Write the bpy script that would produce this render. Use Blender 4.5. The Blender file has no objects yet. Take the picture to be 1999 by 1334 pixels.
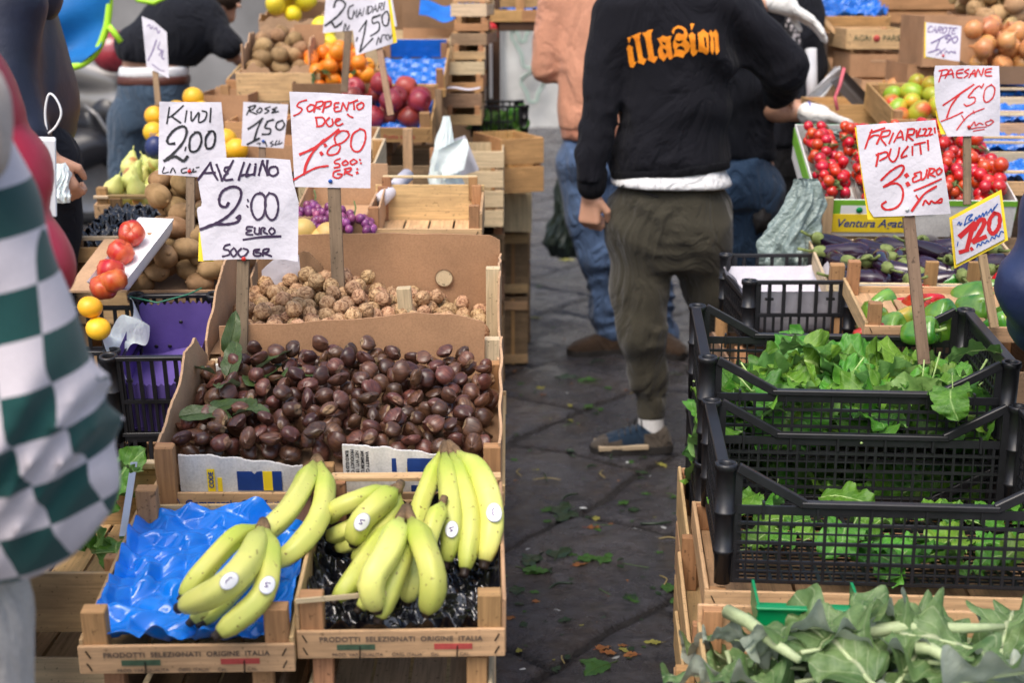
import bpy, bmesh, math, random
import numpy as np
from mathutils import Vector, Matrix, Euler
from mathutils.bvhtree import BVHTree
from mathutils.geometry import tessellate_polygon
random.seed(7); rng = np.random.default_rng(7)
PI = math.pi; R = math.radians
col = bpy.context.scene.collection
# ---------------------------------------------------------------- camera maths (photo pixels -> world)
FPX, CX, CY, EYE = 2778.0, 999.5, 667.0, 1.5
TH = math.atan((667 + 30) / FPX); CT, ST = math.cos(TH), math.sin(TH)
def W(px, py, D):
    xc = (px - CX) / FPX * D; yc = (CY - py) / FPX * D
    return Vector((xc, D * CT + yc * ST, EYE + yc * CT - D * ST))
def onY(px, py, Y):
    k = CT + (CY - py) / FPX * ST
    return W(px, py, Y / k)
def onZ(px, py, z):
    k = (CY - py) / FPX * CT - ST
    return W(px, py, (z - EYE) / k)
# ---------------------------------------------------------------- object helpers
def tag(o, label=None, cat=None, group=None, kind=None):
    if label: o['label'] = label
    if cat: o['category'] = cat
    if group: o['group'] = group
    if kind: o['kind'] = kind
    return o
def empty(name, label, cat, loc=(0, 0, 0), rot=(0, 0, 0), group=None):
    o = bpy.data.objects.new(name, None); col.objects.link(o)
    o.empty_display_size = .05
    o.location = loc; o.rotation_euler = rot
    return tag(o, label, cat, group)
KIDS = {}
def dup(o, parent=None, top=True):
    c = o.copy(); col.objects.link(c)
    c.parent = parent
    for ch in KIDS.get(o.name, []): 
        d = dup(ch, c, False); KIDS.setdefault(c.name, []).append(d)
    return c
def link(name, me, parent=None):
    o = bpy.data.objects.new(name, me); col.objects.link(o)
    if parent is not None:
        o.parent = parent; KIDS.setdefault(parent.name, []).append(o)
    return o
class MB:
    def __init__(s): s.v = []; s.f = []; s.uv = []; s.m = []; s.sm = []
    def add(s, vs, fs, uvs=None, m=0, smooth=False):
        b = len(s.v); s.v.extend([tuple(v) for v in vs])
        s.uv.extend(uvs if uvs is not None else [(0, 0)] * len(vs))
        for f in fs: s.f.append(tuple(b + i for i in f)); s.m.append(m); s.sm.append(smooth)
        return s
    def box(s, c, size, rot=None, m=0, bev=0.0, jit=0.0):
        """box centred at c; uv u runs along its longest side in metres (wood grain)"""
        sx, sy, sz = [a / 2 for a in size]
        ax = sorted(range(3), key=lambda i: -size[i])
        off = (random.uniform(0, 50), random.uniform(0, 50))
        Rm = rot if isinstance(rot, Matrix) else (Euler(rot).to_matrix() if rot is not None else Matrix.Identity(3))
        c = Vector(c); hs = (sx, sy, sz)
        b = min(bev, min(hs) * .6)
        faces = []
        for a in range(3):
            for sg in (-1, 1):
                u, w = [i for i in range(3) if i != a]
                if ax.index(u) > ax.index(w): u, w = w, u
                pts = []
                for (p, q) in ((-1, -1), (1, -1), (1, 1), (-1, 1)):
                    P = [0, 0, 0]; P[a] = sg * hs[a]; P[u] = p * (hs[u] - b); P[w] = q * (hs[w] - b)
                    pts.append(P)
                uv = [(P[u] + off[0] + (a * .13), P[w] + off[1] + a * .31 + sg * .2) for P in pts]
                nrm = (Vector(pts[1]) - Vector(pts[0])).cross(Vector(pts[2]) - Vector(pts[1]))
                idx = (0, 1, 2, 3) if nrm[a] * sg > 0 else (3, 2, 1, 0)
                if b == 0: s.add([Rm @ Vector(P) + c for P in pts], [idx], uv, m)
                else: faces.append((a, sg, pts, uv, idx))
        if b > 0:
            vs = []; uvs = []; fs = []; key = {}
            for (a, sg, pts, uv, idx) in faces:
                base = len(vs)
                for P, t in zip(pts, uv):
                    key[(a, sg, tuple(1 if P[i] > 0 else -1 for i in range(3)))] = len(vs)
                    vs.append(Rm @ Vector(P) + c); uvs.append(t)
                fs.append(tuple(base + i for i in idx))
            for a in range(3):      # edge bevel strips along axis a
                u, w = [i for i in range(3) if i != a]
                for su in (-1, 1):
                    for sw in (-1, 1):
                        def k(fa, fsg, sa):
                            t = [0, 0, 0]; t[a] = sa; t[u] = su; t[w] = sw
                            return key[(fa, fsg, tuple(t))]
                        q = [k(u, su, -1), k(u, su, 1), k(w, sw, 1), k(w, sw, -1)]
                        fs.append(tuple(q))
            for sa in (-1, 1):
                for su in (-1, 1):
                    for sw in (-1, 1):
                        t = (sa, su, sw)
                        fs.append((key[(0, sa, t)], key[(1, su, t)], key[(2, sw, t)]))
            s.add(vs, fs, uvs, m)
        return s
    def bar(s, a, b, w, h, m=0, up=(0, 0, 1), bev=0.0):
        a, b = Vector(a), Vector(b); d = b - a; L = d.length
        if L < 1e-6: return s
        x = d.normalized(); u = Vector(up)
        if abs(x.dot(u)) > .98: u = Vector((0, 1, 0))
        y = u.cross(x).normalized(); z = x.cross(y)
        M = Matrix((x, y, z)).transposed()
        return s.box((a + b) / 2, (L, w, h), M, m, bev)
    def tube(s, pts, rad, n=10, m=0, caps=True, smooth=True, sq=1.0, up=None):
        pts = [Vector(p) for p in pts]
        if not hasattr(rad, '__len__'): rad = [rad] * len(pts)
        t0 = (pts[1] - pts[0]).normalized()
        nr = Vector(up) if up is not None else (Vector((0, 0, 1)) if abs(t0.z) < .9 else Vector((1, 0, 0)))
        vs = []; uvs = []; fs = []; L = 0
        for i, p in enumerate(pts):
            t = (pts[min(i + 1, len(pts) - 1)] - pts[max(i - 1, 0)]).normalized()
            nr = (nr - t * nr.dot(t)).normalized(); bn = t.cross(nr)
            if i: L += (p - pts[i - 1]).length
            for k in range(n):
                a = 2 * PI * k / n
                vs.append(p + (nr * math.cos(a) + bn * math.sin(a) * sq) * rad[i]); uvs.append((L, k / n))
        for i in range(len(pts) - 1):
            for k in range(n):
                k2 = (k + 1) % n
                fs.append((i * n + k, i * n + k2, (i + 1) * n + k2, (i + 1) * n + k))
        if caps:
            fs.append(tuple(range(n - 1, -1, -1))); e = (len(pts) - 1) * n
            fs.append(tuple(e + k for k in range(n)))
        return s.add(vs, fs, uvs, m, smooth)
    def lathe(s, prof, n=20, M=None, m=0, smooth=True, warp=None):
        vs = []; uvs = []; fs = []
        M = M or Matrix.Identity(4)
        for i, (r, z) in enumerate(prof):
            for k in range(n):
                a = 2 * PI * k / n
                p = Vector((max(r, 1e-5) * math.cos(a), max(r, 1e-5) * math.sin(a), z))
                if warp: p = warp(p, a, i)
                vs.append(M @ p); uvs.append((k / n, i / (len(prof) - 1)))
        for i in range(len(prof) - 1):
            for k in range(n):
                k2 = (k + 1) % n
                fs.append((i * n + k, i * n + k2, (i + 1) * n + k2, (i + 1) * n + k))
        return s.add(vs, fs, uvs, m, smooth)
    def grid(s, fn, nu, nv, m=0, smooth=True, flip=False, mask=None):
        vs = []; uvs = []; fs = []
        for i in range(nu + 1):
            for j in range(nv + 1):
                vs.append(fn(i / nu, j / nv)); uvs.append((i / nu, j / nv))
        for i in range(nu):
            for j in range(nv):
                if mask and not mask((i + .5) / nu, (j + .5) / nv): continue
                a = i * (nv + 1) + j; q = (a, a + nv + 1, a + nv + 2, a + 1)
                fs.append(q[::-1] if flip else q)
        return s.add(vs, fs, uvs, m, smooth)
    def prism(s, poly, z0, z1, M=None, m=0, smooth=False):
        """extruded 2-D outline (xy) from z0 to z1"""
        M = M or Matrix.Identity(4); n = len(poly)
        vs = [M @ Vector((x, y, z0)) for x, y in poly] + [M @ Vector((x, y, z1)) for x, y in poly]
        uvs = [(x, y) for x, y in poly] * 2
        tris = tessellate_polygon([[Vector((x, y, 0)) for x, y in poly]])
        fs = [tuple(t) for t in tris] + [tuple(n + i for i in t[::-1]) for t in tris]
        for i in range(n):
            j = (i + 1) % n; fs.append((i, j, n + j, n + i))
        return s.add(vs, fs, uvs, m, smooth)
    def mesh(s, name, mats):
        me = bpy.data.meshes.new(name); me.from_pydata(s.v, [], s.f)
        for mm in (mats if isinstance(mats, (list, tuple)) else [mats]): me.materials.append(mm)
        uvl = me.uv_layers.new(name='UVMap')
        li = np.empty(len(me.loops), dtype=np.int32); me.loops.foreach_get('vertex_index', li)
        uvl.data.foreach_set('uv', np.array(s.uv, dtype=np.float32)[li].ravel())
        me.polygons.foreach_set('material_index', np.array(s.m, dtype=np.int32))
        me.polygons.foreach_set('use_smooth', np.array(s.sm, dtype=bool))
        me.update(); return me
    def build(s, name, mats, parent=None, fix=False):
        me = s.mesh(name, mats)
        if fix:
            bm = bmesh.new(); bm.from_mesh(me); bmesh.ops.remove_doubles(bm, verts=bm.verts, dist=1e-6)
            bmesh.ops.recalc_face_normals(bm, faces=bm.faces); bm.to_mesh(me); bm.free()
        return link(name, me, parent)
def npmesh(name, V, Q, mats, smooth=True):
    me = bpy.data.meshes.new(name)
    me.from_pydata(V.tolist(), [], Q.tolist())
    for mm in (mats if isinstance(mats, (list, tuple)) else [mats]): me.materials.append(mm)
    me.polygons.foreach_set('use_smooth', np.full(len(Q), smooth)); me.update(); return me
def spline(pts, n=8):
    """Catmull-Rom through points (tuples of any length)"""
    P = [np.array(p, float) for p in pts]
    if len(P) < 3: 
        return [tuple(P[0] + (P[1] - P[0]) * t / n) for t in range(n + 1)]
    P = [2 * P[0] - P[1]] + P + [2 * P[-1] - P[-2]]; out = []
    for i in range(1, len(P) - 2):
        for k in range(n):
            t = k / n
            out.append(tuple(.5 * ((2 * P[i]) + (-P[i-1] + P[i+1]) * t + (2*P[i-1] - 5*P[i] + 4*P[i+1] - P[i+2]) * t*t + (-P[i-1] + 3*P[i] - 3*P[i+1] + P[i+2]) * t**3)))
    out.append(tuple(P[-2])); return out
# ---------------------------------------------------------------- materials
def new_mat(name):
    m = bpy.data.materials.new(name); m.use_nodes = True
    nt = m.node_tree; b = nt.nodes['Principled BSDF']; return m, nt, b
def N(nt, t, **kw):
    n = nt.nodes.new(t)
    for k, v in kw.items():
        if k in n.inputs: n.inputs[k].default_value = v
        else: setattr(n, k, v)
    return n
def noise_n(nt, vec, scale, detail=4, rough=.6, dist=0.0):
    n = N(nt, 'ShaderNodeTexNoise', Scale=scale, Detail=detail, Roughness=rough, Distortion=dist)
    if vec is not None: nt.links.new(vec, n.inputs['Vector'])
    return n
def ramp(nt, fac, stops):
    r = nt.nodes.new('ShaderNodeValToRGB'); e = r.color_ramp.elements
    while len(e) > 1: e.remove(e[-1])
    e[0].position, e[0].color = stops[0][0], (*stops[0][1], 1) if len(stops[0][1]) == 3 else stops[0][1]
    for p, c in stops[1:]:
        x = e.new(p); x.color = (*c, 1)
    nt.links.new(fac, r.inputs['Fac']); return r
def mixc(nt, fac, a, b, mode='MIX'):
    m = nt.nodes.new('ShaderNodeMix'); m.data_type = 'RGBA'; m.blend_type = mode
    for sock, v in ((0, fac), (6, a), (7, b)):
        if hasattr(v, 'is_output'): nt.links.new(v, m.inputs[sock])
        else: m.inputs[sock].default_value = v if sock == 0 else ((*v, 1) if len(v) == 3 else v)
    return m.outputs[2]
def bump(nt, b, h, strength=.3, dist=.002, chain=None):
    n = N(nt, 'ShaderNodeBump', Strength=strength, Distance=dist)
    nt.links.new(h, n.inputs['Height'])
    if chain is not None: nt.links.new(chain, n.inputs['Normal'])
    nt.links.new(n.outputs[0], b.inputs['Normal']); return n.outputs[0]
def gray(v): return (v, v, v)
def rnd_hsv(nt, colr, dh=.02, dv=.25, ds=.1):
    oi = nt.nodes.new('ShaderNodeObjectInfo'); h = nt.nodes.new('ShaderNodeHueSaturation')
    def mr(lo, hi, src):
        m = N(nt, 'ShaderNodeMapRange'); m.inputs['To Min'].default_value = lo; m.inputs['To Max'].default_value = hi
        nt.links.new(src, m.inputs['Value']); return m.outputs[0]
    wn = nt.nodes.new('ShaderNodeTexWhiteNoise'); wn.noise_dimensions = '1D'; nt.links.new(oi.outputs['Random'], wn.inputs['W'])
    nt.links.new(mr(.5 - dh, .5 + dh, oi.outputs['Random']), h.inputs['Hue'])
    nt.links.new(mr(1 - dv, 1 + dv, wn.outputs['Value']), h.inputs['Value'])
    nt.links.new(colr, h.inputs['Color']); return h.outputs[0]
def wood(name, c, dark=None, stain=.5, rough=.75):
    m, nt, b = new_mat(name); dark = dark or tuple(x * .55 for x in c)
    tc = nt.nodes.new('ShaderNodeTexCoord'); mp = N(nt, 'ShaderNodeMapping'); mp.inputs['Scale'].default_value = (4, 90, 1)
    nt.links.new(tc.outputs['UV'], mp.inputs['Vector'])
    g = noise_n(nt, mp.outputs[0], 1.6, 5, .62, .6)
    mp2 = N(nt, 'ShaderNodeMapping'); mp2.inputs['Scale'].default_value = (5, 14, 1); nt.links.new(tc.outputs['UV'], mp2.inputs['Vector'])
    st = noise_n(nt, mp2.outputs[0], 2.0, 5, .6, .3)
    r1 = ramp(nt, g.outputs['Fac'], [(.3, tuple(x * .68 for x in c)), (.5, c), (.72, tuple(min(1, x * 1.22) for x in c))])
    r2 = ramp(nt, st.outputs['Fac'], [(.36, gray(0.9)), (.52, gray(.25)), (.62, gray(0))])
    mm = N(nt, 'ShaderNodeMath', operation='MULTIPLY'); nt.links.new(r2.outputs[0], mm.inputs[0]); mm.inputs[1].default_value = stain
    cc = mixc(nt, mm.outputs[0], r1.outputs[0], dark)
    sp = noise_n(nt, tc.outputs['Object'], 120, 2, .5)      # small dirt specks
    r3 = ramp(nt, sp.outputs['Fac'], [(.27, gray(.45)), (.36, gray(1))])
    cc = mixc(nt, 1.0, cc, r3.outputs[0], 'MULTIPLY')
    nt.links.new(rnd_hsv(nt, cc, .012, .14), b.inputs['Base Color']); b.inputs['Roughness'].default_value = rough
    b.inputs['Specular IOR Level'].default_value = .25
    bump(nt, b, g.outputs['Fac'], .45, .0012); return m
def cardboard(name, c, corr=True):
    m, nt, b = new_mat(name); tc = nt.nodes.new('ShaderNodeTexCoord')
    a = noise_n(nt, tc.outputs['Object'], 7, 6, .6); f = noise_n(nt, tc.outputs['Object'], 260, 3, .6)
    r1 = ramp(nt, a.outputs['Fac'], [(.3, tuple(x * .78 for x in c)), (.55, c), (.75, tuple(x * 1.12 for x in c))])
    r2 = ramp(nt, f.outputs['Fac'], [(.3, gray(.82)), (.6, gray(1.0))])
    cc = mixc(nt, 1.0, r1.outputs[0], r2.outputs[0], 'MULTIPLY')
    nt.links.new(cc, b.inputs['Base Color']); b.inputs['Roughness'].default_value = .85; b.inputs['Specular IOR Level'].default_value = .2
    w = N(nt, 'ShaderNodeTexWave', Scale=42.0, Distortion=1.2); w.bands_direction = 'X'; w.inputs['Detail'].default_value = 1
    nt.links.new(tc.outputs['Object'], w.inputs['Vector'])
    n1 = bump(nt, b, w.outputs['Fac'], .12 if corr else .02, .0008)
    bump(nt, b, a.outputs['Fac'], .5, .006, n1); return m
def plain(name, c, rough=.5, spec=.5, nscale=0, nvar=.2, bscale=0, bstr=.2, bdist=.001, rnd=None, metal=0, coat=0, sss=0, trans=0, sheen=0):
    m, nt, b = new_mat(name); tc = nt.nodes.new('ShaderNodeTexCoord')
    src = None
    if nscale:
        n = noise_n(nt, tc.outputs['Object'], nscale, 4, .6)
        r_ = ramp(nt, n.outputs['Fac'], [(.3, tuple(x * (1 - nvar) for x in c)), (.7, tuple(min(1, x * (1 + nvar)) for x in c))]); src = r_.outputs[0]
    if rnd:
        if src is None:
            rgb = nt.nodes.new('ShaderNodeRGB'); rgb.outputs[0].default_value = (*c, 1); src = rgb.outputs[0]
        src = rnd_hsv(nt, src, rnd[0], rnd[1])
    if src is not None: nt.links.new(src, b.inputs['Base Color'])
    else: b.inputs['Base Color'].default_value = (*c, 1)
    b.inputs['Roughness'].default_value = rough; b.inputs['Specular IOR Level'].default_value = spec
    b.inputs['Metallic'].default_value = metal; b.inputs['Coat Weight'].default_value = coat; b.inputs['Coat Roughness'].default_value = .1
    if sheen: b.inputs['Sheen Weight'].default_value = sheen
    if sss: b.inputs['Subsurface Weight'].default_value = sss; b.inputs['Subsurface Radius'].default_value = (.01, .006, .003)
    if trans: b.inputs['Transmission Weight'].default_value = trans
    if bscale:
        n2 = noise_n(nt, tc.outputs['Object'], bscale, 4, .6); bump(nt, b, n2.outputs['Fac'], bstr, bdist)
    return m
def fabric(name, c, rough=.9, weave=900, fold=6, foldd=.006, var=.18, sheen=.15):
    m, nt, b = new_mat(name); tc = nt.nodes.new('ShaderNodeTexCoord')
    a = noise_n(nt, tc.outputs['Object'], 3.5, 5, .6); w = noise_n(nt, tc.outputs['Object'], weave * .25, 2, .6)
    r_ = ramp(nt, a.outputs['Fac'], [(.3, tuple(x * (1 - var) for x in c)), (.7, tuple(min(1, x * (1 + var)) for x in c))])
    r2 = ramp(nt, w.outputs['Fac'], [(.35, gray(.8)), (.65, gray(1.0))])
    nt.links.new(mixc(nt, 1, r_.outputs[0], r2.outputs[0], 'MULTIPLY'), b.inputs['Base Color'])
    b.inputs['Roughness'].default_value = rough; b.inputs['Sheen Weight'].default_value = sheen; b.inputs['Specular IOR Level'].default_value = .15
    mp = N(nt, 'ShaderNodeMapping'); mp.inputs['Scale'].default_value = (1, 1, .55); mp.inputs['Rotation'].default_value = (.3, .5, 0); nt.links.new(tc.outputs['Object'], mp.inputs['Vector'])
    f = noise_n(nt, mp.outputs[0], fold, 4, .5, 1.6)
    fr = ramp(nt, f.outputs['Fac'], [(.3, gray(0)), (.48, gray(.8)), (.53, gray(.8)), (.7, gray(.1))])
    n1 = bump(nt, b, fr.outputs[0], .55, foldd * 4); bump(nt, b, w.outputs['Fac'], .25, .0008, n1); return m
M = {}
M['wood'] = wood('pale_crate_wood', (.58, .375, .195), stain=.55)
M['wood2'] = wood('golden_crate_wood', (.5, .285, .12), stain=.5)
M['woodd'] = wood('weathered_wood', (.3, .195, .115), stain=.7)
M['woodp'] = wood('bleached_wood', (.62, .48, .3), stain=.3)
M['post'] = wood('reddish_post_wood', (.4, .215, .1), stain=.4)
M['stick'] = wood('stick_wood', (.21, .145, .095), stain=.7)
M['stickl'] = wood('light_stick_wood', (.38, .25, .15), stain=.5)
M['card'] = cardboard('brown_cardboard', (.44, .25, .135))
M['cardl'] = cardboard('light_cardboard', (.52, .33, .195))
M['cardd'] = cardboard('dark_cardboard', (.25, .15, .085))
M['cardw'] = cardboard('white_cardboard', (.68, .66, .62))
M['black'] = plain('black_plastic', (.012, .012, .014), .38, .5, 30, .3, 500, .15, .0004)
M['blacks'] = plain('black_steel', (.02, .02, .022), .45, .5)
M['white'] = plain('white_paper', (.56, .54, .585), .75, .3, 8, .06, 14, .7, .01)
M['yellow'] = plain('yellow_card', (.85, .62, .03), .6, .3, 20, .08)
M['foam'] = plain('white_foam', (.8, .8, .8), .5, .4)
M['skin'] = plain('skin', (.52, .28, .18), .5, .4, 14, .12, 160, .15, .0006, sss=.08)
M['glove'] = fabric('white_glove', (.85, .84, .8), .9)
M['ink'] = plain('dark_violet_ink', (.035, .018, .05), .5, .3)
M['inkb'] = plain('black_ink', (.012, .012, .016), .5, .3)
M['inkr'] = plain('red_ink', (.5, .018, .02), .5, .3)
M['inkbl'] = plain('blue_ink', (.02, .09, .35), .5, .3)
M['inkv'] = plain('violet_ink', (.12, .07, .22), .5, .3)
M['blue'] = plain('blue_film', (.008, .13, .5), .38, .5, 14, .25, 45, .3, .002, coat=.4)
M['bluel'] = plain('bright_blue_film', (.006, .2, .75), .2, .5, 9, .2, 60, .3, .002, coat=.4)
M['filmk'] = plain('black_film', (.006, .006, .009), .14, .6, 0, 0, 60, .5, .003, coat=.5)
M['purple'] = plain('purple_paper', (.12, .08, .3), .75, .3, 12, .15, 14, .4, .004)
M['bag'] = plain('white_bag', (.78, .86, .84), .4, .4, 6, .05, 20, .6, .012, sss=.1)
M['bagg'] = plain('grey_green_bag', (.22, .28, .26), .3, .5, 6, .15, 26, .9, .02)
M['bagt'] = plain('dark_green_bag', (.035, .05, .036), .35, .5, 8, .2, 14, .6, .01)
M['pin'] = plain('push_pin', (.01, .09, .4), .3, .5)
M['pinr'] = plain('red_pin', (.6, .03, .02), .3, .5)
M['pinw'] = plain('white_pin', (.8, .8, .8), .3, .5)
M['steel'] = plain('steel', (.5, .5, .5), .3, .5, metal=1)
M['staple'] = plain('staple_wire', (.03, .025, .02), .5, .5, metal=.6)
# ---------------------------------------------------------------- writing
GL = {  # single-stroke letters; y runs down, '~' = smooth stroke
 'A': "0,1 .45,0 1,1|.15,.66 .85,.6", 'B': "0,0 .02,1|~0,.02 .8,.1 .75,.42 .05,.48 .95,.6 .85,.95 .02,1",
 'C': "~.95,.15 .5,0 .05,.4 .2,.95 1,.9", 'D': "0,0 .05,1|~0,.02 .9,.2 .95,.7 .05,1", 'E': "~.9,.02 .1,.1 .05,.4 .55,.45|~.5,.46 0,.6 .1,1 .95,.9",
 'F': "~.1,1 .2,.5 .3,.05|.1,.1 1,0|.15,.5 .8,.42", 'G': "~.9,.1 .3,.05 .02,.55 .4,1 .9,.8|.55,.6 .95,.6 .9,1.05", 'I': ".5,0 .5,1", 'K': ".1,0 .05,1|.9,0 .1,.55 .95,1",
 'L': ".1,0 0,1 .95,.9", 'M': "0,1 .15,0 .5,.7 .85,0 1,1", 'N': "0,1 .1,0 .9,1 1,0", 'O': "~.5,0 .05,.3 .1,.85 .55,1 .95,.6 .85,.12 .45,.02", 'P': ".1,0 0,1|~.05,.05 .9,.08 .85,.5 .08,.6",
 'R': ".1,0 0,1|~.05,.05 .9,.1 .75,.45 .1,.5|.3,.5 1,1", 'S': "~.95,.05 .3,.02 .1,.3 .8,.6 .7,.95 0,1", 'T': "0,.05 1,0|.5,.02 .5,1", 'U': "~0,0 .05,.8 .5,1 .9,.75 1,0", 'V': "0,0 .4,1 1,0", 'W': "0,0 .2,1 .5,.3 .75,1 1,0",
 'Z': "0,.05 .95,0 .05,.95 1,.95", 'r': "~.1,1 .2,.3 .9,.2", 'n': "~0,1 .1,.2 .3,.9 .6,.2 1,1", 'o': "~.5,.3 .1,.6 .5,1 .9,.65 .5,.3", 'u': "~0,.2 .1,.95 .6,.9 .8,.2 1,1", 'i': ".5,.3 .45,1", 'l': "~.3,0 .2,.9 .8,1",
 '0': "~.55,0 .1,.25 .05,.8 .45,1 .9,.7 .95,.2 .5,.02", '1': "~0,.45 .55,0 .45,1", '2': "~.1,.25 .3,0 .8,.08 .75,.5 .1,1|~.1,1 .5,.85 1,.95", '3': "~.05,.15 .55,0 .8,.2 .35,.45 .9,.6 .8,.95 .05,.95",
 '5': "~.15,.1 .1,.5 .6,.4 .95,.7 .6,1 0,.95|.15,.1 .95,0", '8': "~.6,.45 .15,.25 .5,0 .9,.2 .3,.65 .3,1 .8,.9 .75,.6 .3,.3", ':': ".5,.2 .52,.3|.5,.7 .52,.8", '/': "1,0 0,1", '`': ".1,0 .9,.8", '-': "0,.5 1,.45", '.': ".4,.95 .5,1", '½': "~0,.2 .2,0 .15,.45|1,0 .1,1|~.6,.65 .9,.6 .55,1 1,1"}
def glyphs(text, x0, y0, x1, y1, sl=0.0, rise=0.0):
    """pixel strokes for text filling the box; rise = y change across"""
    n = len(text); wv = [.45 if c in ":I1`.i" else (.5 if c == ' ' else 1) for c in text]; tot = sum(wv); out = []; x = x0
    for c, wd in zip(text, wv):
        w = (x1 - x0) * wd / tot
        for st in (GL.get(c) or '').split('|'):
            if not st: continue
            sm = st[0] == '~'; P = [tuple(map(float, q.split(','))) for q in st.strip('~').split()]
            if sm: P = spline(P, 5)
            out.append([(x + (.1 + px * .78) * w + sl * (.5 - py) * (y1 - y0), y0 + py * (y1 - y0) + rise * ((x + px * w - x0) / max(1, x1 - x0))) for px, py in P])
        x += w
    return out
def ribbon(mb, pts, w, f, lift, m=0):
    """flat ink stroke: pts in px, w px, f(px,py,lift)->world"""
    P = [np.array(p[:2], float) for p in pts]
    if len(P) < 2: return
    L = []; Rr = []
    for i, p in enumerate(P):
        t = P[min(i + 1, len(P) - 1)] - P[max(i - 1, 0)]; ln = np.hypot(*t) or 1
        nrm = np.array((-t[1], t[0])) / ln; ww = w * (.5 + .08 * math.sin(i * 1.3 + p[0]))
        e = t / ln * (w * .3 if i == len(P) - 1 else (-w * .3 if i == 0 else 0))
        L.append(p + nrm * ww + e); Rr.append(p - nrm * ww + e)
    vs = [f(q[0], q[1], lift) for q in L] + [f(q[0], q[1], lift) for q in Rr]; n = len(P)
    mb.add(vs, [(i, i + 1, n + i + 1, n + i) for i in range(n - 1)], None, m)
def text_mesh(name, txt, size, mat, parent, Mx, font_w=1.0, align='CENTER', shear=0.0, bold=0.0, space=1.0):
    cu = bpy.data.curves.new(name, 'FONT'); cu.body = txt; cu.size = size; cu.align_x = align; cu.align_y = 'CENTER'
    cu.shear = shear; cu.offset = bold; cu.extrude = .0002; cu.resolution_u = 3; cu.space_character = space
    tmp = bpy.data.objects.new('t', cu); col.objects.link(tmp)
    dg = bpy.context.evaluated_depsgraph_get(); dg.update()
    me = bpy.data.meshes.new_from_object(tmp.evaluated_get(dg)); bpy.data.objects.remove(tmp)
    me.transform(Mx @ Matrix.Diagonal((font_w, 1, 1, 1))); me.materials.clear(); me.materials.append(mat)
    return link(name, me, parent)
# ---------------------------------------------------------------- signed-distance bodies
class SDF:
    def __init__(s): s.p = []; s.cuts = []; s.sub = []
    def cone(s, a, b, ra, rb, k=.03, sq=None): s.p.append(('c', np.array(a, float), np.array(b, float), ra, rb, k, sq)); return s
    def ball(s, c, r, k=.03): s.p.append(('e', np.array(c, float), np.array(r if hasattr(r, '__len__') else (r, r, r), float), k)); return s
    def col(s, secs, k=.03): s.p.append(('t', sorted(secs, key=lambda q: q[0]), k)); return s   # (z, cx, cy, rx, ry)
    def chain(s, pts, k=.03):
        for (a, ra), (b, rb) in zip(pts[:-1], pts[1:]): s.cone(a, b, ra, rb, k)
        return s
    def cut(s, p, n): s.cuts.append((np.array(p, float), np.array(n, float) / np.linalg.norm(n))); return s
    def ev(s, X, Y, Z):
        f = None
        for q in s.p:
            if q[0] == 'c':
                _, a, b, ra, rb, k, sq = q; d = b - a; L2 = d @ d + 1e-12
                px, py, pz = X - a[0], Y - a[1], Z - a[2]
                t = np.clip((px * d[0] + py * d[1] + pz * d[2]) / L2, 0, 1)
                g = np.sqrt((px - t * d[0])**2 + ((py - t * d[1]) * (sq or 1))**2 + (pz - t * d[2])**2) - (ra + (rb - ra) * t)
            elif q[0] == 'e':
                _, c, r, k = q
                u, v, w = (X - c[0]) / r[0], (Y - c[1]) / r[1], (Z - c[2]) / r[2]
                g = (np.sqrt(u*u + v*v + w*w) - 1) * min(r)
            else:
                _, sec, k = q; A = np.array(sec)
                cx, cy, rx, ry = [np.interp(Z, A[:, 0], A[:, i]) for i in (1, 2, 3, 4)]
                u, v = np.abs((X - cx) / rx), np.abs((Y - cy) / ry)
                g = ((u**2.4 + v**2.4)**(1 / 2.4) - 1) * np.minimum(rx, ry)
                g = np.maximum(g, np.maximum(A[0, 0] - Z, Z - A[-1, 0]))
            if f is None: f = g
            else:
                h = np.clip(.5 + .5 * (f - g) / k, 0, 1); f = f * (1 - h) + g * h - k * h * (1 - h)
        return f
    def mesh(s, name, mat, h=.01, folds=None, smooth=1):
        lo = np.full(3, 1e9); hi = -lo
        for q in s.p:
            if q[0] == 'c':
                for c, r in ((q[1], q[3]), (q[2], q[4])): lo = np.minimum(lo, c - r); hi = np.maximum(hi, c + r)
            elif q[0] == 'e': lo = np.minimum(lo, q[1] - q[2]); hi = np.maximum(hi, q[1] + q[2])
            else:
                for z, cx, cy, rx, ry in q[1]: lo = np.minimum(lo, (cx - rx, cy - ry, z)); hi = np.maximum(hi, (cx + rx, cy + ry, z))
        lo -= .04; hi += .04
        n = [int((hi[i] - lo[i]) / h) + 2 for i in range(3)]
        ax = [lo[i] + h * np.arange(n[i]) for i in range(3)]
        X, Y, Z = np.meshgrid(*ax, indexing='ij'); f = s.ev(X, Y, Z)
        if folds: f = f + folds(X, Y, Z)
        for p, nn in s.cuts: f = np.maximum(f, (X - p[0]) * nn[0] + (Y - p[1]) * nn[1] + (Z - p[2]) * nn[2])
        V, Q = nets(f, lo, h)
        for _ in range(smooth):
            acc = np.zeros_like(V); cnt = np.zeros(len(V))
            for i in range(4):
                a, b = Q[:, i], Q[:, (i + 1) % 4]
                np.add.at(acc, a, V[b]); np.add.at(acc, b, V[a]); np.add.at(cnt, a, 1); np.add.at(cnt, b, 1)
            V = V * .5 + acc / np.maximum(cnt, 1)[:, None] * .5
        return npmesh(name, V, Q, mat)
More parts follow.
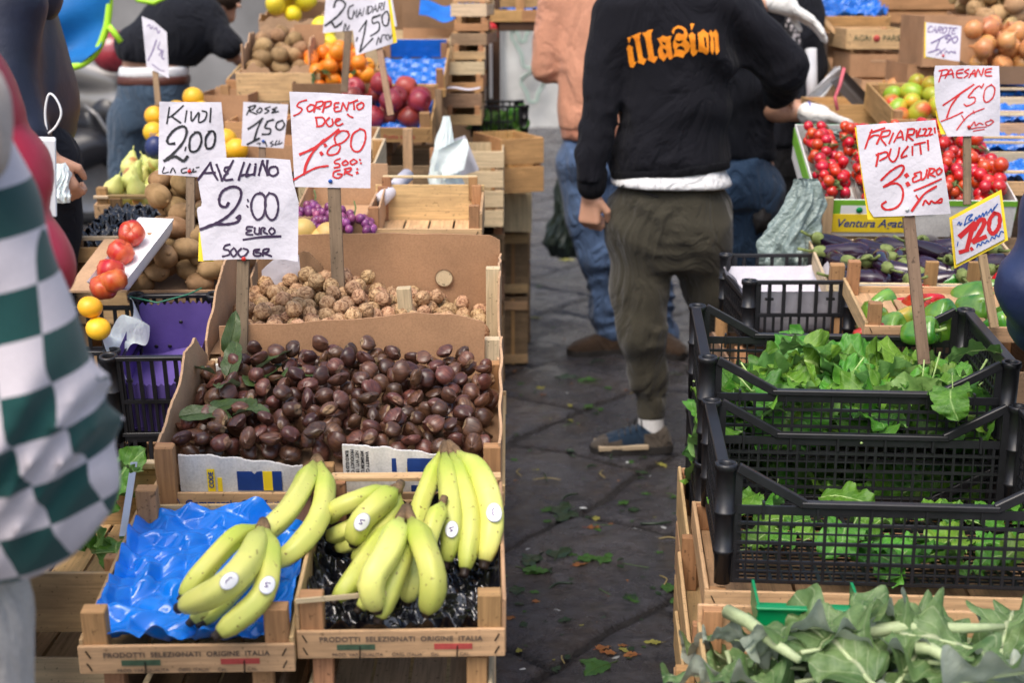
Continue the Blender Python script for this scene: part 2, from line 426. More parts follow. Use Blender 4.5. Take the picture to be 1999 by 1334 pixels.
def nets(f, lo, h):
    nx, ny, nz = f.shape; s = f < 0
    def C(a, i, j, k): return a[i:nx - 1 + i, j:ny - 1 + j, k:nz - 1 + k]
    cnt = np.zeros((nx - 1, ny - 1, nz - 1)); P = np.zeros((3,) + cnt.shape)
    cs = [(i, j, k) for i in (0, 1) for j in (0, 1) for k in (0, 1)]
    for a in cs:
        for d in range(3):
            if a[d] == 1: continue
            b = list(a); b[d] = 1
            fa, fb = C(f, *a), C(f, *b); mk = C(s, *a) != C(s, *b)
            t = np.where(mk, fa / np.where(mk, fa - fb, 1), 0)
            for e in range(3): P[e] += np.where(mk, a[e] + (t if e == d else 0), 0)
            cnt += mk
    act = cnt > 0; idx = -np.ones(cnt.shape, int); idx[act] = np.arange(act.sum())
    g = np.argwhere(act); V = lo + h * (g + (np.stack([P[e][act] for e in range(3)], 1) / cnt[act][:, None]))
    Q = []
    for d in range(3):
        o = [e for e in range(3) if e != d]
        sl0 = [slice(1, n - 1) for n in (nx, ny, nz)]; sl0[d] = slice(0, (nx, ny, nz)[d] - 1)
        sl1 = list(sl0); sl1[d] = slice(1, (nx, ny, nz)[d])
        A, B = s[tuple(sl0)], s[tuple(sl1)]; ed = np.argwhere(A != B)
        base = ed.copy(); base[:, o[0]] += 1; base[:, o[1]] += 1
        def cell(u, v):
            q = base.copy(); q[:, o[0]] -= u; q[:, o[1]] -= v; return idx[q[:, 0], q[:, 1], q[:, 2]]
        q = np.stack([cell(1, 1), cell(0, 1), cell(0, 0), cell(1, 0)], 1)
        inside = A[A != B]
        fl = ~inside if d != 1 else inside
        q[fl] = q[fl][:, ::-1]; Q.append(q)
    return V, np.concatenate(Q)
def folds(amp=.006, k=22, seed=0, dirs=None, ring=None):
    """cloth folds: warped ridges; ring=[(z, amp, width)] adds bunching around heights"""
    r_ = np.random.default_rng(seed); D = [r_.normal(size=3) for _ in range(4)] if dirs is None else [np.array(d, float) for d in dirs]
    ph = r_.uniform(0, 6, len(D))
    def fn(X, Y, Z):
        wv = .9 * np.sin(X * 9 + Z * 6 + seed) + .9 * np.sin(Y * 8 - Z * 7 + 2 * seed); o = 0
        for d, p in zip(D, ph):
            d = d / np.linalg.norm(d)
            o = o + np.abs(np.sin((X * d[0] + Y * d[1] + Z * d[2]) * k * .5 + p + 1.4 * wv)) - .6
        o = o * amp / len(D) * 1.7
        for c, a, w in (ring or []):
            c = c if hasattr(c, '__len__') else (None, None, c)
            g = np.exp(-((Z - c[2]) / w)**2)
            if c[0] is not None: g = g * np.exp(-((X - c[0]) / max(w, .11))**2)
            o = o + a * g * (np.abs(np.sin(Z * 42 + 2.6 * np.sin(X * 16 + Y * 11 + seed) + 1.6 * np.sin(X * 31 - Z * 23) + wv)) - .6) * 1.8
        return o
    return fn
# ================================================================ containers
class Place:
    """a crate's own frame: origin bottom centre, front at -y"""
    def __init__(s, px, py, D, anchor, yaw=0, tilt=0, roll=0):
        s.rot = Euler((R(tilt), R(roll), R(yaw)), 'XYZ')
        s.R = s.rot.to_matrix(); s.loc = W(px, py, D) - s.R @ Vector(anchor)
        s.T = Matrix.Translation(s.loc) @ s.R.to_4x4()
    def __call__(s, x, y, z): return s.T @ Vector((x, y, z))
    def pix(s, px, py, z, lift=0.0):
        """world point where the pixel's ray meets this crate's plane at local height z"""
        o = Vector((0, 0, EYE)); d = W(px, py, 1.0) - o; n = s.R @ Vector((0, 0, 1)); q = s.loc + n * (z + lift)
        return o + d * ((q - o).dot(n) / d.dot(n))
def slats(mb, c0, width, hgt, n, th, axis, z0, gap=.012, bev=.0012):
    sh = (hgt - gap * (n - 1)) / n
    for i in range(n):
        z = z0 + sh / 2 + i * (sh + gap)
        L = width + random.uniform(-.003, .003)
        size = (L, th, sh) if axis == 'x' else (th, L, sh)
        mb.box((c0[0], c0[1], z), size, (random.uniform(-.004, .004), random.uniform(-.004, .004), random.uniform(-.004, .004)), 0, bev)
def wood_crate(label, w, d, h, fh=None, bh=None, sh=None, nf=1, nb=1, ns=1, m='wood', mp='post', post=.03, group=None, rail=False, th=.007, posts=(1, 1, 1, 1), name='wooden_crate', staples=True, tri=False):
    fh = fh or h; bh = bh or h; sh = sh or h
    o = empty(name, label, 'crate', group=group)
    M1 = M[m]; M2 = M[mp]
    f = MB(); slats(f, (0, -d / 2 + th / 2, 0), w, fh, nf, th, 'x', .004)
    if staples:
        for sx in (-1, 1):
            for k in range(2):
                zz = .004 + fh * (.28 + .45 * k)
                f.bar((sx * (w / 2 - .016), -d / 2 - .0006, zz - .006), (sx * (w / 2 - .010) , -d / 2 - .0006, zz + .006), .0016, .0016, 1)
    f.build('front_panel', [M1, M['staple']], o)
    b = MB(); slats(b, (0, d / 2 - th / 2, 0), w, bh, nb, th, 'x', .004)
    if rail: b.box((0, d / 2 - .012, h + .004), (w - .004, .02, .007), None, 0, .001)
    b.build('back_panel', M1, o)
    for sx in (-1, 1):
        s_ = MB(); slats(s_, (sx * (w / 2 - th / 2), 0, 0), d - 2 * th - .001, sh, ns, th, 'y', .006); s_.build('side_panel', M1, o)
    i = 0
    for sy in (-1, 1):
        for sx in (-1, 1):
            if posts[i]:
                p = MB(); x = sx * (w / 2 - th - .0005); y = sy * (d / 2 - th - .0005); H_ = h + random.uniform(-.003, .003)
                if tri: p.prism([(x, y), (x - sx * post, y), (x, y - sy * post)], .006, H_)
                else: p.box((x - sx * post / 2, y - sy * post / 2 * .7, .006 + H_ / 2), (post, post * .7, H_ - .006), None, 0, .0015)
                p.build('corner_post', M2, o, fix=True)
            i += 1
    bt = MB()
    nb_ = 4; bw = (w - .03) / nb_
    for k in range(nb_): bt.box((-w / 2 + .015 + bw * (k + .5), 0, .006), (bw - .006, d - 2 * th - .004, .005), None, 0, 0)
    bt.build('bottom', M1, o); return o
def setp(o, P): o.location = P.loc; o.rotation_euler = P.rot; return o
def lattice(mb, p0, ux, uz, L, Hh, sx, sz, t, solid=None, thick=.004, big=4):
    """grid of bars in the plane spanned by ux, uz from p0"""
    p0, ux, uz = Vector(p0), Vector(ux), Vector(uz); n = ux.cross(uz)
    nx = max(1, round(L / sx)); nz = max(1, round(Hh / sz))
    for i in range(nx + 1):
        x = L * i / nx; w = t * (1.8 if i % big == 0 else 1)
        if solid and not solid(x, None): continue
        mb.bar(p0 + ux * x, p0 + ux * x + uz * Hh, thick if abs(ux.x) < .5 else w, w if abs(ux.x) < .5 else thick, 0, up=uz if False else (0, 0, 1)) if False else mb.box(p0 + ux * x + uz * Hh / 2, ((w, thick, Hh) if abs(ux.x) > .5 else (thick, w, Hh)) if abs(uz.z) > .5 else (w, Hh, thick))
    for k in range(nz + 1):
        z = Hh * k / nz; w = t * (1.8 if k % 2 == 0 else .9); tk = thick * (1.35 if k % 2 == 0 else .8)
        c = p0 + ux * L / 2 + uz * z
        if abs(uz.z) > .5: mb.box(c, (L, tk, w) if abs(ux.x) > .5 else (tk, L, w))
        else: mb.box(c, (L, w, tk))
def plastic_crate(label, w, d, h, dip=.06, group=None, cell=.0178, style='fine'):
    o = empty('plastic_crate', label, 'crate', group=group); K = M['black']
    r = .019
    for sx in (-1, 1):
        for sy in (-1, 1):
            p = MB(); x, y = sx * (w / 2 - r), sy * (d / 2 - r)
            T = Matrix.Translation((x, y, 0))
            p.lathe([(r * .55, h - .03), (r * .6, h - .002), (r * .7, h + .001), (r * .95, h + .001), (r, h - .002), (r, h - .009), (r * .86, h - .011), (r * .84, h * .62), (r * .95, h * .62 - .001), (r * .95, h * .6), (r * .82, h * .6 - .002), (r * .8, h * .3), (r * .9, h * .3 - .001), (r * .9, h * .3 - .006), (r * .76, h * .3 - .008), (r * .7, .002), (0, .001)], 18, T)
            p.box((x - sx * r * .9, y - sy * .0, h * .48), (r * 1.1, .006, h * .93)); p.box((x, y - sy * r * .9, h * .48), (.006, r * 1.1, h * .93))
            p.build('corner_post', K, o)
    wl, dl = w - 4 * r, d - 4 * r; zt = h - dip
    for sy in (-1, 1):          # long walls with a dip and slanting struts
        q = MB(); y = sy * (d / 2 - r * .8)
        if style == 'fine':
            e = .11
            q.bar((-w / 2 + 2.0 * r, y, h - .005), (-w / 2 + 2 * r + e, y, zt - .006), .012, .016, bev=.0015)
            q.bar((w / 2 - 2.0 * r, y, h - .005), (w / 2 - 2 * r - e, y, zt - .006), .012, .016, bev=.0015)
            q.box((0, y, zt - .006), (w - 4 * r - 2 * e + .012, .016, .01), None, 0, .0015)
            q.box((0, y, zt - .017), (w - 4 * r, .005, .014))
            for k in range(6): q.box((-wl / 2 + wl * (k + .5) / 6, y - sy * .001, zt - .018), (.004, .012, .03))
            lattice(q, (-wl / 2, y, .008), (1, 0, 0), (0, 0, 1), wl, zt - .032, cell, cell, .0029)
        else:
            q.box((0, y, h - .005), (w - 4 * r + .01, .012, .009), None, 0, .001)
            for xx in (-wl / 2, -wl * .36, wl * .36, wl / 2): q.box((xx, y, h * .72), (.008, .006, h * .5))
            for xx in (-wl * .19, 0, wl * .19): q.box((xx, y, h * .72), (.008, .006, h * .5))
            q.box((-wl * .36, y, h * .72), (wl * .1, .006, .006)); q.box((wl * .36, y, h * .72), (wl * .1, .006, .006))
            q.box((0, y, h * .48), (wl, .008, .008)); q.box((0, y, .008), (wl, .008, .012))
            for k in range(11): q.box((-wl / 2 + wl * k / 10, y, h * .25), (.006, .005, h * .45))
        q.build('long_wall', K, o)
    for sx in (-1, 1):
        q = MB(); x = sx * (w / 2 - r * .8)
        if style == 'fine':
            q.box((x, 0, h - .005), (.02, dl + .01, .01), None, 0, .0015); q.box((x, 0, h - .02), (.005, dl, .025))
            lattice(q, (x, -dl / 2, .008), (0, 1, 0), (0, 0, 1), dl, h - .042, cell, cell, .0029)
        else:
            q.box((x, 0, h * .7), (.014, dl, .01)); lattice(q, (x, -dl / 2, .008), (0, 1, 0), (0, 0, 1), dl, h * .68, .025, .03, .004)
        q.build('end_wall', K, o)
    b = MB(); lattice(b, (-w / 2 + r, -d / 2 + r, .006), (1, 0, 0), (0, 1, 0), w - 2 * r, d - 2 * r, .02, .02, .0035); b.build('bottom', K, o)
    return o
def card_box(label, w, d, h, m='card', fh=None, bh=None, torn=.0, group=None, name='cardboard_box', flaps=0, hole=None, slot=False, mats=None):
    """open carton of thin board; torn>0 gives ragged rims"""
    o = empty(name, label, 'box', group=group); t = .004; fh = fh or h; bh = bh or h
    def wall(L, hh, T, nm, tear=torn, mm=m, slot_=False):
        n = 40; ph = random.uniform(0, 9); b = MB()
        def top(u): return hh + tear * (math.sin(u * 9 + ph) * .5 + math.sin(u * 31 + ph) * .2 + random.uniform(-.12, .12))
        tops = [top(i / n) for i in range(n + 1)]
        pts = [(-L / 2, 0)] + [(L / 2, 0)] + [(L / 2 - L * i / n, tops[i]) for i in range(n + 1)]
        b.prism(pts, -t / 2, t / 2, T @ Matrix.Rotation(PI / 2, 4, 'X'))
        if slot_:
            b.prism([(x * .5, z) for x, z in [(-.05 , hh * .66), (.05, hh * .66), (.062, hh * .7), (.05, hh * .76), (-.05, hh * .76), (-.062, hh * .7)]], t / 2 + .0006, t / 2 + .0012, T @ Matrix.Rotation(PI / 2, 4, 'X'), 1)
        return b.build(nm, [M[mm], M['cardl']], o, fix=True)
    wall(w, fh, Matrix.Translation((0, -d / 2, 0)), 'front_panel', slot_=slot)
    wall(w, bh, Matrix.Translation((0, d / 2, 0)), 'back_panel')
    for sx in (-1, 1): wall(d - 2 * t, h, Matrix.Translation((sx * (w / 2 - t / 2), 0, 0)) @ Matrix.Rotation(PI / 2, 4, 'Z'), 'side_panel')
    b = MB(); b.box((0, 0, .003), (w - 2 * t, d - 2 * t, .004)); b.build('bottom', M[m], o)
    return o
def tray_film(name, label, w, d, P, z, mat, amp=.018, cup=.075, seed=0, crump=.006, cat='tray liner', rise=0, group=None):
    """moulded / crumpled film laid in a crate, as one mesh in the crate's frame"""
    o = MB(); r_ = np.random.default_rng(seed); ph = r_.uniform(0, 9, 12); K = r_.uniform(22, 95 if seed != 3 else 60, (12, 2)) * np.sign(r_.normal(size=(12, 2)))
    def fn(u, v):
        x = (u - .5) * w; y = (v - .5) * d
        row = y / (cup * .8); off = .5 * (math.floor(row + .5) % 2); q = x / cup + off
        dx = (q - math.floor(q) - .5); dy = (row - math.floor(row + .5)) 
        rr = min(1, (dx * dx * 3.8 + dy * dy * 3.8)); hgt = amp * (rr ** 1.9)
        c = 0
        for i in range(0, 12, 2): c += (1.6 if i % 4 else .7) * abs(math.sin(K[i][0] * x + K[i][1] * y + ph[i] + 1.7 * math.sin(K[i+1][0] * .5 * x + K[i+1][1] * .5 * y + ph[i+1]))) - .6
        e = max(0, abs(u - .5) * 2 - .9) * 10 * rise + max(0, abs(v - .5) * 2 - .92) * 10 * rise
        return (x, y, hgt + c * crump * .35 + e)
    o.grid(fn, 130, 160)
    ob = o.build(name, mat); tag(ob, label, cat, group); ob.location = P(0, 0, z); ob.rotation_euler = P.rot; return ob
# ================================================================ piles of fruit
def drop(n, r, hw, hd, floor, cand=14, seed=0, pack=.92, bias=None):
    r_ = np.random.default_rng(seed); P = []
    for i in range(n):
        best = None
        A = np.array(P) if P else None
        for _ in range(cand):
            x = r_.uniform(-hw + r, hw - r); y = r_.uniform(-hd + r, hd - r); z = floor(x, y) + r
            if A is not None:
                d2 = (A[:, 0] - x)**2 + (A[:, 1] - y)**2; D = (2 * r * pack)**2; mk = d2 < D
                if mk.any(): z = max(z, (A[mk, 2] + np.sqrt(D - d2[mk])).max())
            sc = z - (bias(x, y) if bias else floor(x, y))
            if best is None or sc < best[0]: best = (sc, x, y, z)
        P.append(best[1:])
    return P
def scatter(name, meshes, pts, P, label, cat, group, rots=None, sc=(.9, 1.1), seed=0, flat=False):
    r_ = random.Random(seed); out = []
    for i, p in enumerate(pts):
        o = link(name, meshes[i % len(meshes)]); tag(o, label if isinstance(label, str) else label(i, p), cat, group)
        o.location = P(*p)
        o.rotation_euler = rots(r_, i) if rots else (r_.uniform(0, 6.28), r_.uniform(0, 6.28), r_.uniform(0, 6.28))
        k = r_.uniform(*sc); o.scale = (k, k, k * r_.uniform(.95, 1.05)); out.append(o)
    return out
def ell_prof(r, z, n=12, pr=1.0):
    return [(r * max(0, math.sin(PI * i / n)) ** pr, -z * math.cos(PI * i / n)) for i in range(n + 1)]
def fruit_mat(name, c1, c2, scale=18, rough=.35, spec=.5, lo=.35, hi=.65, spots=None, bscale=200, bstr=.08, bdist=.0006, rnd=(.012, .12), coat=0, sss=.03, stretch=None, axis=None):
    m, nt, b = new_mat(name); tc = nt.nodes.new('ShaderNodeTexCoord'); vec = tc.outputs['Object']
    if stretch:
        mp = N(nt, 'ShaderNodeMapping'); mp.inputs['Scale'].default_value = stretch; nt.links.new(vec, mp.inputs['Vector']); vec = mp.outputs[0]
    oi = nt.nodes.new('ShaderNodeObjectInfo'); ad = N(nt, 'ShaderNodeVectorMath', operation='ADD'); nt.links.new(vec, ad.inputs[0])
    sc_ = N(nt, 'ShaderNodeVectorMath', operation='SCALE'); sc_.inputs[0].default_value = (7, 5, 3); nt.links.new(oi.outputs['Random'], sc_.inputs['Scale']); nt.links.new(sc_.outputs[0], ad.inputs[1])
    n = noise_n(nt, ad.outputs[0], scale, 4, .55, .4)
    r_ = ramp(nt, n.outputs['Fac'], [(lo, c1), (hi, c2)]); cc = r_.outputs[0]
    if spots:
        s = noise_n(nt, ad.outputs[0], spots[1], 2, .5); rs = ramp(nt, s.outputs['Fac'], [(spots[2], gray(0)), (spots[2] + .05, gray(1))]); cc = mixc(nt, rs.outputs[0], cc, spots[0])
    nt.links.new(rnd_hsv(nt, cc, *rnd), b.inputs['Base Color'])
    b.inputs['Roughness'].default_value = rough; b.inputs['Specular IOR Level'].default_value = spec; b.inputs['Coat Weight'].default_value = coat
    if sss: b.inputs['Subsurface Weight'].default_value = sss; b.inputs['Subsurface Radius'].default_value = (.006, .003, .001)
    nb_ = noise_n(nt, tc.outputs['Object'], bscale, 3, .6); bump(nt, b, nb_.outputs['Fac'], bstr, bdist)
    return m
# chestnut: pale hilum at the foot, dark striped shell, small tuft at the tip
def chestnut_mat():
    m, nt, b = new_mat('chestnut_shell'); tc = nt.nodes.new('ShaderNodeTexCoord'); sx = nt.nodes.new('ShaderNodeSeparateXYZ'); nt.links.new(tc.outputs['UV'], sx.inputs[0])
    mp = N(nt, 'ShaderNodeMapping'); mp.inputs['Scale'].default_value = (26, 1.6, 1); nt.links.new(tc.outputs['UV'], mp.inputs['Vector'])
    st = noise_n(nt, mp.outputs[0], 2, 3, .5)
    big = noise_n(nt, tc.outputs['Object'], 45, 3, .6)
    r1 = ramp(nt, st.outputs['Fac'], [(.3, (.05, .021, .014)), (.6, (.115, .048, .029)), (.75, (.19, .085, .048))])
    r2 = ramp(nt, big.outputs['Fac'], [(.35, gray(.7)), (.65, gray(1.15))])
    sh = mixc(nt, 1, r1.outputs[0], r2.outputs[0], 'MULTIPLY')
    hl = ramp(nt, big.outputs['Fac'], [(.3, (.13, .07, .04)), (.7, (.26, .16, .09))])
    ad = N(nt, 'ShaderNodeMath', operation='MULTIPLY_ADD'); nt.links.new(big.outputs['Fac'], ad.inputs[0]); ad.inputs[1].default_value = .1; nt.links.new(sx.outputs['Y'], ad.inputs[2])
    mk = ramp(nt, ad.outputs[0], [(.2, gray(0)), (.235, gray(1))])
    tip = ramp(nt, sx.outputs['Y'], [(.93, gray(0)), (.97, gray(.8))])
    c = mixc(nt, mk.outputs[0], hl.outputs[0], sh); c = mixc(nt, tip.outputs[0], c, (.3, .22, .14))
    nt.links.new(rnd_hsv(nt, c, .018, .5), b.inputs['Base Color'])
    rr = ramp(nt, mk.outputs[0], [(0, gray(.8)), (1, gray(.33))]); nt.links.new(rr.outputs[0], b.inputs['Roughness'])
    b.inputs['Specular IOR Level'].default_value = .5; bump(nt, b, st.outputs['Fac'], .12, .0006); return m
def chestnut_mesh(i):
    r_ = random.Random(i); a = .0185; fl = r_.uniform(.62, .8); tw = r_.uniform(-.2, .2)
    prof = [(0, -.0125), (.008, -.0128), (.0125, -.0115), (.0165, -.008), (.0185, -.002), (.0182, .004), (.016, .009), (.0115, .0135), (.0068, .0155), (.003, .0168), (.0016, .0185), (0, .019)]
    def wp(p, an, k):
        y = p.y * fl
        if i % 2 == 0 and y > 0: y *= .45
        return Vector((p.x * (1 + .06 * math.sin(an * 2 + i)) + tw * p.z * .4, y, p.z + .0012 * math.sin(an * 3 + i)))
    return MB().lathe(prof, 20, warp=wp).mesh('chestnut', MAT_CHESTNUT)
def walnut_mat():
    m, nt, b = new_mat('walnut_shell'); tc = nt.nodes.new('ShaderNodeTexCoord')
    n = noise_n(nt, tc.outputs['Object'], 95, 3, .55, 1.2)
    r1 = ramp(nt, n.outputs['Fac'], [(.36, (.2, .1, .045)), (.45, (.40, .235, .12)), (.62, (.55, .35, .19))])
    nt.links.new(rnd_hsv(nt, r1.outputs[0], .012, .18), b.inputs['Base Color']); b.inputs['Roughness'].default_value = .6; b.inputs['Specular IOR Level'].default_value = .3
    bump(nt, b, n.outputs['Fac'], 1.0, .005); return m
def walnut_mesh(i):
    from mathutils import noise as mn
    def wp(p, an, k):
        q = p * 150 + Vector((i * 7, i * 3, 0)); n = mn.noise(q) * .5 + abs(mn.noise(q * 1.9)) * -.5
        seam = math.exp(-(math.sin(an) * 9) ** 2) * .0011 - .0006 * math.exp(-((abs(math.sin(an)) - .2) * 9)**2)
        d = p.normalized() if p.length > 1e-6 else Vector((0, 0, 1))
        return p + d * (n * .0024 + seam * 1.3)
    pr = ell_prof(.0165, .0185, 22); pr[-1] = (0, .0198); return MB().lathe(pr, 32, warp=wp).mesh('walnut', MAT_WALNUT)
# ---------------------------------------------------------------- leaves
def leaf_mat(name, c, c2, vein, under, rnd=(.02, .25), rough=.45, bstr=.5):
    m, nt, b = new_mat(name); tc = nt.nodes.new('ShaderNodeTexCoord'); sx = nt.nodes.new('ShaderNodeSeparateXYZ'); nt.links.new(tc.outputs['UV'], sx.inputs[0])
    def mth(op, a, b_=None, c_=None):
        n = N(nt, 'ShaderNodeMath', operation=op)
        for k, v in enumerate((a, b_, c_)):
            if v is None: continue
            if hasattr(v, 'is_output'): nt.links.new(v, n.inputs[k])
            else: n.inputs[k].default_value = v
        return n.outputs[0]
    av = mth('ABSOLUTE', mth('SUBTRACT', sx.outputs['Y'], .5))
    n1 = noise_n(nt, tc.outputs['Object'], 20, 5, .7)
    ph = mth('ADD', mth('MULTIPLY', mth('SUBTRACT', sx.outputs['X'], mth('MULTIPLY', av, .55)), 9.0), mth('MULTIPLY', n1.outputs['Fac'], .5))
    fr = mth('ABSOLUTE', mth('SUBTRACT', mth('FRACT', ph), .5))
    side = ramp(nt, fr, [(0, gray(1)), (.07, gray(0))]); mid = ramp(nt, av, [(.015, gray(1)), (.04, gray(0))])
    vn = mth('MAXIMUM', mth('MULTIPLY', side.outputs[0], .55), mid.outputs[0])
    r1 = ramp(nt, n1.outputs['Fac'], [(.3, c), (.7, c2)])
    up = mixc(nt, vn, r1.outputs[0], vein); dn = mixc(nt, mth('MULTIPLY', vn, .6), under, vein)
    ge = nt.nodes.new('ShaderNodeNewGeometry'); cc = mixc(nt, ge.outputs['Backfacing'], up, dn)
    hs = nt.nodes.new('ShaderNodeHueSaturation'); nt.links.new(cc, hs.inputs['Color']); ri = ge.outputs['Random Per Island']; nt.links.new(mth('MULTIPLY_ADD', ri, .05, .472), hs.inputs['Hue']); nt.links.new(mth('MULTIPLY_ADD', mth('FRACT', mth('MULTIPLY', ri, 7.31)), .75, .62), hs.inputs['Value']); cc = hs.outputs[0]
    nt.links.new(cc, b.inputs['Base Color']); b.inputs['Roughness'].default_value = rough; b.inputs['Specular IOR Level'].default_value = .4
    n2 = noise_n(nt, tc.outputs['Object'], 70, 4, .65); nn = bump(nt, b, n2.outputs['Fac'], bstr, .003); bump(nt, b, vn, .4, -.0015, nn)
    tr = nt.nodes.new('ShaderNodeBsdfTranslucent'); nt.links.new(cc, tr.inputs['Color']); ms = nt.nodes.new('ShaderNodeMixShader'); ms.inputs[0].default_value = .18
    out = nt.nodes['Material Output']; nt.links.new(b.outputs[0], ms.inputs[1]); nt.links.new(tr.outputs[0], ms.inputs[2]); nt.links.new(ms.outputs[0], out.inputs[0]); return m
def leaf_mb(L=.12, wd=.04, seed=0, lobe=.15, nl=5, ruf=.008, kr=16, bend=1.0, fold=.25, stem=.0, stemr=.002, nu=16, nv=8, twist=.5, tooth=0.0, pw=.75, ex=.65, crk=0.0):
    r_ = random.Random(seed); mb = MB(); ph = [r_.uniform(0, 6) for _ in range(6)]; b0 = bend * r_.uniform(.5, 1.3); tw = twist * r_.uniform(-1, 1); sb = r_.uniform(-.5, .5)
    n = 40; spine = []; a = -b0 * .45; pos = Vector((0, 0, 0)); yaw = 0
    for i in range(n + 1):
        spine.append((pos.copy(), a)); a += b0 / n * (1 + .7 * math.sin(i * .3 + ph[0])); yaw += sb / n
        pos = pos + Vector((math.sin(yaw) * math.cos(a), math.cos(yaw) * math.cos(a), -math.sin(a))) * L / n
    def fn(u, v):
        s_ = (v - .5) * 2; k = min(n, int(u * n)); p, ang = spine[k]
        w = wd * (max(0, math.sin(PI * min(1, u ** pw * .97 + .03))) ** ex) * (1 + lobe * math.sin(2 * PI * nl * u + ph[1] + (1.5 if s_ > 0 else 0)) + tooth * math.sin(2 * PI * nl * 2.1 * u + ph[4] + s_ * 2))
        x = s_ * w; z = crk * (math.sin(17 * u + 5 * s_ + ph[3]) * math.sin(3.5 * s_ + 9 * u + ph[4]) + .6 * math.sin(31 * u - 7 * s_ + ph[5])) + abs(s_) * w * fold + ruf * abs(s_) ** 1.6 * (math.sin(kr * u + ph[2] + (2.2 if s_ > 0 else 0)) + .5 * math.sin(kr * 2.3 * u + ph[3]))
        t = tw * u; x, z = x * math.cos(t) - z * math.sin(t), x * math.sin(t) + z * math.cos(t)
        nrm = Vector((0, math.sin(ang), math.cos(ang)))
        return p + Vector((x, 0, 0)) + nrm * z
    mb.grid(fn, nu, nv, flip=True)
    if stem or stemr:
        pts = [Vector((0, -stem, .25 * stem * b0))] * (1 if stem else 0) + [spine[int(n * t)][0] + Vector((0, 0, .0006)) for t in (0, .25, .5, .75)]
        if len(pts) > 1: mb.tube(pts, [stemr * (1.25 - .24 * i) for i in range(len(pts))], 6, 1)
    return mb
def merge(dst, src, T, moff=0):
    dst.add([T @ Vector(v) for v in src.v], [], src.uv); b = len(dst.v) - len(src.v)
    for f, m, s in zip(src.f, src.m, src.sm): dst.f.append(tuple(b + i for i in f)); dst.m.append(m + moff); dst.sm.append(s)
# ---------------------------------------------------------------- signs
def sign(label, D, outline, strokes, stick=None, card=None, ink='ink', pins=(), lw=4.5, paper='white', extra=None, curl=1.0):
    """outline, strokes, stick in photo pixels on a plane at depth D; strokes: (px polyline, width px, ink)"""
    allp = [p for side in outline[:2] for p in side]; xs = [p[0] for p in allp]; ys = [p[1] for p in allp]; cx, cy = sum(xs) / len(xs), sum(ys) / len(ys); hw = (max(xs) - min(xs)) / 2
    base = W(stick[1][0], stick[1][1], D) if stick else W(cx, max(ys), D)
    o = empty('price_sign', label, 'price sign', base)
    def f(x, y, lift=0):
        c = curl * .006 * ((x - cx) / hw) ** 2 * math.sin((y - cy) / hw * 1.6 + cx) + curl * .002 * math.sin(x * .05 + y * .03)
        return W(x, y, D - lift - c) - base
    def pl(P, t):
        P = [np.array(p, float) for p in P]; k = t * (len(P) - 1); i = min(len(P) - 2, int(k)); return P[i] + (P[i + 1] - P[i]) * (k - i)
    def sheet(Q, lift, mat, name):
        Tp, Bp = Q[0], Q[1]; Lp = Q[2] if len(Q) > 2 and Q[2] else [Tp[0], Bp[0]]; Rp = Q[3] if len(Q) > 3 and Q[3] else [Tp[-1], Bp[-1]]
        def uv(u, v):
            c = [np.array(p, float) for p in (Tp[0], Tp[-1], Bp[0], Bp[-1])]
            return (1 - v) * pl(Tp, u) + v * pl(Bp, u) + (1 - u) * pl(Lp, v) + u * pl(Rp, v) - ((1 - u) * (1 - v) * c[0] + u * (1 - v) * c[1] + (1 - u) * v * c[2] + u * v * c[3])
        mb = MB(); n = 16
        mb.grid(lambda u, v: f(*uv(u, v), lift), n, n); mb.grid(lambda u, v: f(*uv(u, v), lift - .0012), n, n, flip=True)
        return mb.build(name, mat, o, fix=True)
    if card: sheet(card[1], -.004, M[card[0]], 'backing_card')
    sheet(outline, 0, M[paper], 'paper')
    by = {}
    for st in strokes: by.setdefault(st[2] if len(st) > 2 else ink, []).append(st)
    for k, ss in by.items():
        mb = MB()
        for j, st in enumerate(ss): ribbon(mb, st[0], st[1], f, .0011 + .00004 * (j % 12))
        mb.build('handwriting', M[k], o)
    for (x, y, c) in pins:
        mb = MB(); mb.lathe([(0, .005), (.0035, .0045), (.0045, .003), (.0045, .001), (.002, 0), (0, 0)], 12, Matrix.Translation(f(x, y, .001)) @ Matrix.Rotation(PI / 2 + TH, 4, 'X')); mb.build('push_pin', M[c], o)
    if stick:
        (xa, ya, xb), rest = stick[0], stick[1]; w = stick[2] if len(stick) > 3 else (xb - xa)
        a = W(xa, ya, D + .008) - base; b = W(rest[0], rest[1], D + .008) - base; wm = xb * D / FPX
        mb = MB(); mb.bar(a, b, .009, wm, 0, up=(1, 0, 0), bev=.001); mb.build('stick', M[stick[3] if len(stick) > 4 else 'stick'], o)
    return o
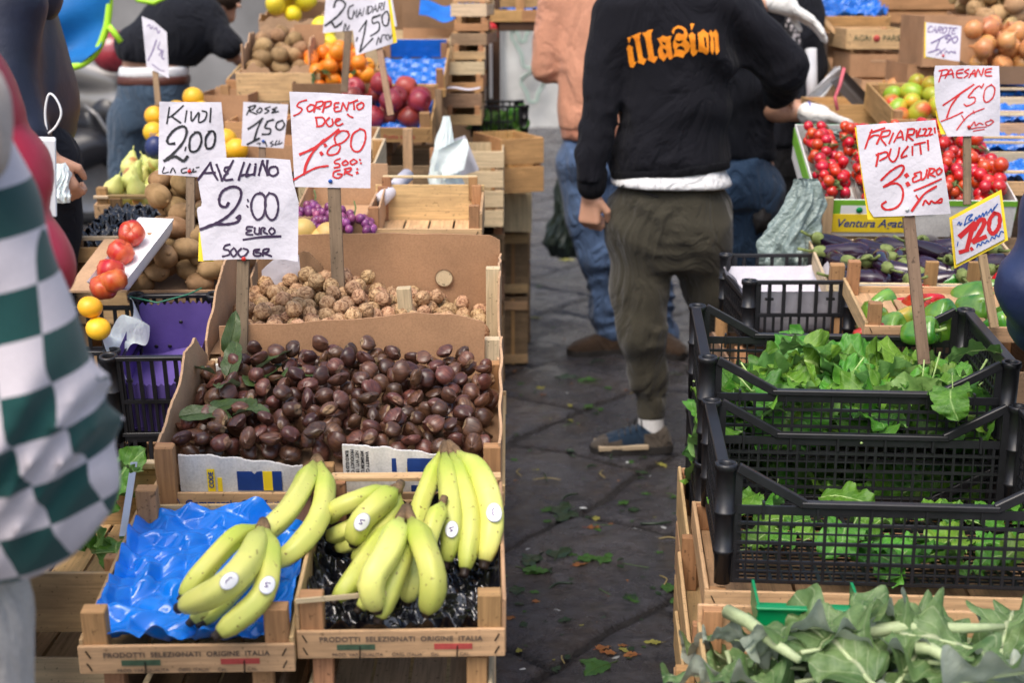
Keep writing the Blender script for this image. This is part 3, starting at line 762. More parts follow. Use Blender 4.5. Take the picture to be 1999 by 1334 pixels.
# ---------------------------------------------------------------- bananas
def banana_mat():
    m, nt, b = new_mat('banana_skin'); tc = nt.nodes.new('ShaderNodeTexCoord'); sx = nt.nodes.new('ShaderNodeSeparateXYZ'); nt.links.new(tc.outputs['UV'], sx.inputs[0])
    base = ramp(nt, sx.outputs['X'], [(0, (.13, .22, .03)), (.1, (.27, .39, .035)), (.3, (.43, .54, .06)), (.55, (.72, .68, .19)), (.9, (.54, .58, .12)), (.945, (.3, .32, .06)), (.955, (.03, .022, .018)), (1, (.02, .015, .012))])
    n = noise_n(nt, tc.outputs['Object'], 14, 4, .55); oi_ = nt.nodes.new('ShaderNodeObjectInfo'); ad_ = N(nt, 'ShaderNodeMath', operation='MULTIPLY_ADD'); nt.links.new(oi_.outputs['Random'], ad_.inputs[0]); ad_.inputs[1].default_value = .45; nt.links.new(n.outputs['Fac'], ad_.inputs[2]); g = ramp(nt, ad_.outputs[0], [(.5, (.42, .54, .09)), (1.05, (.86, .75, .24))])
    c = mixc(nt, .45, base.outputs[0], g.outputs[0])
    s = noise_n(nt, tc.outputs['Object'], 130, 2, .5); rs = ramp(nt, s.outputs['Fac'], [(.67, gray(0)), (.72, gray(.8))]); c = mixc(nt, rs.outputs[0], c, (.16, .08, .02))
    tip = ramp(nt, sx.outputs['X'], [(.948, gray(0)), (.956, gray(1))]); c = mixc(nt, tip.outputs[0], c, (.03, .02, .015))
    nt.links.new(rnd_hsv(nt, c, .012, .1), b.inputs['Base Color']); b.inputs['Roughness'].default_value = .42; b.inputs['Specular IOR Level'].default_value = .4
    b.inputs['Subsurface Weight'].default_value = .08; b.inputs['Subsurface Radius'].default_value = (.01, .007, .002)
    nb_ = noise_n(nt, tc.outputs['Object'], 60, 3, .6); bump(nt, b, nb_.outputs['Fac'], .12, .0012); return m
def banana_mb(pts, r, neck=.24, seed=0):
    r *= .94
    P = spline(pts, 9); P = [Vector(p) for p in P]; n = len(P); L = [0]
    for a, b in zip(P[:-1], P[1:]): L.append(L[-1] + (b - a).length)
    T = L[-1]; mb = MB(); K = 20; vs = []; uvs = []; fs = []
    nr = Vector((0, 0, 1)); rows = 0; ph = seed * 1.3
    samp = [0, .05, .1, .15, .2, .25, .3, .36, .44, .52, .6, .68, .76, .83, .88, .915, .94, .955, .962, .985, 1.0, 1.0]
    for s_i, t in enumerate(samp):
        d = t * T; i = max(0, min(n - 2, next((k for k in range(n - 1) if L[k + 1] >= d), n - 2))); w = (d - L[i]) / max(1e-9, L[i + 1] - L[i])
        p = P[i].lerp(P[i + 1], max(0, min(1, w))); tg = (P[min(n - 1, i + 2)] - P[max(0, i - 1)]).normalized()
        nr = (nr - tg * nr.dot(tg)).normalized(); bn = tg.cross(nr)
        if t < neck: rad = r * (.36 + .64 * (t / neck) ** 2 * (3 - 2 * t / neck))
        elif t < .76: rad = r
        else: rad = r * np.interp(t, [.76, .88, .94, .955, .962, .985, 1.0], [1, .86, .62, .5, .42, .4, .36])
        if s_i == len(samp) - 1: rad = 1e-5
        for k in range(K):
            a = 2 * PI * k / K; pa = (a + ph * .2) % (2 * PI / 5) - PI / 5; q = .34 + .66 * 1.09 * math.cos(PI / 5) / math.cos(pa) * 1.06 + .03 * math.sin(t * 9 + ph)
            vs.append(p + (nr * math.cos(a) + bn * math.sin(a)) * rad * q); uvs.append((t, k / K))
        rows += 1
    for i in range(rows - 1):
        for k in range(K): k2 = (k + 1) % K; fs.append((i * K + k, (i + 1) * K + k, (i + 1) * K + k2, i * K + k2))
    fs.append(tuple(range(K))); mb.add(vs, fs, uvs, 0, True); return mb
# ================================================================ price signs
def zs(txt, ox, oy, sc, w, ink=None):
    """'x,y x,y ...' strokes separated by |, in an enlarged view's coordinates, to photo pixels"""
    out = []
    for st in txt.split('|'):
        st = st.strip(); ww = w
        if st.startswith('#'): k, st = st.split(' ', 1); ww = float(k[1:])
        sm = st.startswith('~'); P = [tuple(map(float, q.split(','))) for q in st.strip('~ ').split()]
        P = [(ox + x / sc, oy + y / sc) for x, y in P]
        if len(P) > 2: P = spline(P, 7 if sm else 3)
        out.append((P, ww) if ink is None else (P, ww, ink))
    return out
def zp(ps, ox, oy, sc): return [(ox + x / sc, oy + y / sc) for x, y in ps]
A1 = (370, 170, 3.81)
sign('white paper price sign reading AVELLINO 2:00 EURO 500 GR on a short worn stick', 2.8,
     (zp([(82, 533), (370, 522), (600, 528), (748, 540)], *A1), zp([(102, 1290), (400, 1280), (700, 1282), (806, 1300)], *A1), zp([(82, 533), (62, 700), (95, 880), (52, 900), (75, 1060), (102, 1290)], *A1), zp([(748, 540), (770, 700), (812, 860), (808, 1050), (806, 1300)], *A1)),
     zs("62,690 110,625 155,560|155,560 170,620 208,690|95,640 190,635|200,575 225,640 240,695|240,695 285,620 325,545|~300,595 265,600 262,625 285,635|~285,638 260,660 265,690 320,685|405,560 385,620 365,690|375,660 410,650 440,650|450,570 430,620 420,665 440,655 480,645|490,590 480,655|490,570 492,577|515,655 530,590 545,545|540,550 560,600 580,655|580,655 575,590 580,545|~640,590 600,600 590,640 620,660 655,640 650,600 625,590|#3 432,835 436,850|#3 425,880 434,892|~540,790 490,800 460,860 465,930 500,985 545,960 565,880 555,810 520,785|~590,790 565,830 565,930 600,985 640,970 660,890 640,810 590,785|#3.6 ~470,1040 430,1040 425,1060 460,1065|#3.6 ~455,1068 425,1080 425,1095 470,1098|#3.6 ~485,1045 485,1085 515,1090 520,1045|#3.6 ~530,1095 535,1050 560,1050 550,1075 580,1092|#3.6 ~610,1045 590,1070 610,1095 635,1075 620,1048|#4.4 400,1135 540,1115 678,1110|#3.8 ~300,1170 265,1180 255,1205 290,1215 295,1245 245,1260|#3.8 ~330,1195 305,1225 325,1260 350,1235 335,1200|#3.8 ~385,1200 360,1230 380,1262 415,1250 435,1215 400,1200|#3.8 ~520,1205 480,1215 480,1250 520,1255 530,1235 490,1230 515,1210|#3.8 ~545,1255 550,1210 590,1205 575,1230 550,1235 610,1258", *A1, 4.4)
     + zs("~290,860 270,890 230,880 220,830 250,770 320,740 375,760 380,820 340,900 270,970 170,1025 80,1058|~80,1058 180,1022 280,1020 350,1005 375,975 370,955 350,975", *A1, 5.2),
     stick=((475, 506, 24), (470, 742)), card=('yellow', (zp([(70, 1080), (130, 1080)], *A1), zp([(64, 1296), (180, 1298)], *A1))), pins=[(476, 505, 'pinr')])
sign('thick white card price sign reading SORRENTO DOC 1:80 500 GR in red, dark stick', 3.05,
     (zp([(742, 32), (1000, 40), (1357, 62)], *A1), zp([(782, 742), (1060, 748), (1345, 752)], *A1)),
     zs("~870,95 820,110 800,140 835,160 820,190 775,212|~900,130 875,150 885,180 920,165 925,135 895,128|925,185 945,110|~945,110 990,105 985,135 945,150 970,160|990,185 1010,115|~1005,110 1050,105 1045,135 1010,150|~1110,115 1080,120 1080,145 1105,145|~1100,145 1075,155 1085,180 1120,175|1125,175 1140,115|1140,115 1170,172|1170,172 1185,110|1190,118 1250,95|1220,105 1225,165|~1275,115 1245,135 1255,165 1285,155 1295,125 1275,112|940,225 950,290|~935,225 990,225 1005,255 985,285 945,292|~1040,225 1015,255 1035,290 1065,275 1060,235|~1080,260 1110,245 1120,235 1095,235 1085,265 1105,285 1140,270|1175,200 1190,215 1215,225|#5 820,500 900,465 960,430 1110,315|#5 ~1000,390 920,480 870,570 850,650|#4 775,688 850,645 940,600 1030,585|#6 1005,425 1012,437|#6 975,485 985,500|#3.6 ~1180,330 1130,325 1080,370 1090,420 1120,440 1100,490 1040,505 1025,480 1060,440 1140,410 1185,360 1170,325|#3.8 ~1270,310 1215,350 1200,430 1225,475 1270,470 1305,400 1305,330 1265,308|~1120,530 1085,545 1080,565 1110,570 1115,590 1075,600|~1160,545 1135,565 1150,580 1180,565 1160,545|~1220,535 1195,555 1210,575 1245,555 1220,535|1265,535 1269,543|1272,560 1276,568|~1120,615 1075,630 1070,665 1110,675 1135,650 1100,645|1150,650 1160,610|~1150,610 1200,600 1190,625 1155,632 1210,655|1245,605 1249,611|#5 1245,632 1248,640", *A1, 3.4),
     stick=((652, 362, 25), (662, 600)), ink='inkr', pins=[(645, 353, 'pin')], curl=.3)
B1 = (0, 0, 2.964)
sign('white paper price sign reading KIWI 2,00 standing in the brown kiwis', 3.3,
     ([(311, 198), (370, 199), (432, 199)], [(309, 340), (380, 345), (446, 349)]),
     zs("980,620 965,715|1060,610 1000,665 970,680|990,670 1045,710|1080,640 1070,705|~1105,645 1110,700 1150,650 1150,705 1185,690 1195,650 1170,640|1220,625 1215,705|#5 ~1010,830 975,830 970,800 1010,750 1060,730 1080,760 1060,820 1010,880 950,930|#6 ~950,930 1010,905 1060,930 1085,905|1075,850 1070,870|#4.5 ~1130,765 1100,800 1100,870 1140,870 1165,820 1155,770 1125,765|#4.5 ~1215,760 1190,800 1195,855 1230,850 1245,800 1235,760 1205,762|#2.5 950,965 940,1000 975,995|#2.5 985,1000 1000,970 1015,1000|#2.5 ~1080,970 1050,980 1055,1000 1080,995|#2.5 ~1100,975 1090,990 1110,995|#2.5 1120,975 1115,995 1135,990|#2.5 1135,970 1160,965", *B1, 3.3),
     stick=((372, 343, 17), (372, 500)), ink='inkb', pins=[(370, 334, 'pinr')])
sign('small white paper price sign reading ROSE 1,50 between two bigger signs', 3.9,
     (zp([(400, 108), (735, 128)], *A1), zp([(385, 435), (700, 455)], *A1)),
     zs("425,205 455,140|~435,150 490,135 470,165 440,175 500,200|~520,155 500,180 520,190 540,165 520,152|~600,145 560,160 590,175 560,195|~650,150 615,165 640,170 610,190 660,180|#4 435,310 490,275 545,230|#4 540,232 505,310 480,400|#4.5 430,425 480,400 520,380|#3.6 ~580,255 560,300 600,310 595,345 540,350|#3.6 575,255 625,240|#3.6 ~690,245 650,265 645,305 680,315 705,280 690,245|#2 500,420 525,415 520,430|#2 560,400 575,440|#2 ~620,400 600,415 625,425 605,440|#2 ~650,395 635,430 660,420|#2 670,395 665,425 690,410", *A1, 3),
     stick=((512, 286, 13), (512, 340)), ink='inkb', pins=[(514, 275, 'pin')])
C1_ = (1660, 120, 4.168)
sign('leaning white price sign reading FRIARIELLI PULITI 3: EURO in red, standing in the leafy greens', 2.86,
     (zp([(48, 518), (692, 475)], *C1_), zp([(190, 1265), (500, 1255), (818, 1240)], *C1_), zp([(48, 518), (70, 740), (110, 1000), (150, 1205), (190, 1265)], *C1_), zp([(692, 475), (740, 750), (780, 980), (818, 1240)], *C1_)),
     zs("120,708 150,620 175,555|160,580 280,540|150,630 190,600 230,600|215,670 260,570|~255,570 320,560 310,600 250,620 290,680|350,580 315,665|355,655 410,560 430,635|375,620 425,610|455,640 470,550|~465,550 520,550 510,590 465,600 510,640|540,560 540,615|~570,545 550,600 590,600|590,550 620,550 600,600 630,600|635,545 660,545 640,595 670,590|685,540 690,580|210,850 230,745|~210,760 290,735 300,770 240,805|~330,710 315,780 350,815 385,770 400,700|~470,690 430,740 415,780 460,765|505,690 505,760|520,675 610,655|565,660 575,750|630,640 635,720|#4.2 ~250,965 330,890 410,845 435,870 390,940 270,1020|#4.2 ~270,1020 370,990 425,1040 420,1130 370,1190 290,1205 255,1170 290,1140|#8 453,920 462,932|#8 463,990 472,1005|~570,895 520,915 540,930|~540,930 510,950 515,980 570,960|~575,900 580,960 610,940 625,880|630,945 650,870|~640,870 685,875 670,905 640,915 690,935|~725,865 700,890 715,920 745,890 725,865|520,1050 620,1010 740,955|#4.5 500,1215 560,1130 610,1070 700,1015|535,1090 560,1130|~590,1170 610,1130 640,1160 660,1135 690,1150 740,1115 740,1145 690,1150", *C1_, 3.7),
     stick=((1773, 418, 23), (1804, 712)), card=('yellow', (zp([(36, 535), (120, 530)], *C1_), zp([(142, 1288), (440, 1268)], *C1_))), ink='inkr', pins=[(1770.5, 408, 'pinw')])
sign('white paper price sign reading PAESANE 1,50 KILO in red, standing among the cherry tomatoes', 3.35,
     (zp([(690, 32), (950, 30), (1210, 35)], *C1_), zp([(790, 610), (1000, 606), (1215, 610)], *C1_), zp([(690, 32), (680, 100), (690, 330), (720, 470), (790, 610)], *C1_), zp([(1210, 35), (1220, 300), (1215, 610)], *C1_)),
     zs("720,165 750,65|~720,75 790,65 785,100 740,115|770,135 820,60 840,130|785,105 840,95|~920,60 870,75 870,125 910,130|865,95 915,90|~965,60 930,80 960,100 925,130|965,130 1010,65 1015,120|975,100 1015,95|1020,120 1040,60 1065,115 1085,55|~1150,55 1105,65 1100,110 1150,115|1105,85 1145,80|#3.6 755,355 880,270 1005,185|#3.6 ~890,265 820,360 785,455|740,485 820,455 915,410|~1000,235 960,290 1010,290 1010,330 950,360 925,345|1000,230 1050,195 1065,215 1085,180|~1150,185 1100,220 1085,300 1110,330 1160,290 1175,220 1145,185|#2.3 865,555 930,470 990,420 1090,380|#2.3 905,435 930,480|#2.3 1000,400 1010,420|#2.3 ~985,520 1010,490 1020,520 1050,500 1080,510|#2.3 ~1150,475 1100,495 1120,520 1165,490 1140,472|#2 960,550 1040,535 1110,530|#2 1000,565 1090,550", *C1_, 2.8),
     stick=((1888, 262, 15), (1888, 400)), card=('yellow', (zp([(690, 400), (800, 400)], *C1_), zp([(735, 590), (860, 600)], *C1_))), ink='inkr', pins=[(1891.5, 247, 'pinr')])
E1 = (1780, 340, 3.708)
sign('tilted yellow bordered card sign reading 1,20 in thick red brush figures', 3.0,
     (zp([(293, 330), (634, 148)], *E1), zp([(322, 655), (672, 470)], *E1)),
     zs("#9 350,450 455,352|#9 445,365 398,545|#7 348,565 408,548|#8.5 ~450,400 490,335 525,335 510,390 445,490|#8 445,490 535,452|#8 ~600,280 565,330 560,400 590,430 630,380 635,300 600,280|#6 430,535 436,547", *E1, 6, 'inkr')
     + zs("~330,365 345,345 350,370 362,355|~380,370 400,310 440,290 410,330 440,330 400,355 380,370|~450,340 465,310 470,330 490,295 495,320 515,280 520,305 540,270 545,295|~555,280 575,250 580,275 600,235 590,260 620,215|~470,530 480,505 500,515 510,490 530,500 545,480 560,490|~570,480 580,455 600,465 610,440 630,450 645,415 665,420|330,520 335,490", *E1, 2.3, 'inkbl'),
     stick=((1917, 497, 17), (1941, 640), 0, 'stickl', 1), card=('yellow', (zp([(270, 315), (648, 110)], *E1), zp([(308, 685), (697, 478)], *E1))), curl=0)
F1 = (620, 0, 4.447)
sign('white paper price sign reading MANDARI 1,50 pinned to a yellow card above the apples', 4.3,
     (zp([(285, 75), (605, -60)], *F1), zp([(335, 480), (655, 375)], *F1)),
     [(g, 2.0) for g in glyphs('MANDARI', 688, 20, 752, 36, .15, -18)] + zs("335,355 345,325|#3.4 365,450 400,310 425,175|425,175 360,270|#3.2 365,450 480,330|~540,130 480,150 480,200 530,190 530,260 460,310|490,150 545,125|~595,95 560,140 570,210 605,215 620,150 605,95|#2 510,385 530,320 545,370|#2 550,360 560,305 590,300|#2 ~610,295 590,320 610,345|#2 ~620,300 625,335 645,300", *F1, 3),
     stick=((740, 90, 13), (763, 225), 0, 'stickl', 1), card=('yellow', (zp([(560, -60), (625, -60)], *F1), zp([(600, 400), (690, 365)], *F1))), ink='inkb')
sign('white paper price sign reading 2,0 partly covered by another sign above the mandarins', 4.6,
     (zp([(75, -60), (640, -60)], *F1), zp([(45, 285), (690, 225)], *F1)),
     zs("#4 ~140,60 160,5 200,-5 240,40 180,130 65,220|#4.4 65,220 120,190 150,235 200,200|#3.4 ~310,40 270,70 270,150 310,160|#2.4 200,215 215,180|#2.4 225,275 240,200 255,260|#2.4 265,250 275,215", *F1, 3),
     stick=((680, 60, 14), (672, 180)), ink='inkb')
G1 = (1560, 0, 4.553)
sign('small white paper price sign reading CAROTE 1,80 KILO in violet before a cardboard box', 4.6,
     (zp([(1128, 195), (1442, 228)], *G1), zp([(1125, 500), (1425, 545)], *G1)),
     [(g, 1.7) for g in glyphs('CAROTE', 1811, 50, 1868, 62, .3, 4)] + zs("1175,380 1330,300|1250,350 1215,440|1150,465 1245,435|~1340,310 1300,340 1340,350 1310,380 1350,340 1340,310|~1400,320 1360,345 1380,380 1410,350 1400,320|#1.6 1215,490 1300,430|#1.6 1250,440 1270,480|#1.6 ~1290,480 1310,450 1330,470 1350,455 1390,470 1380,450", *G1, 2.1),
     card=('yellow', (zp([(1118, 195), (1150, 198)], *G1), zp([(1112, 510), (1200, 520)], *G1))), ink='inkv', pins=[(1841, 108, 'pinr')])
sign('white paper price sign turned away, standing left of the kiwi sign', 4.7,
     (zp([(820, 92), (890, 120), (965, 185)], *B1), zp([(848, 385), (978, 452)], *B1)),
     zs("#1.6 850,150 865,140 872,165 885,150|#1.6 890,170 905,160 915,190 925,175|#2.4 ~905,230 880,300 855,350|#1.8 ~925,240 915,280 935,290 920,320|#1.8 ~945,290 935,330 950,340|#1.4 880,370 920,400 950,410", *B1, 2),
     stick=((303, 138, 11), (309, 205), 0, 'stickl', 1), ink='inkv')
MAT_CHESTNUT = chestnut_mat(); MAT_WALNUT = walnut_mat(); MAT_BANANA = banana_mat()
ITAL = [('PRODOTTI  SELEZIONATI  ORIGINE  ITALIA', .013, .034), ]
M['inkg'] = plain('faded_green_ink', (.06, .1, .06), .8, .2, 60, .3); M['inkrd'] = plain('faded_red_ink', (.42, .07, .06), .8, .2, 60, .2); M['inkt'] = plain('faded_brown_ink', (.12, .09, .07), .8, .2)
M['inknavy'] = plain('navy_print', (.012, .045, .2), .7, .3, 40, .15); M['printy'] = plain('yellow_print', (.85, .62, .02), .7, .3)
def origin_print(o, w, d, fh, k=1.0):
    FT = lambda x, z: Matrix.Translation((x, -d / 2 - .0009, z)) @ Matrix.Rotation(PI / 2, 4, 'X')
    text_mesh('printed_text', 'PRODOTTI  SELEZIONATI  ORIGINE  ITALIA', .0115 * k, M['inkt'], o, FT(0, fh * .78), 1.0, bold=.0002, space=1.05)
    text_mesh('printed_text', 'PROD. VAR. QUALITA      ORIG. ITALIA      Cat.              CAL.', .0075 * k, M['inkt'], o, FT(0, fh * .22), 1.0)
    for x, mt, nm in ((-.065 * k, 'inkg', 'green_bar'), (.075 * k, 'inkrd', 'red_bar')):
        b = MB(); b.box((x, -d / 2 - .0006, fh * .5), (.055 * k, .0008, .009 * k)); b.build(nm, M[mt], o)
    for x in (-.06, .08):
        b = MB(); b.bar((x * k, -d / 2 - .001, fh * .05), (x * k + .001, -d / 2 - .001, fh * .55), .0018, .0012); b.build('staple', M['staple'], o)
# ---- front left crate with blue tray
P1 = Place(368, 1320, 2.03, (0, -.2, 0), yaw=2, tilt=7.5)
c = wood_crate('low wooden banana crate with a crumpled blue tray, front left', .302, .40, .1, fh=.046, bh=.06, sh=.052, m='wood', post=.034, th=.006); setp(c, P1); origin_print(c, .302, .4, .046)
def hump(x, y): return .03
tray_film('blue_tray_liner', 'crumpled glossy blue moulded tray lying in the front left crate', .284, .385, P1, .038, M['bluel'], amp=.014, cup=.092, seed=3, crump=.014, rise=.018)
P2 = Place(784, 1290, 2.06, (0, -.2, 0), yaw=1.2, tilt=7)
c = wood_crate('low wooden crate lined with shiny black film, front right of the bananas', .302, .40, .098, fh=.046, bh=.05, sh=.09, m='wood', post=.034, rail=True, th=.006); setp(c, P2); origin_print(c, .302, .40, .046)
b = MB(); b.box((0, .193, .1), (.27, .02, .008), None, 0, .001); b.build('top_rail', M['woodp'], c)
b = MB(); b.bar((-.148, -.2, .1), (-.02, -.185, .103), .007, .003, up=(0, 1, 0)); b.build('loose_slat', M['woodp'], c)
tray_film('black_film_liner', 'shiny crinkled black film lining the crate under the bananas', 0.285, .38, P2, .018, M['filmk'], amp=.012, cup=.07, seed=5, crump=.02, rise=.03)
def bunch(label, crown, bans, P, z0, group, stickers=()):
    """bananas: list of (pixel points, lifts, r)"""
    cw = P.pix(crown[0], crown[1], z0, crown[2]); o = empty('banana_bunch', label, 'bananas', cw, group=group)
    cr = MB()
    for i, (pts, lifts, r) in enumerate(bans):
        n = len(pts); pw = []
        for j, (px, py) in enumerate(pts):
            lf = lifts[0] + (lifts[1] - lifts[0]) * j / (n - 1) + lifts[2] * math.sin(PI * j / (n - 1)); pw.append(P.pix(px, py, z0, lf + r) - cw)
        bn = banana_mb(pw, r, seed=i).build('banana', MAT_BANANA, o)
        d0 = (pw[0] - pw[1]).normalized()
        cr.tube([pw[0] + d0 * -.006, pw[0] + d0 * .008, Vector((0, 0, .004)) * .6 + pw[0] * .35 + d0 * .012], [r * .36, r * .42, r * .38], 9)
        for (k, t, a, s_) in stickers:
            if k != i: continue
            S = spline(pw, 9); q = int(t * (len(S) - 1)); c0 = Vector(S[q]); ax = (Vector(S[q + 1]) - c0).normalized()
            tocam = (Vector((0, 0, EYE)) - (cw + c0)).normalized(); nn = (tocam - ax * tocam.dot(ax)).normalized(); bt = ax.cross(nn); nn = (nn * math.cos(a) + bt * math.sin(a)).normalized(); bt = ax.cross(nn)
            for nm, mt, kk, off in (('sticker_edge', 'printgrey', 1, .0005), ('sticker', 'pinw', .92, .0008)):
                mb = MB()
                def fn(u, v):
                    rr = u * s_ * kk; th_ = v * 2 * PI; x = rr * math.cos(th_) * 1.15; y = rr * math.sin(th_) * .85
                    an = y / r; return c0 + ax * x + (nn * math.cos(an) + bt * math.sin(an)) * (r * 1.045 + off)
                mb.grid(fn, 4, 20); s2 = mb.build(nm, M[mt], bn)
            mb = MB(); mb.tube([c0 + ax * (x * s_) + (nn * math.cos(y * s_ / r) + bt * math.sin(y * s_ / r)) * (r * 1.045 + .0012) for x, y in spline([(-.45, .0), (-.2, .25), (.0, .1), (.2, .2), (.45, .0)] if k % 2 else [(-.3, -.2), (-.1, .3), (.2, -.1), (.35, .25)], 4)], .0008, 5); mb.build('sticker_print', M['inkv'], bn)
    cr.build('crown', M['crown'], o); return o
M['printgrey'] = plain('grey_sticker_print', (.3, .3, .36), .6); M['crown'] = plain('banana_crown', (.16, .1, .05), .7, .3, 60, .5, 200, .5, .002)
g = 'banana bunches in the two front crates'; z = .045
bunch('two greenish bananas resting on the rear right of the blue tray', (617, 898, .075), [([(612, 905), (592, 950), (560, 1000), (512, 1045), (480, 1085)], (.06, .02, .03), .0185), ([(625, 906), (634, 960), (617, 1025), (570, 1080), (515, 1112)], (.06, .012, .02), .0185)], P1, z, g)
bunch('bunch of four greenish bananas in front on the blue tray, white stickers facing up', (513, 1026, .09),
      [([(505, 1030), (458, 1050), (400, 1110), (350, 1175)], (.07, .012, .02), .017), ([(511, 1050), (492, 1105), (445, 1155), (392, 1200), (366, 1222)], (.045, .0, .0), .016),
       ([(512, 1045), (490, 1110), (440, 1170), (386, 1225)], (.05, .0, .0), .016), ([(509, 1034), (487, 1092), (433, 1150), (345, 1190)], (.085, .03, .03), .0215), ([(519, 1036), (525, 1100), (508, 1169), (416, 1248)], (.085, .014, .02), .019)], P1, z, g, [(3, .62, .1, .0125), (4, .62, 0, .0125)])
z = .03
bunch('large yellow bunch of four bananas at the right rear of the black film crate', (872, 868, .12),
      [([(861, 884), (845, 930), (822, 988), (816, 1030), (822, 1060)], (.085, .03, .0), .0165), ([(883, 888), (905, 950), (918, 1024), (905, 1128)], (.1, .012, .03), .018), ([(868, 888), (877, 952), (882, 1030), (869, 1112)], (.1, .014, .03), .0185), ([(894, 885), (938, 930), (962, 1013), (943, 1112)], (.1, .012, .035), .0205)], P2, z, g, [(2, .72, .0, .0115), (3, .7, -.1, .0145)])
bunch('bunch of five greenish bananas fanned to the left in the black film crate', (778, 950, .095),
      [([(768, 960), (718, 1010), (668, 1040), (640, 1050)], (.06, .015, .01), .016), ([(768, 962), (722, 1030), (682, 1062), (652, 1072)], (.05, .006, .0), .015), ([(777, 965), (762, 1012), (725, 1060), (688, 1102)], (.075, .01, .02), .017), ([(764, 955), (705, 975), (655, 996), (645, 1018)], (.085, .045, .02), .0165), ([(772, 958), (735, 988), (702, 1022), (690, 1068)], (.09, .04, .025), .0205)], P2, z, g, [(4, .66, -.1, .013)])
bunch('bunch of six bananas fanned out at the front of the black film crate', (794, 996, .115),
      [([(788, 1018), (800, 1075), (800, 1140), (795, 1182)], (.07, .0, .01), .0165), ([(778, 1013), (741, 1053), (690, 1130), (648, 1180)], (.08, .008, .0), .017), ([(786, 1018), (760, 1090), (725, 1160), (695, 1198)], (.06, .0, .0), .016), ([(788, 1020), (784, 1082), (763, 1147), (736, 1218)], (.09, .008, .02), .018), ([(781, 1016), (760, 1073), (724, 1138), (738, 1196)], (.1, .024, .03), .0215), ([(803, 1016), (828, 1073), (845, 1138), (832, 1204)], (.1, .012, .03), .0205)], P2, z, g)
bunch('single short curled banana standing behind the front bunch', (864, 984, .12), [([(863, 984), (850, 1014), (838, 1050), (826, 1090)], (.105, .05, .01), .016)], P2, z, g)
# ---- chestnut box
PC = Place(644, 998, 2.44, (0, -.2, 0), yaw=0, tilt=7)
c = wood_crate('wide wooden crate holding the chestnuts, lettered lath along its front', .60, .40, .115, fh=.03, bh=.05, sh=.04, m='wood', post=.03, th=.006, name='chestnut_crate'); setp(c, PC)
FTc = lambda x, z: Matrix.Translation((x, -.2009, z)) @ Matrix.Rotation(PI / 2, 4, 'X')
text_mesh('printed_text', "Commercio Ortofrutticolo all'Ingrosso", .0185, M['inknavy'], c, FTc(-.10, .014), 1, bold=.0004)
text_mesh('printed_text', 'ITALIA', .011, M['inknavy'], c, FTc(-.275, .024)); text_mesh('printed_text', 'JNE', .013, M['inknavy'], c, FTc(-.275, .012), shear=.4)
mb = MB(); mb.tube([(-.275 + .019 * math.cos(a), -.2012, .014 + .016 * math.sin(a)) for a in np.linspace(-.6, PI + .6, 30)], .0007, 6); mb.build('stamp_ring', M['inknavy'], c)
b = MB(); b.box((-.275, -.192, .055), (.032, .022, .13), None, 0, .002); b.build('front_post', M['post'], c)
b = MB(); b.box((-.005, -.19, .045), (.03, .02, .08), None, 0, .002); b.build('middle_post', M['post'], c)
cb = empty('cardboard_liner', 'torn brown cardboard liner standing round the chestnuts', 'cardboard'); setp(cb, PC)
def torn_wall(parent, name, pts_top, base_z, f, mats, t=.0045, n=70, seed=0, amp=.003):
    """upright board: f(s)->(x,y); top edge height from pts_top [(s,z)]"""
    r_ = random.Random(seed); S = [p[0] for p in pts_top]; Z = [p[1] for p in pts_top]; mb = MB(); vs = []; 
    for i in range(n + 1):
        s = S[0] + (S[-1] - S[0]) * i / n; zt = float(np.interp(s, S, Z)) + amp * (r_.uniform(-.4, .4) + .8 * math.sin(i * .37 + seed) * math.sin(i * .11 + seed)); x, y = f(s); x2, y2 = f(s + .001)
        nx, ny = -(y2 - y), (x2 - x); L = math.hypot(nx, ny); nx, ny = nx / L * t / 2, ny / L * t / 2
        wv = .003 * math.sin(i * .33 + seed)
        for j in range(4):
            zz = base_z + (zt - base_z) * j / 3; k = wv * j / 3
            vs.append((x + nx + k * nx / t, y + ny + k, zz)); vs.append((x - nx + k * nx / t, y - ny + k, zz))
    fs = []; ms = []
    for i in range(n):
        a, b = i * 8, (i + 1) * 8
        for j in range(3): fs += [(a + 2 * j, b + 2 * j, b + 2 * j + 2, a + 2 * j + 2), (a + 2 * j + 1, a + 2 * j + 3, b + 2 * j + 3, b + 2 * j + 1)]
        fs.append((a + 6, b + 6, b + 7, a + 7))
    fs += [(0, 1, 3, 2), (2, 3, 5, 4), (4, 5, 7, 6)]; e = n * 8; fs += [(e, e + 2, e + 3, e + 1), (e + 2, e + 4, e + 5, e + 3), (e + 4, e + 6, e + 7, e + 5)]
    mb.add(vs, fs, None, 0, False); return mb.build(name, mats, parent, fix=True)
torn_wall(cb, 'left_panel', [(0, .1), (.04, .125), (.16, .16), (.22, .2), (.3, .2), (.385, .13)], .01, lambda s: (-.292 + .012 * math.sin(s * 5), -.192 + s), M['cardl'], seed=1)
torn_wall(cb, 'right_panel', [(0, .12), (.1, .15), (.25, .175), (.34, .19), (.385, .15)], .01, lambda s: (.292, -.192 + s), M['cardl'], seed=2)
def white_board(s0, s1, top, seed, bend): return torn_wall(cb, 'white_front_flap', top, .025, lambda s: (s, -.186 - bend * math.sin((s - s0) / (s1 - s0) * PI)), M['cardw'], seed=seed, amp=.0015)
white_board(-.255, -.045, [(-.255, .1), (-.2, .1), (-.13, .092), (-.045, .078)], 3, .004)
white_board(.025, .2, [(.025, .12), (.1, .115), (.2, .1)], 4, .004)
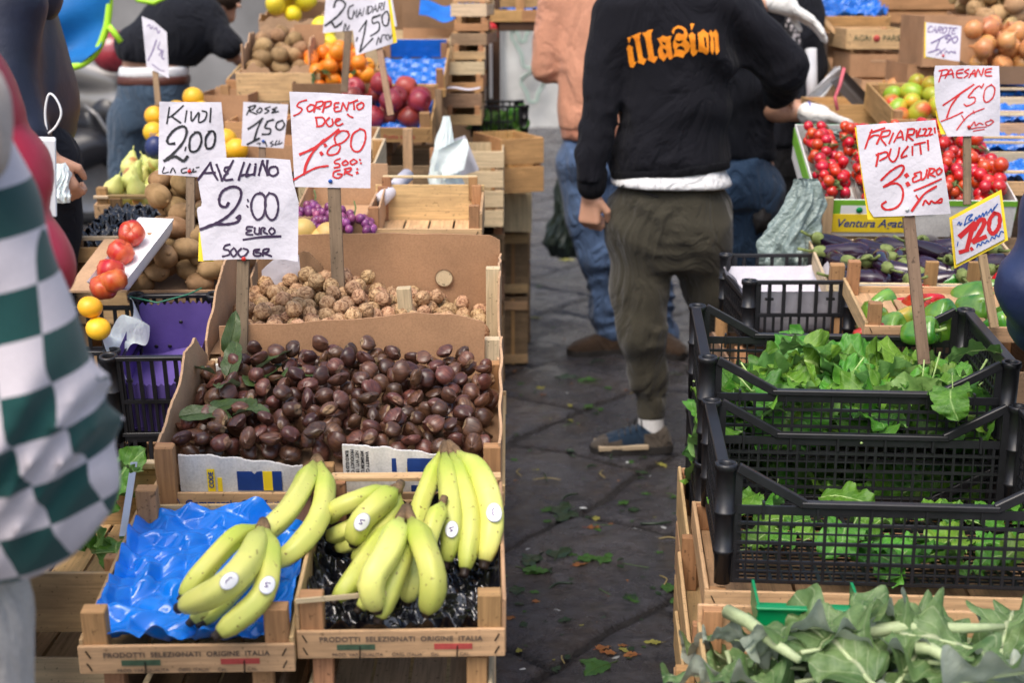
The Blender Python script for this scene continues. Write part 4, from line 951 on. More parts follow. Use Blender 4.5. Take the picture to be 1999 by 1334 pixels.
def fp(nm, x0, x1, z0, z1, mt, y=-.1935):
    mb = MB(); mb.box(((x0 + x1) / 2, y, (z0 + z1) / 2), (x1 - x0, .0008, z1 - z0)); return mb.build(nm, M[mt], cb)
for x0, x1, mt in ((-.156, -.112, 'inknavy'), (-.112, -.096, 'printy'), (-.096, -.08, 'inknavy')): fp('printed_block', x0, x1, .036, .072, mt)
fp('printed_block', -.207, -.194, .034, .076, 'printy'); fp('printed_block', -.19, -.182, .034, .06, 'printy'); fp('printed_block', -.053, -.05, .034, .066, 'inknavy')
FTr = lambda x, z: Matrix.Translation((x, -.1945, z)) @ Matrix.Rotation(PI / 2, 4, 'X') @ Matrix.Rotation(PI / 2, 4, 'Z')
text_mesh('printed_text', 'CODE', .011, M['inknavy'], cb, FTr(-.2, .056), bold=.0004)
for x0, x1, mt in ((.108, .121, 'inknavy'), (.121, .134, 'printy'), (.134, .185, 'inknavy')): fp('printed_block', x0, x1, .062, .096, mt, -.1925)
fp('printed_block', .14, .185, .03, .045, 'inknavy', -.1925)
for i, t in enumerate(('CLASS: EXTRA', 'VARIETY CAV', 'MINIMUM LEN', 'NET WT: 18.14', 'PRODUCT OF E', 'B.M.D.G.D NO.')):
    text_mesh('printed_text', t, .0078, M['inkb'], cb, Matrix.Translation((.075 - i * .0085, -.1922, .085)) @ Matrix.Rotation(PI / 2, 4, 'X') @ Matrix.Rotation(-PI / 2, 4, 'Z'), bold=.0002)
def cfloor(x, y):
    a = .066 + .03 * max(0, (y + .18) / .37) + .022 * math.exp(-((x - .0) / .16)**2) * max(0, (y + .1) / .3) - .03 * max(0, abs(x) - .2) / .1
    return a
pts = drop(292, .0175, .285, .178, cfloor, 18, 3, .9)
r0 = random.Random(3)
def nutrot(r_, i):
    a = r_.gauss(0, .5); return (PI / 2 + a + (PI if r_.random() < .15 else 0), r_.gauss(0, .9), r_.uniform(-2.2, 2.2))
scatter('chestnut', [chestnut_mesh(i) for i in range(6)], pts, PC, 'glossy dark brown chestnut in the heap at the front centre', 'chestnut', 'chestnuts heaped in the front box', rots=nutrot, sc=(.88, 1.12), seed=2)
cf = MB(); cf.grid(lambda u, v: ((u - .5) * .58, (v - .5) * .375, cfloor((u - .5) * .58, (v - .5) * .375) - .004), 20, 14)
o = cf.build('paper_underlay', M['cardd']); tag(o, 'brown paper lying under the chestnuts', 'paper'); setp(o, PC)
LM_BAY = leaf_mat('bay_leaf', (.045, .085, .022), (.09, .14, .04), (.2, .24, .1), (.17, .21, .11), rough=.35)
for i, (px, py, lf, L, wd, yaw, pit) in enumerate([(350, 815, .045, .085, .013, -75, 5), (410, 800, .05, .09, .014, -60, -5), (455, 812, .04, .07, .012, -110, 8), (445, 735, .06, .08, .015, -20, 40), (500, 725, .06, .085, .017, -70, 25), (520, 740, .05, .08, .016, -40, 15), (465, 755, .055, .07, .014, 150, 10), (480, 780, .05, .06, .013, 190, -10), (535, 745, .05, .09, .013, -80, 5), (440, 690, .05, .08, .013, 5, 70), (500, 755, .05, .07, .016, 20, 0), (420, 730, .06, .07, .01, 80, 5)]):
    w_ = PC.pix(px, py, .085, lf); m_ = leaf_mb(L * 1.1, wd * 1.35, 40 + i, .03, 3, .003, 9, .7, .3, 0, .0012).build('bay_leaf', [LM_BAY, LM_BAY])
    m_.location = w_; m_.rotation_euler = (R(pit), R(random.uniform(-30, 30)), R(yaw)); tag(m_, 'dull green pointed leaf on the left of the chestnut heap', 'leaf', 'leaves lying on the chestnuts')
# ---- walnut box
PW = Place(690, 762, 2.84, (0, -.2, 0), yaw=0, tilt=4)
wb = empty('walnut_box', 'tall brown cardboard box of walnuts with a ragged rim', 'box'); setp(wb, PW)
torn_wall(wb, 'front_panel', [(-.262, .13), (-.1, .137), (.05, .15), (.13, .16), (.2, .157), (.262, .14)], -.1, lambda s: (s, -.19 - .004 * math.sin(s * 9)), M['card'], seed=5, amp=.001)
torn_wall(wb, 'left_panel', [(0, .1), (.05, .13), (.2, .2), (.38, .205)], -.02, lambda s: (-.29, -.19 + s), M['cardl'], seed=6)
torn_wall(wb, 'right_panel', [(0, .06), (.1, .09), (.14, .19), (.2, .2), (.38, .18)], -.02, lambda s: (.29, -.19 + s), M['cardl'], seed=7)
bk = torn_wall(wb, 'back_panel', [(-.24, .222), (0, .226), (.27, .222), (.29, .21)], 0, lambda s: (s, .192 + .003 * math.sin(s * 12)), M['card'], seed=8, amp=.0008)
mb = MB(); mb.lathe([(0, 0), (.0195, 0), (.0195, .001), (0, .001)], 24, Matrix.Translation((.165, .1875, .125)) @ Matrix.Rotation(PI / 2, 4, 'X'), smooth=False); mb.build('hand_hole', M['woodp'], wb)
mb = MB(); mb.lathe([(.0185, 0), (.0205, .0), (.0205, .0018), (.0185, .0018)], 24, Matrix.Translation((.165, .1872, .125)) @ Matrix.Rotation(PI / 2, 4, 'X'), smooth=False); mb.build('hole_rim', M['cardd'], wb)
torn_wall(wb, 'inner_flap', [(-.245, .17), (-.2, .192), (-.13, .19), (-.1, .16), (-.09, .12)], .06, lambda s: (s, .165 + .004 * math.sin(s * 20)), M['cardd'], seed=9, amp=.003)
mb = MB(); mb.grid(lambda u, v: (-.235 + u * .12, .158 - .006 * math.sin(u * 5), .1 + v * (.05 + .04 * math.sin(u * 3)) ), 12, 6); mb.build('tissue_paper', M['white'], wb)
for nm, x, y, z0, z1, tl in (('corner_post', .095, -.03, .06, .165, -.06), ('corner_post', .277, .0, .02, .2, 0), ('corner_post', .277, -.17, -.1, .1, 0), ('corner_post', -.27, -.175, -.1, .06, 0)):
    mb = MB(); mb.box((x, y, (z0 + z1) / 2), (.03, .022, z1 - z0), (0, tl, 0), 0, .0015); mb.build(nm, M['woodp'], wb)
mb = MB(); mb.box((-.263, -.2, -.01), (.03, .012, .13), (0, 0, .2), 0, .001); mb.build('white_lined_flap', M['cardw'], wb)
def wfloor(x, y):
    return .075 + .035 * math.exp(-((x + .08) / .13)**2) * max(0, min(1, (y + .19) / .25)) + .0 * max(0, (y + .1)) - .04 * max(0, (x - .12)) / .15
pts = [p for p in drop(150, .0172, .28, .18, wfloor, 16, 11, .92)]
scatter('walnut', [walnut_mesh(i) for i in range(4)], pts, PW, 'pale brown walnut in the cardboard box behind the chestnuts', 'walnut', 'walnuts heaped in the middle box', sc=(.92, 1.1), seed=5)
o = MB().grid(lambda u, v: ((u - .5) * .57, (v - .5) * .37, wfloor((u - .5) * .57, (v - .5) * .37) - .004), 16, 12).build('paper_underlay', M['cardd']); tag(o, 'brown paper lying under the walnuts', 'paper'); setp(o, PW)
# ---- purple lined plastic crate and its stack
PP = Place(292, 702, 2.87, (0, -.17, .2), yaw=3, tilt=12)
c = plastic_crate('black plastic crate lined with purple paper beside the walnut box', .21, .34, .2, style='coarse'); setp(c, PP)
pu = empty('purple_paper_liner', 'purple paper lining the black crate beside the walnuts', 'paper'); setp(pu, PP)
mb = MB()
for (a, bq, ax) in ((-.085, .085, 'b'), ):
    mb.grid(lambda u, v: (-.088 + .176 * u, .138 - .004 * math.sin(u * 7), .01 + v * (.175 + .004 * math.sin(u * 80))), 60, 6)
mb.build('rear_sheet', M['purple'], pu)
mb = MB(); mb.grid(lambda u, v: (-.088 + .176 * u, -.145 + .004 * math.sin(u * 9), .02 + v * (.11 + .003 * math.sin(u * 90))), 60, 6, flip=True); mb.build('front_sheet', M['purple'], pu)
mb = MB(); mb.grid(lambda u, v: (-.088 + .176 * u, -.145 + .283 * v, .02 + .05 * v + .008 * math.sin(u * 5 + v * 4)), 20, 20); mb.build('bottom_sheet', M['purple'], pu)
for sx in (-1, 1): mb = MB(); mb.grid(lambda u, v: (sx * .086, -.145 + .283 * u, .02 + v * .15), 20, 5); mb.build('side_sheet', M['purple'], pu)
for x, z in ((.01, .14), (-.05, .08), (-.02, .08), (.045, .075)):
    mb = MB(); mb.lathe([(0, 0), (.0045, 0), (.0045, .0006), (0, .0006)], 12, Matrix.Translation((x, .1335, z)) @ Matrix.Rotation(PI / 2, 4, 'X')); mb.build('punched_hole', M['black'], pu)
mb = MB(); mb.tube([PP(-.095, .13, .205), PP(-.03, .1, .203), PP(.03, .135, .206), PP(.06, .15, .215)], .0018, 6); o = mb.build('green_string', plain('green_string', (.02, .16, .09), .5)); tag(o, 'thin green string across the rim of the purple lined crate', 'string')
mb = MB(); mb.grid(lambda u, v: PP(-.1 + .02 * math.sin(u * 7) + .03 * v, .14 - .27 * u, .195 - .06 * v + .012 * math.sin(u * 19 + v * 5)), 30, 6); o = mb.build('white_plastic_wrap', M['bag']); tag(o, 'crumpled white plastic wrap along the left edge of the purple lined crate', 'plastic wrap')
for k in range(3):
    d_ = plastic_crate('black plastic crate stacked under the purple lined one, ' + ['just below it', 'second below it', 'lowest of them'][k], .24, .34, .19, style='coarse', group='black crates under the purple lined crate'); d_.location = PP.loc + Vector((-.02, .0, -.2 - .2 * k)); d_.rotation_euler = (0, 0, R(3))
PP2 = Place(118, 690, 2.95, (0, -.17, .2), yaw=1, tilt=5)
c = plastic_crate('black plastic crate of small orange fruit left of the purple lined crate', .24, .34, .2, style='coarse'); setp(c, PP2)
ML_OR = fruit_mat('orange_peel', (.75, .2, .01), (.85, .3, .02), 12, .4, bscale=300, bstr=.35); MAN = [MB().lathe(ell_prof(.029, .025, 14, .9), 22).mesh('mandarin', ML_OR)]
ML_YO = fruit_mat('yellow_orange_peel', (.85, .38, .01), (.9, .5, .03), 10, .4, bscale=260, bstr=.3)
for i, (px, py) in enumerate([(176, 600), (192, 642)]):
    o = link('persimmon', MB().lathe(ell_prof(.026, .022, 12, .9), 20).mesh('persimmon', ML_YO)); o.location = W(px, py, 2.95); o.rotation_euler = (.4 * i, .3, 0); tag(o, 'small yellow orange fruit in the far left black crate', 'fruit', 'orange fruit in the left black crate')
b = MB(); b.box((0, 0, 0), (.26, .34, .08)); 
# ---- kiwi heap, cardboard and foam tray
PK = Place(372, 590, 3.3, (0, -.18, 0), tilt=11, yaw=2)
c = card_box('shallow brown cardboard tray heaped with kiwis', .29, .36, .06, m='cardl', fh=.03); setp(c, PK)
ML_KI = fruit_mat('kiwi_skin', (.2, .12, .055), (.36, .225, .115), 30, .8, .2, bscale=420, bstr=.6, bdist=.0012, rnd=(.012, .2), sss=0)
def kwp(p, a, i): return p
KI = []
for i in range(4):
    rr = random.Random(i); pr = ell_prof(.0235, .031, 14, .82); pr = pr + [(.0035, .0318), (.003, .0335), (0, .0335)]
    KI.append(MB().lathe(pr, 20, warp=lambda p, a, k: Vector((p.x * (1 + .05 * math.sin(a * 2 + i)), p.y, p.z * (1.02 if i % 2 else .96)))).mesh('kiwi', ML_KI))
pts = [p for p in drop(80, .0255, .142, .175, lambda x, y: .004 + .10 * max(0, (y + .16)) / .3, 16, 5, .92) if p[0] > -.11 or p[1] < -.04]
lay = lambda r_, i: (PI / 2 + r_.uniform(-.5, .5), r_.uniform(-.3, .3), r_.uniform(0, 6.28))
scatter('kiwi', KI, pts, PK, 'fuzzy brown kiwi in the heap under the KIWI sign', 'kiwi', 'kiwis heaped left of the centre', rots=lay, sc=(1.0, 1.18), seed=6)
b = MB(); b.box((0, 0, .003), (.14, .34, .005)); o = b.build('cardboard_sheet', M['cardl']); PQ = Place(188, 572, 3.2, (0, -.17, 0), tilt=10); setp(o, PQ); tag(o, 'flat light brown cardboard sheet under the foam tray of red tomatoes', 'cardboard')
PF = Place(214, 572, 3.08, (0, -.13, 0), tilt=22, yaw=-13)
ft = MB()
def frm(u, v):
    x = (u - .5) * .088; y = (v - .5) * .27; e = max(abs(x) / .044, abs(y) / .135); k = max(0, (e - .8) / .2); rx = max(0, abs(x) - .03) ; ry = max(0, abs(y) - .11)
    return (x, y, .03 * k * k + (0 if e < 1 else 0))
ft.grid(frm, 24, 40); ft.grid(lambda u, v: Vector(frm(u, v)) + Vector((0, 0, -.003)), 24, 40, flip=True)
o = ft.build('foam_tray', M['foam'], fix=True); setp(o, PF); tag(o, 'long white foam tray holding a row of red tomatoes', 'tray')
ML_PO = fruit_mat('striped_red_skin', (.42, .02, .008), (.55, .12, .035), 34, .3, bscale=120, stretch=(1, 1, .25), rnd=(.01, .1))
TOM = MB().lathe([(0, -.026), (.018, -.027), (.031, -.018), (.0355, 0), (.031, .018), (.018, .026), (.006, .0235), (0, .022)], 24, warp=lambda p, a, k: p * (1 + .03 * math.sin(a * 5))).mesh('tomato', ML_PO)
for i, (px, py, lf) in enumerate([(257, 456, .035), (236, 492, .03), (217, 528, .03), (222, 548, .045), (203, 560, .03)]):
    o = link('tomato', TOM); o.scale = (.86,) * 3; o.location = PF.pix(px, py, 0, lf * .85); o.rotation_euler = (.9 - i * .3, .3, i); tag(o, ['topmost', 'second', 'third', 'fourth', 'lowest'][i] + ' red streaked tomato in the long white foam tray', 'tomato', 'tomatoes in the foam tray')
# ---- black film crate, pears
PB = Place(250, 514, 3.62, (0, -.2, 0), tilt=6, yaw=0)
c = wood_crate('empty low wooden crate lined with crinkled black film below the pears', .30, .42, .07, fh=.04, bh=.04, sh=.04, rail=True, m='wood2'); setp(c, PB)
b = MB(); b.box((0, -.2, .066), (.3, .012, .01), None, 0, .001); b.build('front_rail', M['woodp'], c)
tray_film('black_film_liner', 'crinkled black film lining the empty crate below the pears', .285, .4, PB, .03, M['filmk'], amp=.016, cup=.06, seed=9, crump=.022)
PE = Place(281, 428, 4.25, (0, -.15, 0), tilt=6)
c = wood_crate('wooden crate of green pears behind the kiwis', .265, .38, .1, fh=.05, bh=.05, sh=.05, m='wood', tri=False, post=.03); setp(c, PE)
b = MB(); b.box((0, -.19, .078), (.262, .01, .008), None, 0, .001); b.build('front_rail', M['woodp'], c)
for x, mt, nm in ((-.06, 'inkg', 'green_bar'), (.06, 'inkrd', 'red_bar')): b = MB(); b.box((x, -.1908, .024), (.055, .0008, .008)); b.build(nm, M[mt], c)
ML_PE = fruit_mat('pear_skin', (.5, .55, .14), (.64, .6, .2), 14, .45, spots=((.45, .2, .06), 9, .62), bscale=200)
PEAR = [MB().lathe([(0, -.036), (.012, -.037), (.026, -.028), (.032, -.012), (.03, .004), (.021, .02), (.0135, .032), (.01, .042), (.005, .0465), (.0018, .047), (.0016, .062), (.001, .064), (0, .064)], 22, warp=lambda p, a, k: Vector((p.x + .08 * max(0, p.z) * (i - .5), p.y, p.z))).mesh('pear', ML_PE) for i in range(3)]
pts = drop(24, .031, .128, .18, lambda x, y: .02 + .015 * max(0, y + .15) / .3, 14, 8, .9)
scatter('pear', PEAR, pts, PE, 'green yellow pear in the wooden crate behind the kiwis', 'pear', 'pears in the wooden crate', rots=lambda r_, i: (r_.uniform(-.5, .5), r_.uniform(-.5, .5), r_.uniform(0, 6.28)), sc=(.85, 1.0))
# ================================================================ right stall
LM_GR = leaf_mat('turnip_green', (.045, .15, .015), (.13, .31, .03), (.24, .4, .11), (.15, .3, .08), bstr=.8)
LM_AR = leaf_mat('artichoke_leaf', (.06, .14, .04), (.22, .33, .12), (.46, .52, .3), (.46, .52, .42), bstr=1.0)
M['gstem'] = plain('pale_green_stem', (.33, .46, .16), .45, .4, 60, .25); M['astem'] = plain('pale_artichoke_stalk', (.38, .45, .24), .5, .35, 40, .2, 160, .4, .002)
def leafset(k, n, **kw):
    out = []
    for i in range(n):
        q = dict(crk=.0022, L=.145, wd=.054, lobe=.08, nl=2.2, ruf=.01, kr=19, bend=1.7, fold=.18, stem=.05 if i % 3 == 0 else 0, stemr=.0017, nu=30, nv=10, twist=.8, tooth=.05, pw=.6, ex=.38); q.update(kw)
        q['L'] *= random.uniform(.75, 1.25); q['wd'] *= random.uniform(.8, 1.25); out.append(leaf_mb(seed=k + i, **q))
    return out
GSET = leafset(100, 14)
def leaf_heap(name, label, cat, P, n, hw, hd, zf, mats, lset, seed=0, pit=.6, sc=(.8, 1.2), kind='stuff'):
    r_ = random.Random(seed); mb = MB()
    for i in range(n):
        x = r_.uniform(-hw, hw); y = r_.uniform(-hd, hd); z = zf(x, y) - r_.random() ** 2 * .03 * 1.0
        Mx = Matrix.Translation((x, y, z)) @ Euler((r_.gauss(0, pit), r_.gauss(0, pit), r_.uniform(0, 6.28))).to_matrix().to_4x4() @ Matrix.Scale(r_.uniform(*sc), 4) @ Matrix.Translation((0, -.05, 0))
        merge(mb, r_.choice(lset), Mx)
    o = mb.build(name, mats); tag(o, label, cat, kind=kind); setp(o, P); return o
PL_B = Place(1418, 905, 2.31, (-.281, -.181, .21), yaw=-4, tilt=0)
PL_A = Place(1382, 697, 2.69, (-.281, -.181, .21), yaw=-4, tilt=3)
A_ = plastic_crate('black mesh plastic crate heaped with leafy greens, rear one of two', .6, .4, .21); setp(A_, PL_A)
B_ = dup(A_); tag(B_, 'nearly empty black mesh plastic crate with scattered green leaves, nearest the camera'); setp(B_, PL_B)
PL_A2 = Place(1382, 697, 2.69, (-.281, -.181, .42), yaw=-4, tilt=0)
A2_ = dup(A_); tag(A2_, 'black mesh plastic crate right under the one heaped with leafy greens'); setp(A2_, PL_A2)
leaf_heap('leafy_greens', 'heap of bright ruffled turnip greens filling the rear black crate', 'leafy greens', PL_A, 125, .24, .15, lambda x, y: .074 + .035 * math.exp(-((x + .05) / .08)**2 - ((y - .03) / .1)**2) + .015 * math.exp(-((x - .16) / .1)**2) - .035 * max(0, (-.13 - x)) / .1, [LM_GR, M['gstem']], GSET, 4, .5)
leaf_heap('leafy_greens', 'greens packed in the covered black crate under the heaped one', 'leafy greens', PL_A2, 70, .25, .15, lambda x, y: .12, [LM_GR, M['gstem']], GSET, 5, .5)
leaf_heap('leafy_greens', 'loose green leaves scattered on the floor of the nearest black crate', 'leafy greens', PL_B, 36, .25, .16, lambda x, y: .028, [LM_GR, M['gstem']], GSET, 6, .12, (.45, .8))
for i, (px, py, D) in enumerate([(1860, 760, 2.66), (1955, 690, 2.62), (1600, 690, 2.85)]):
    o = link('turnip_leaf', GSET[i].mesh('turnip_leaf', [LM_GR, M['gstem']])); o.location = W(px, py, D); o.rotation_euler = (-.5 + .2 * i, .3, [2.6, 1.2, .5][i]); o.scale = ([.6, .6, .7][i],) * 3
    tag(o, ['large wrinkled green leaf hanging over the front rim of the heaped black crate', 'drooping green leaf draped over the right rim of the heaped black crate', 'upright green leaf standing highest in the left of the heap'][i], 'leaf')
# wooden crates below
KW = wood_crate('pale wooden crate directly under the nearest black crate', .62, .42, .055, m='wood', group=None, post=.028); KW.location = PL_B(0, .0, -.06); KW.rotation_euler = (0, 0, R(-4))
for k in range(4):
    q = wood_crate(['upper', 'second', 'third', 'lowest'][k] + ' wooden crate of the stack under the nearest black crate', .67, .42, .115, fh=.07, sh=.075, bh=.07, m='wood', post=.03); q.location = PL_B(-.0, .0, -.185 - .122 * k); q.rotation_euler = (0, 0, R(-4 + .6 * (k % 2)))
for k in range(3):
    q = dup(KW); tag(q, ['upper', 'middle', 'lower'][k] + ' shallow wooden crate supporting the heaped black crate'); q.location = PL_A2(0, .03, -.07 - .13 * k); q.scale = (1, 1, 2.1)
# artichoke heap
PAR = Place(1800, 1490, 1.8, (0, -.2, .07), yaw=-4)
c = wood_crate('wooden crate under the artichoke leaves at the lower right', .52, .42, .09, fh=.06, sh=.06, m='wood', post=.03); setp(c, PAR)
ASET = leafset(300, 10, crk=.0045, L=.2, wd=.052, lobe=.22, nl=2.6, ruf=.022, kr=14, bend=1.2, fold=.25, stem=.04, stemr=.0036, nu=40, nv=12, twist=1.0, tooth=.1, pw=.75, ex=.6)
leaf_heap('artichoke_leaves', 'mass of grey green artichoke leaves and stems heaped in the lower right crate', 'leaves', PAR, 80, .22, .16, lambda x, y: .03 + .02 * math.sin(x * 9), [LM_AR, M['astem']], ASET, 7, .3, (.7, 1.0))
AR = [(1530, 1270, -.05, 60, 5, .8), (1600, 1290, -.05, 100, 5, .9), (1520, 1320, -.06, 60, -5, .8), (1690, 1215, .0, 95, 5, .8), (1800, 1210, .0, -60, 5, .8), (1740, 1250, .0, 85, 0, 1.0), (1900, 1235, .0, 90, 0, 1.0), (1850, 1260, 0, 60, 0, 1.0), (1950, 1260, 0, -20, 10, 1.1), (1700, 1300, 0, 20, 10, 1.15), (1620, 1320, -.03, 130, 5, 1.1), (1820, 1320, -.02, -110, 10, 1.1), (1940, 1325, -.03, 70, 15, 1.1), (1760, 1290, 0, -30, -170, .9), (1905, 1290, 0, 60, 165, .95), (1600, 1235, .0, -60, 10, .8)]
for i, (px, py, dd, yw, pt, s_) in enumerate(AR):
    py += 35
    o = link('artichoke_leaf', ASET[i % 10].mesh('artichoke_leaf', [LM_AR, M['astem']])); pt += 180 if i % 3 == 1 else 0; o.location = PAR.pix(px, py, .07 + .012 * (i % 4), dd * .4 + .01); o.rotation_euler = (R(pt), R(random.uniform(-25, 25)), R(yw)); o.scale = (s_,) * 3
    tag(o, 'large limp grey green artichoke leaf on top of the lower right heap', 'leaf', 'artichoke leaves on the heap')
for i, (a, b_, r_) in enumerate([((1420, 1195), (1560, 1290), .011), ((1680, 1235), (1960, 1225), .010), ((1790, 1265), (1880, 1300), .01)]):
    mb = MB(); pa, pb = PAR.pix(*a, .1, .03), PAR.pix(*b_, .1, .02); mb.tube([pa, pa.lerp(pb, .3) + Vector((0, 0, .006)), pa.lerp(pb, .7), pb], [r_, r_ * .9, r_ * .8, r_ * .5], 9); o = mb.build('artichoke_stalk', M['astem'])
    tag(o, ['thick pale ribbed stem pointing up left from the artichoke leaves', 'long pale stem lying across the top of the artichoke leaves', 'short pale stem amid the artichoke leaves near the picture bottom'][i], 'stem')
gp = empty('green_plastic_punnet', 'flat bright green plastic tray edge behind the artichoke leaves', 'tray'); gp.location = W(1580, 1238, 2.1); gp.rotation_euler = (0, 0, R(-4))
M['greenp'] = plain('green_plastic', (.0, .22, .07), .35, .5)
mb = MB(); mb.box((0, 0, .02), (.15, .004, .04), None, 0, .001); mb.box((0, -.004, .041), (.16, .012, .004), None, 0, .001); mb.build('front_wall', M['greenp'], gp)
mb = MB(); mb.box((0, .05, .001), (.15, .1, .003)); mb.build('bottom', M['greenp'], gp)
for sx in (-1, 1): mb = MB(); mb.box((sx * .075, .05, .02), (.004, .1, .04)); mb.build('side_wall', M['greenp'], gp)
# small black crate with white paper
PS = Place(1565, 549, 3.3, (0, -.18, .16), yaw=1, tilt=0)
c = plastic_crate('small black plastic crate with white paper inside, between the man and the aubergines', .275, .37, .16, style='coarse'); setp(c, PS)
mb = MB()
def wp_(u, v):
    x = -.125 + .25 * u; y = -.155 + .31 * v; e = max(abs(u - .5) * 2, abs(v - .5) * 2)
    return (x * (1 + .03 * math.sin(v * 9)), y, .02 + .11 * max(0, (e - .75)) / .25 + .012 * math.sin(u * 9 + v * 5) * (1 - e) + (.035 * max(0, 1 - ((u - .9)**2 + (v - .85)**2) * 40)))
mb.grid(wp_, 30, 36); o = mb.build('white_paper_liner', M['white']); tag(o, 'crumpled white paper lining the small black crate', 'paper'); setp(o, PS)
# peppers
PPR = Place(1870, 672, 3.05, (0, -.15, 0), yaw=-3, tilt=8)
c = wood_crate('wooden crate of green peppers behind the heaped black crate', .40, .30, .085, fh=.035, sh=.04, bh=.02, mp='post', post=.028); setp(c, PPR)
ML_PG = fruit_mat('green_pepper_skin', (.05, .2, .015), (.22, .4, .05), 16, .2, .6, spots=((.6, .48, .05), 7, .64), coat=.3, rnd=(.03, .2), bscale=30, bstr=.1)
ML_PR = fruit_mat('red_pepper_skin', (.45, .012, .008), (.6, .05, .012), 12, .18, .6, coat=.3)
def pepper(i, mt):
    prof = [(0, -.05), (.012, -.052), (.024, -.046), (.032, -.03), (.037, -.008), (.04, .014), (.038, .03), (.028, .038), (.014, .036), (0, .03)]
    wp = lambda p, a, k: Vector((p.x * (1 + .12 * math.cos(3 * a + i)), p.y * (1 + .12 * math.cos(3 * a + i)), p.z * 1.15)) + Vector((.25 * p.z * abs(p.z) * 8 * ((i % 2) - .5), 0, 0))
    mb = MB(); mb.lathe(prof, 30, warp=wp, m=0); mb.tube([(0, 0, .036), (.002, 0, .05), (.01, .002, .066)], [.008, .004, .0045], 8, 1); return mb.mesh('pepper', [mt, M['gstem']])
PG = [pepper(i, ML_PG) for i in range(3)]; PRD = pepper(5, ML_PR)
for i, (px, py, D, k, rx, ry, rz) in enumerate([(1700, 622, 3.2, 0, 0, .4, 0), (1762, 628, 3.12, 0, 1.3, 0, 1.9), (1835, 615, 3.1, 1, 1.2, .3, .4), (1895, 578, 3.3, 2, 1.4, .2, 1.2), (1905, 602, 3.2, 1, 1.5, 0, 1.0), (1985, 590, 3.2, 2, .3, 0, .3), (1845, 640, 3.05, 0, 1.2, .2, 2.2), (1750, 600, 3.3, 3, 1.4, .2, 1.3), (1770, 575, 3.4, 3, 1.5, .1, 1.7), (1952, 556, 3.4, 3, .5, .5, 0), (1708, 650, 3.1, 3, 1.4, 0, 1.5), (1785, 595, 3.25, 3, 1, .4, .2), (1950, 640, 3.1, 0, 1, 0, 1), (1800, 650, 3.0, 2, 1.3, 0, 1), (1722, 596, 3.3, 1, 1.2, 0, 2.0), (1738, 640, 3.1, 2, 1.3, 0, .6), (1790, 572, 3.4, 3, 1.4, 0, 1.3), (1850, 560, 3.45, 0, 1.3, .3, 1.5), (1925, 572, 3.4, 1, 1.4, 0, 1), (1815, 590, 3.3, 3, 1.4, 0, .3), (1970, 620, 3.15, 0, 1.2, 0, .4), (1875, 640, 3.1, 1, 1.4, 0, 1.9)]):
    o = link('bell_pepper', (PG + [PRD])[k]); o.location = W(px, py, D); o.rotation_euler = (rx, ry, rz); o.scale = (.77,) * 3 if k < 3 else (.6, .6, .8)
    tag(o, 'glossy ' + ('red' if k == 3 else 'green') + ' bell pepper in the crate behind the leafy greens', 'pepper', ('red' if k == 3 else 'green') + ' peppers')
b = MB(); b.box((0, 0, 0), (.075, .004, .11), None, 0, 0); o = b.build('cardboard_flap', M['cardd']); o.location = W(1706, 610, 3.35); tag(o, 'dark brown cardboard flap left of the peppers', 'cardboard')
# aubergines
PG_ = Place(1815, 593, 3.42, (0, -.19, 0), yaw=-3, tilt=9)
c = wood_crate('wooden crate of dark aubergines with a white lettered front board', .50, .40, .09, fh=.05, sh=.045, bh=.025, mp='post', post=.034, m='woodp'); setp(c, PG_)
b = MB(); b.box((.0, -.2025, .036), (.43, .0016, .032)); b.build('white_board', M['cardw'], c)
text_mesh('printed_text', "Frutta e verdura di prima scelta - prodotto in Italia", .012, M['inkt'], c, Matrix.Translation((0, -.2042, .036)) @ Matrix.Rotation(PI / 2, 4, 'X'))
for x in (-.01, .09): b = MB(); b.box((x, -.21, .05), (.03, .012, .13), None, 0, .001); b.build('middle_post', M['post'], c)
ML_EG = fruit_mat('aubergine_skin', (.01, .004, .013), (.03, .01, .026), 14, .14, .6, coat=.4, rnd=(.02, .3), bscale=30, bstr=.05, sss=0)
M['calyx'] = plain('aubergine_calyx', (.16, .2, .06), .6, .3, 50, .4)
def aub(i):
    mb = MB(); cv = .25 + .12 * i; wp = lambda p, a, k: Vector((p.x + cv * p.z * p.z * 6, p.y, p.z))
    mb.lathe([(0, -.075), (.012, -.074), (.024, -.064), (.03, -.045), (.029, -.02), (.024, .01), (.019, .035), (.015, .055), (.012, .066)], 20, warp=wp)
    def w2(p, a, k): q = wp(p, a, k); return q + Vector((0, 0, -.008 * abs(math.sin(2.5 * a)) if k == 0 else 0))
    mb.lathe([(.0178, .052), (.0155, .062), (.011, .07), (.006, .075)], 20, warp=w2, m=1); mb.tube([wp(Vector((0, 0, .07)), 0, 0), wp(Vector((.004, 0, .09)), 0, 0), wp(Vector((-.002, .004, .118)), 0, 0)], [.0045, .0034, .004], 8, 1)
    return mb.mesh('aubergine', [ML_EG, M['calyx']])
AU = [aub(i) for i in range(4)]
pts = drop(27, .03, .24, .17, lambda x, y: .005 + .005 * max(0, (y + .17)) / .33, 12, 21, .95)
scatter('aubergine', AU, pts, PG_, 'shiny dark purple aubergine in the crate beside the 1,20 sign', 'aubergine', 'aubergines in the crate', rots=lambda r_, i: (R(80) + r_.uniform(-.25, .25), r_.uniform(-.3, .3), r_.uniform(-1.6, 1.2)), sc=(.85, 1.05), seed=3)
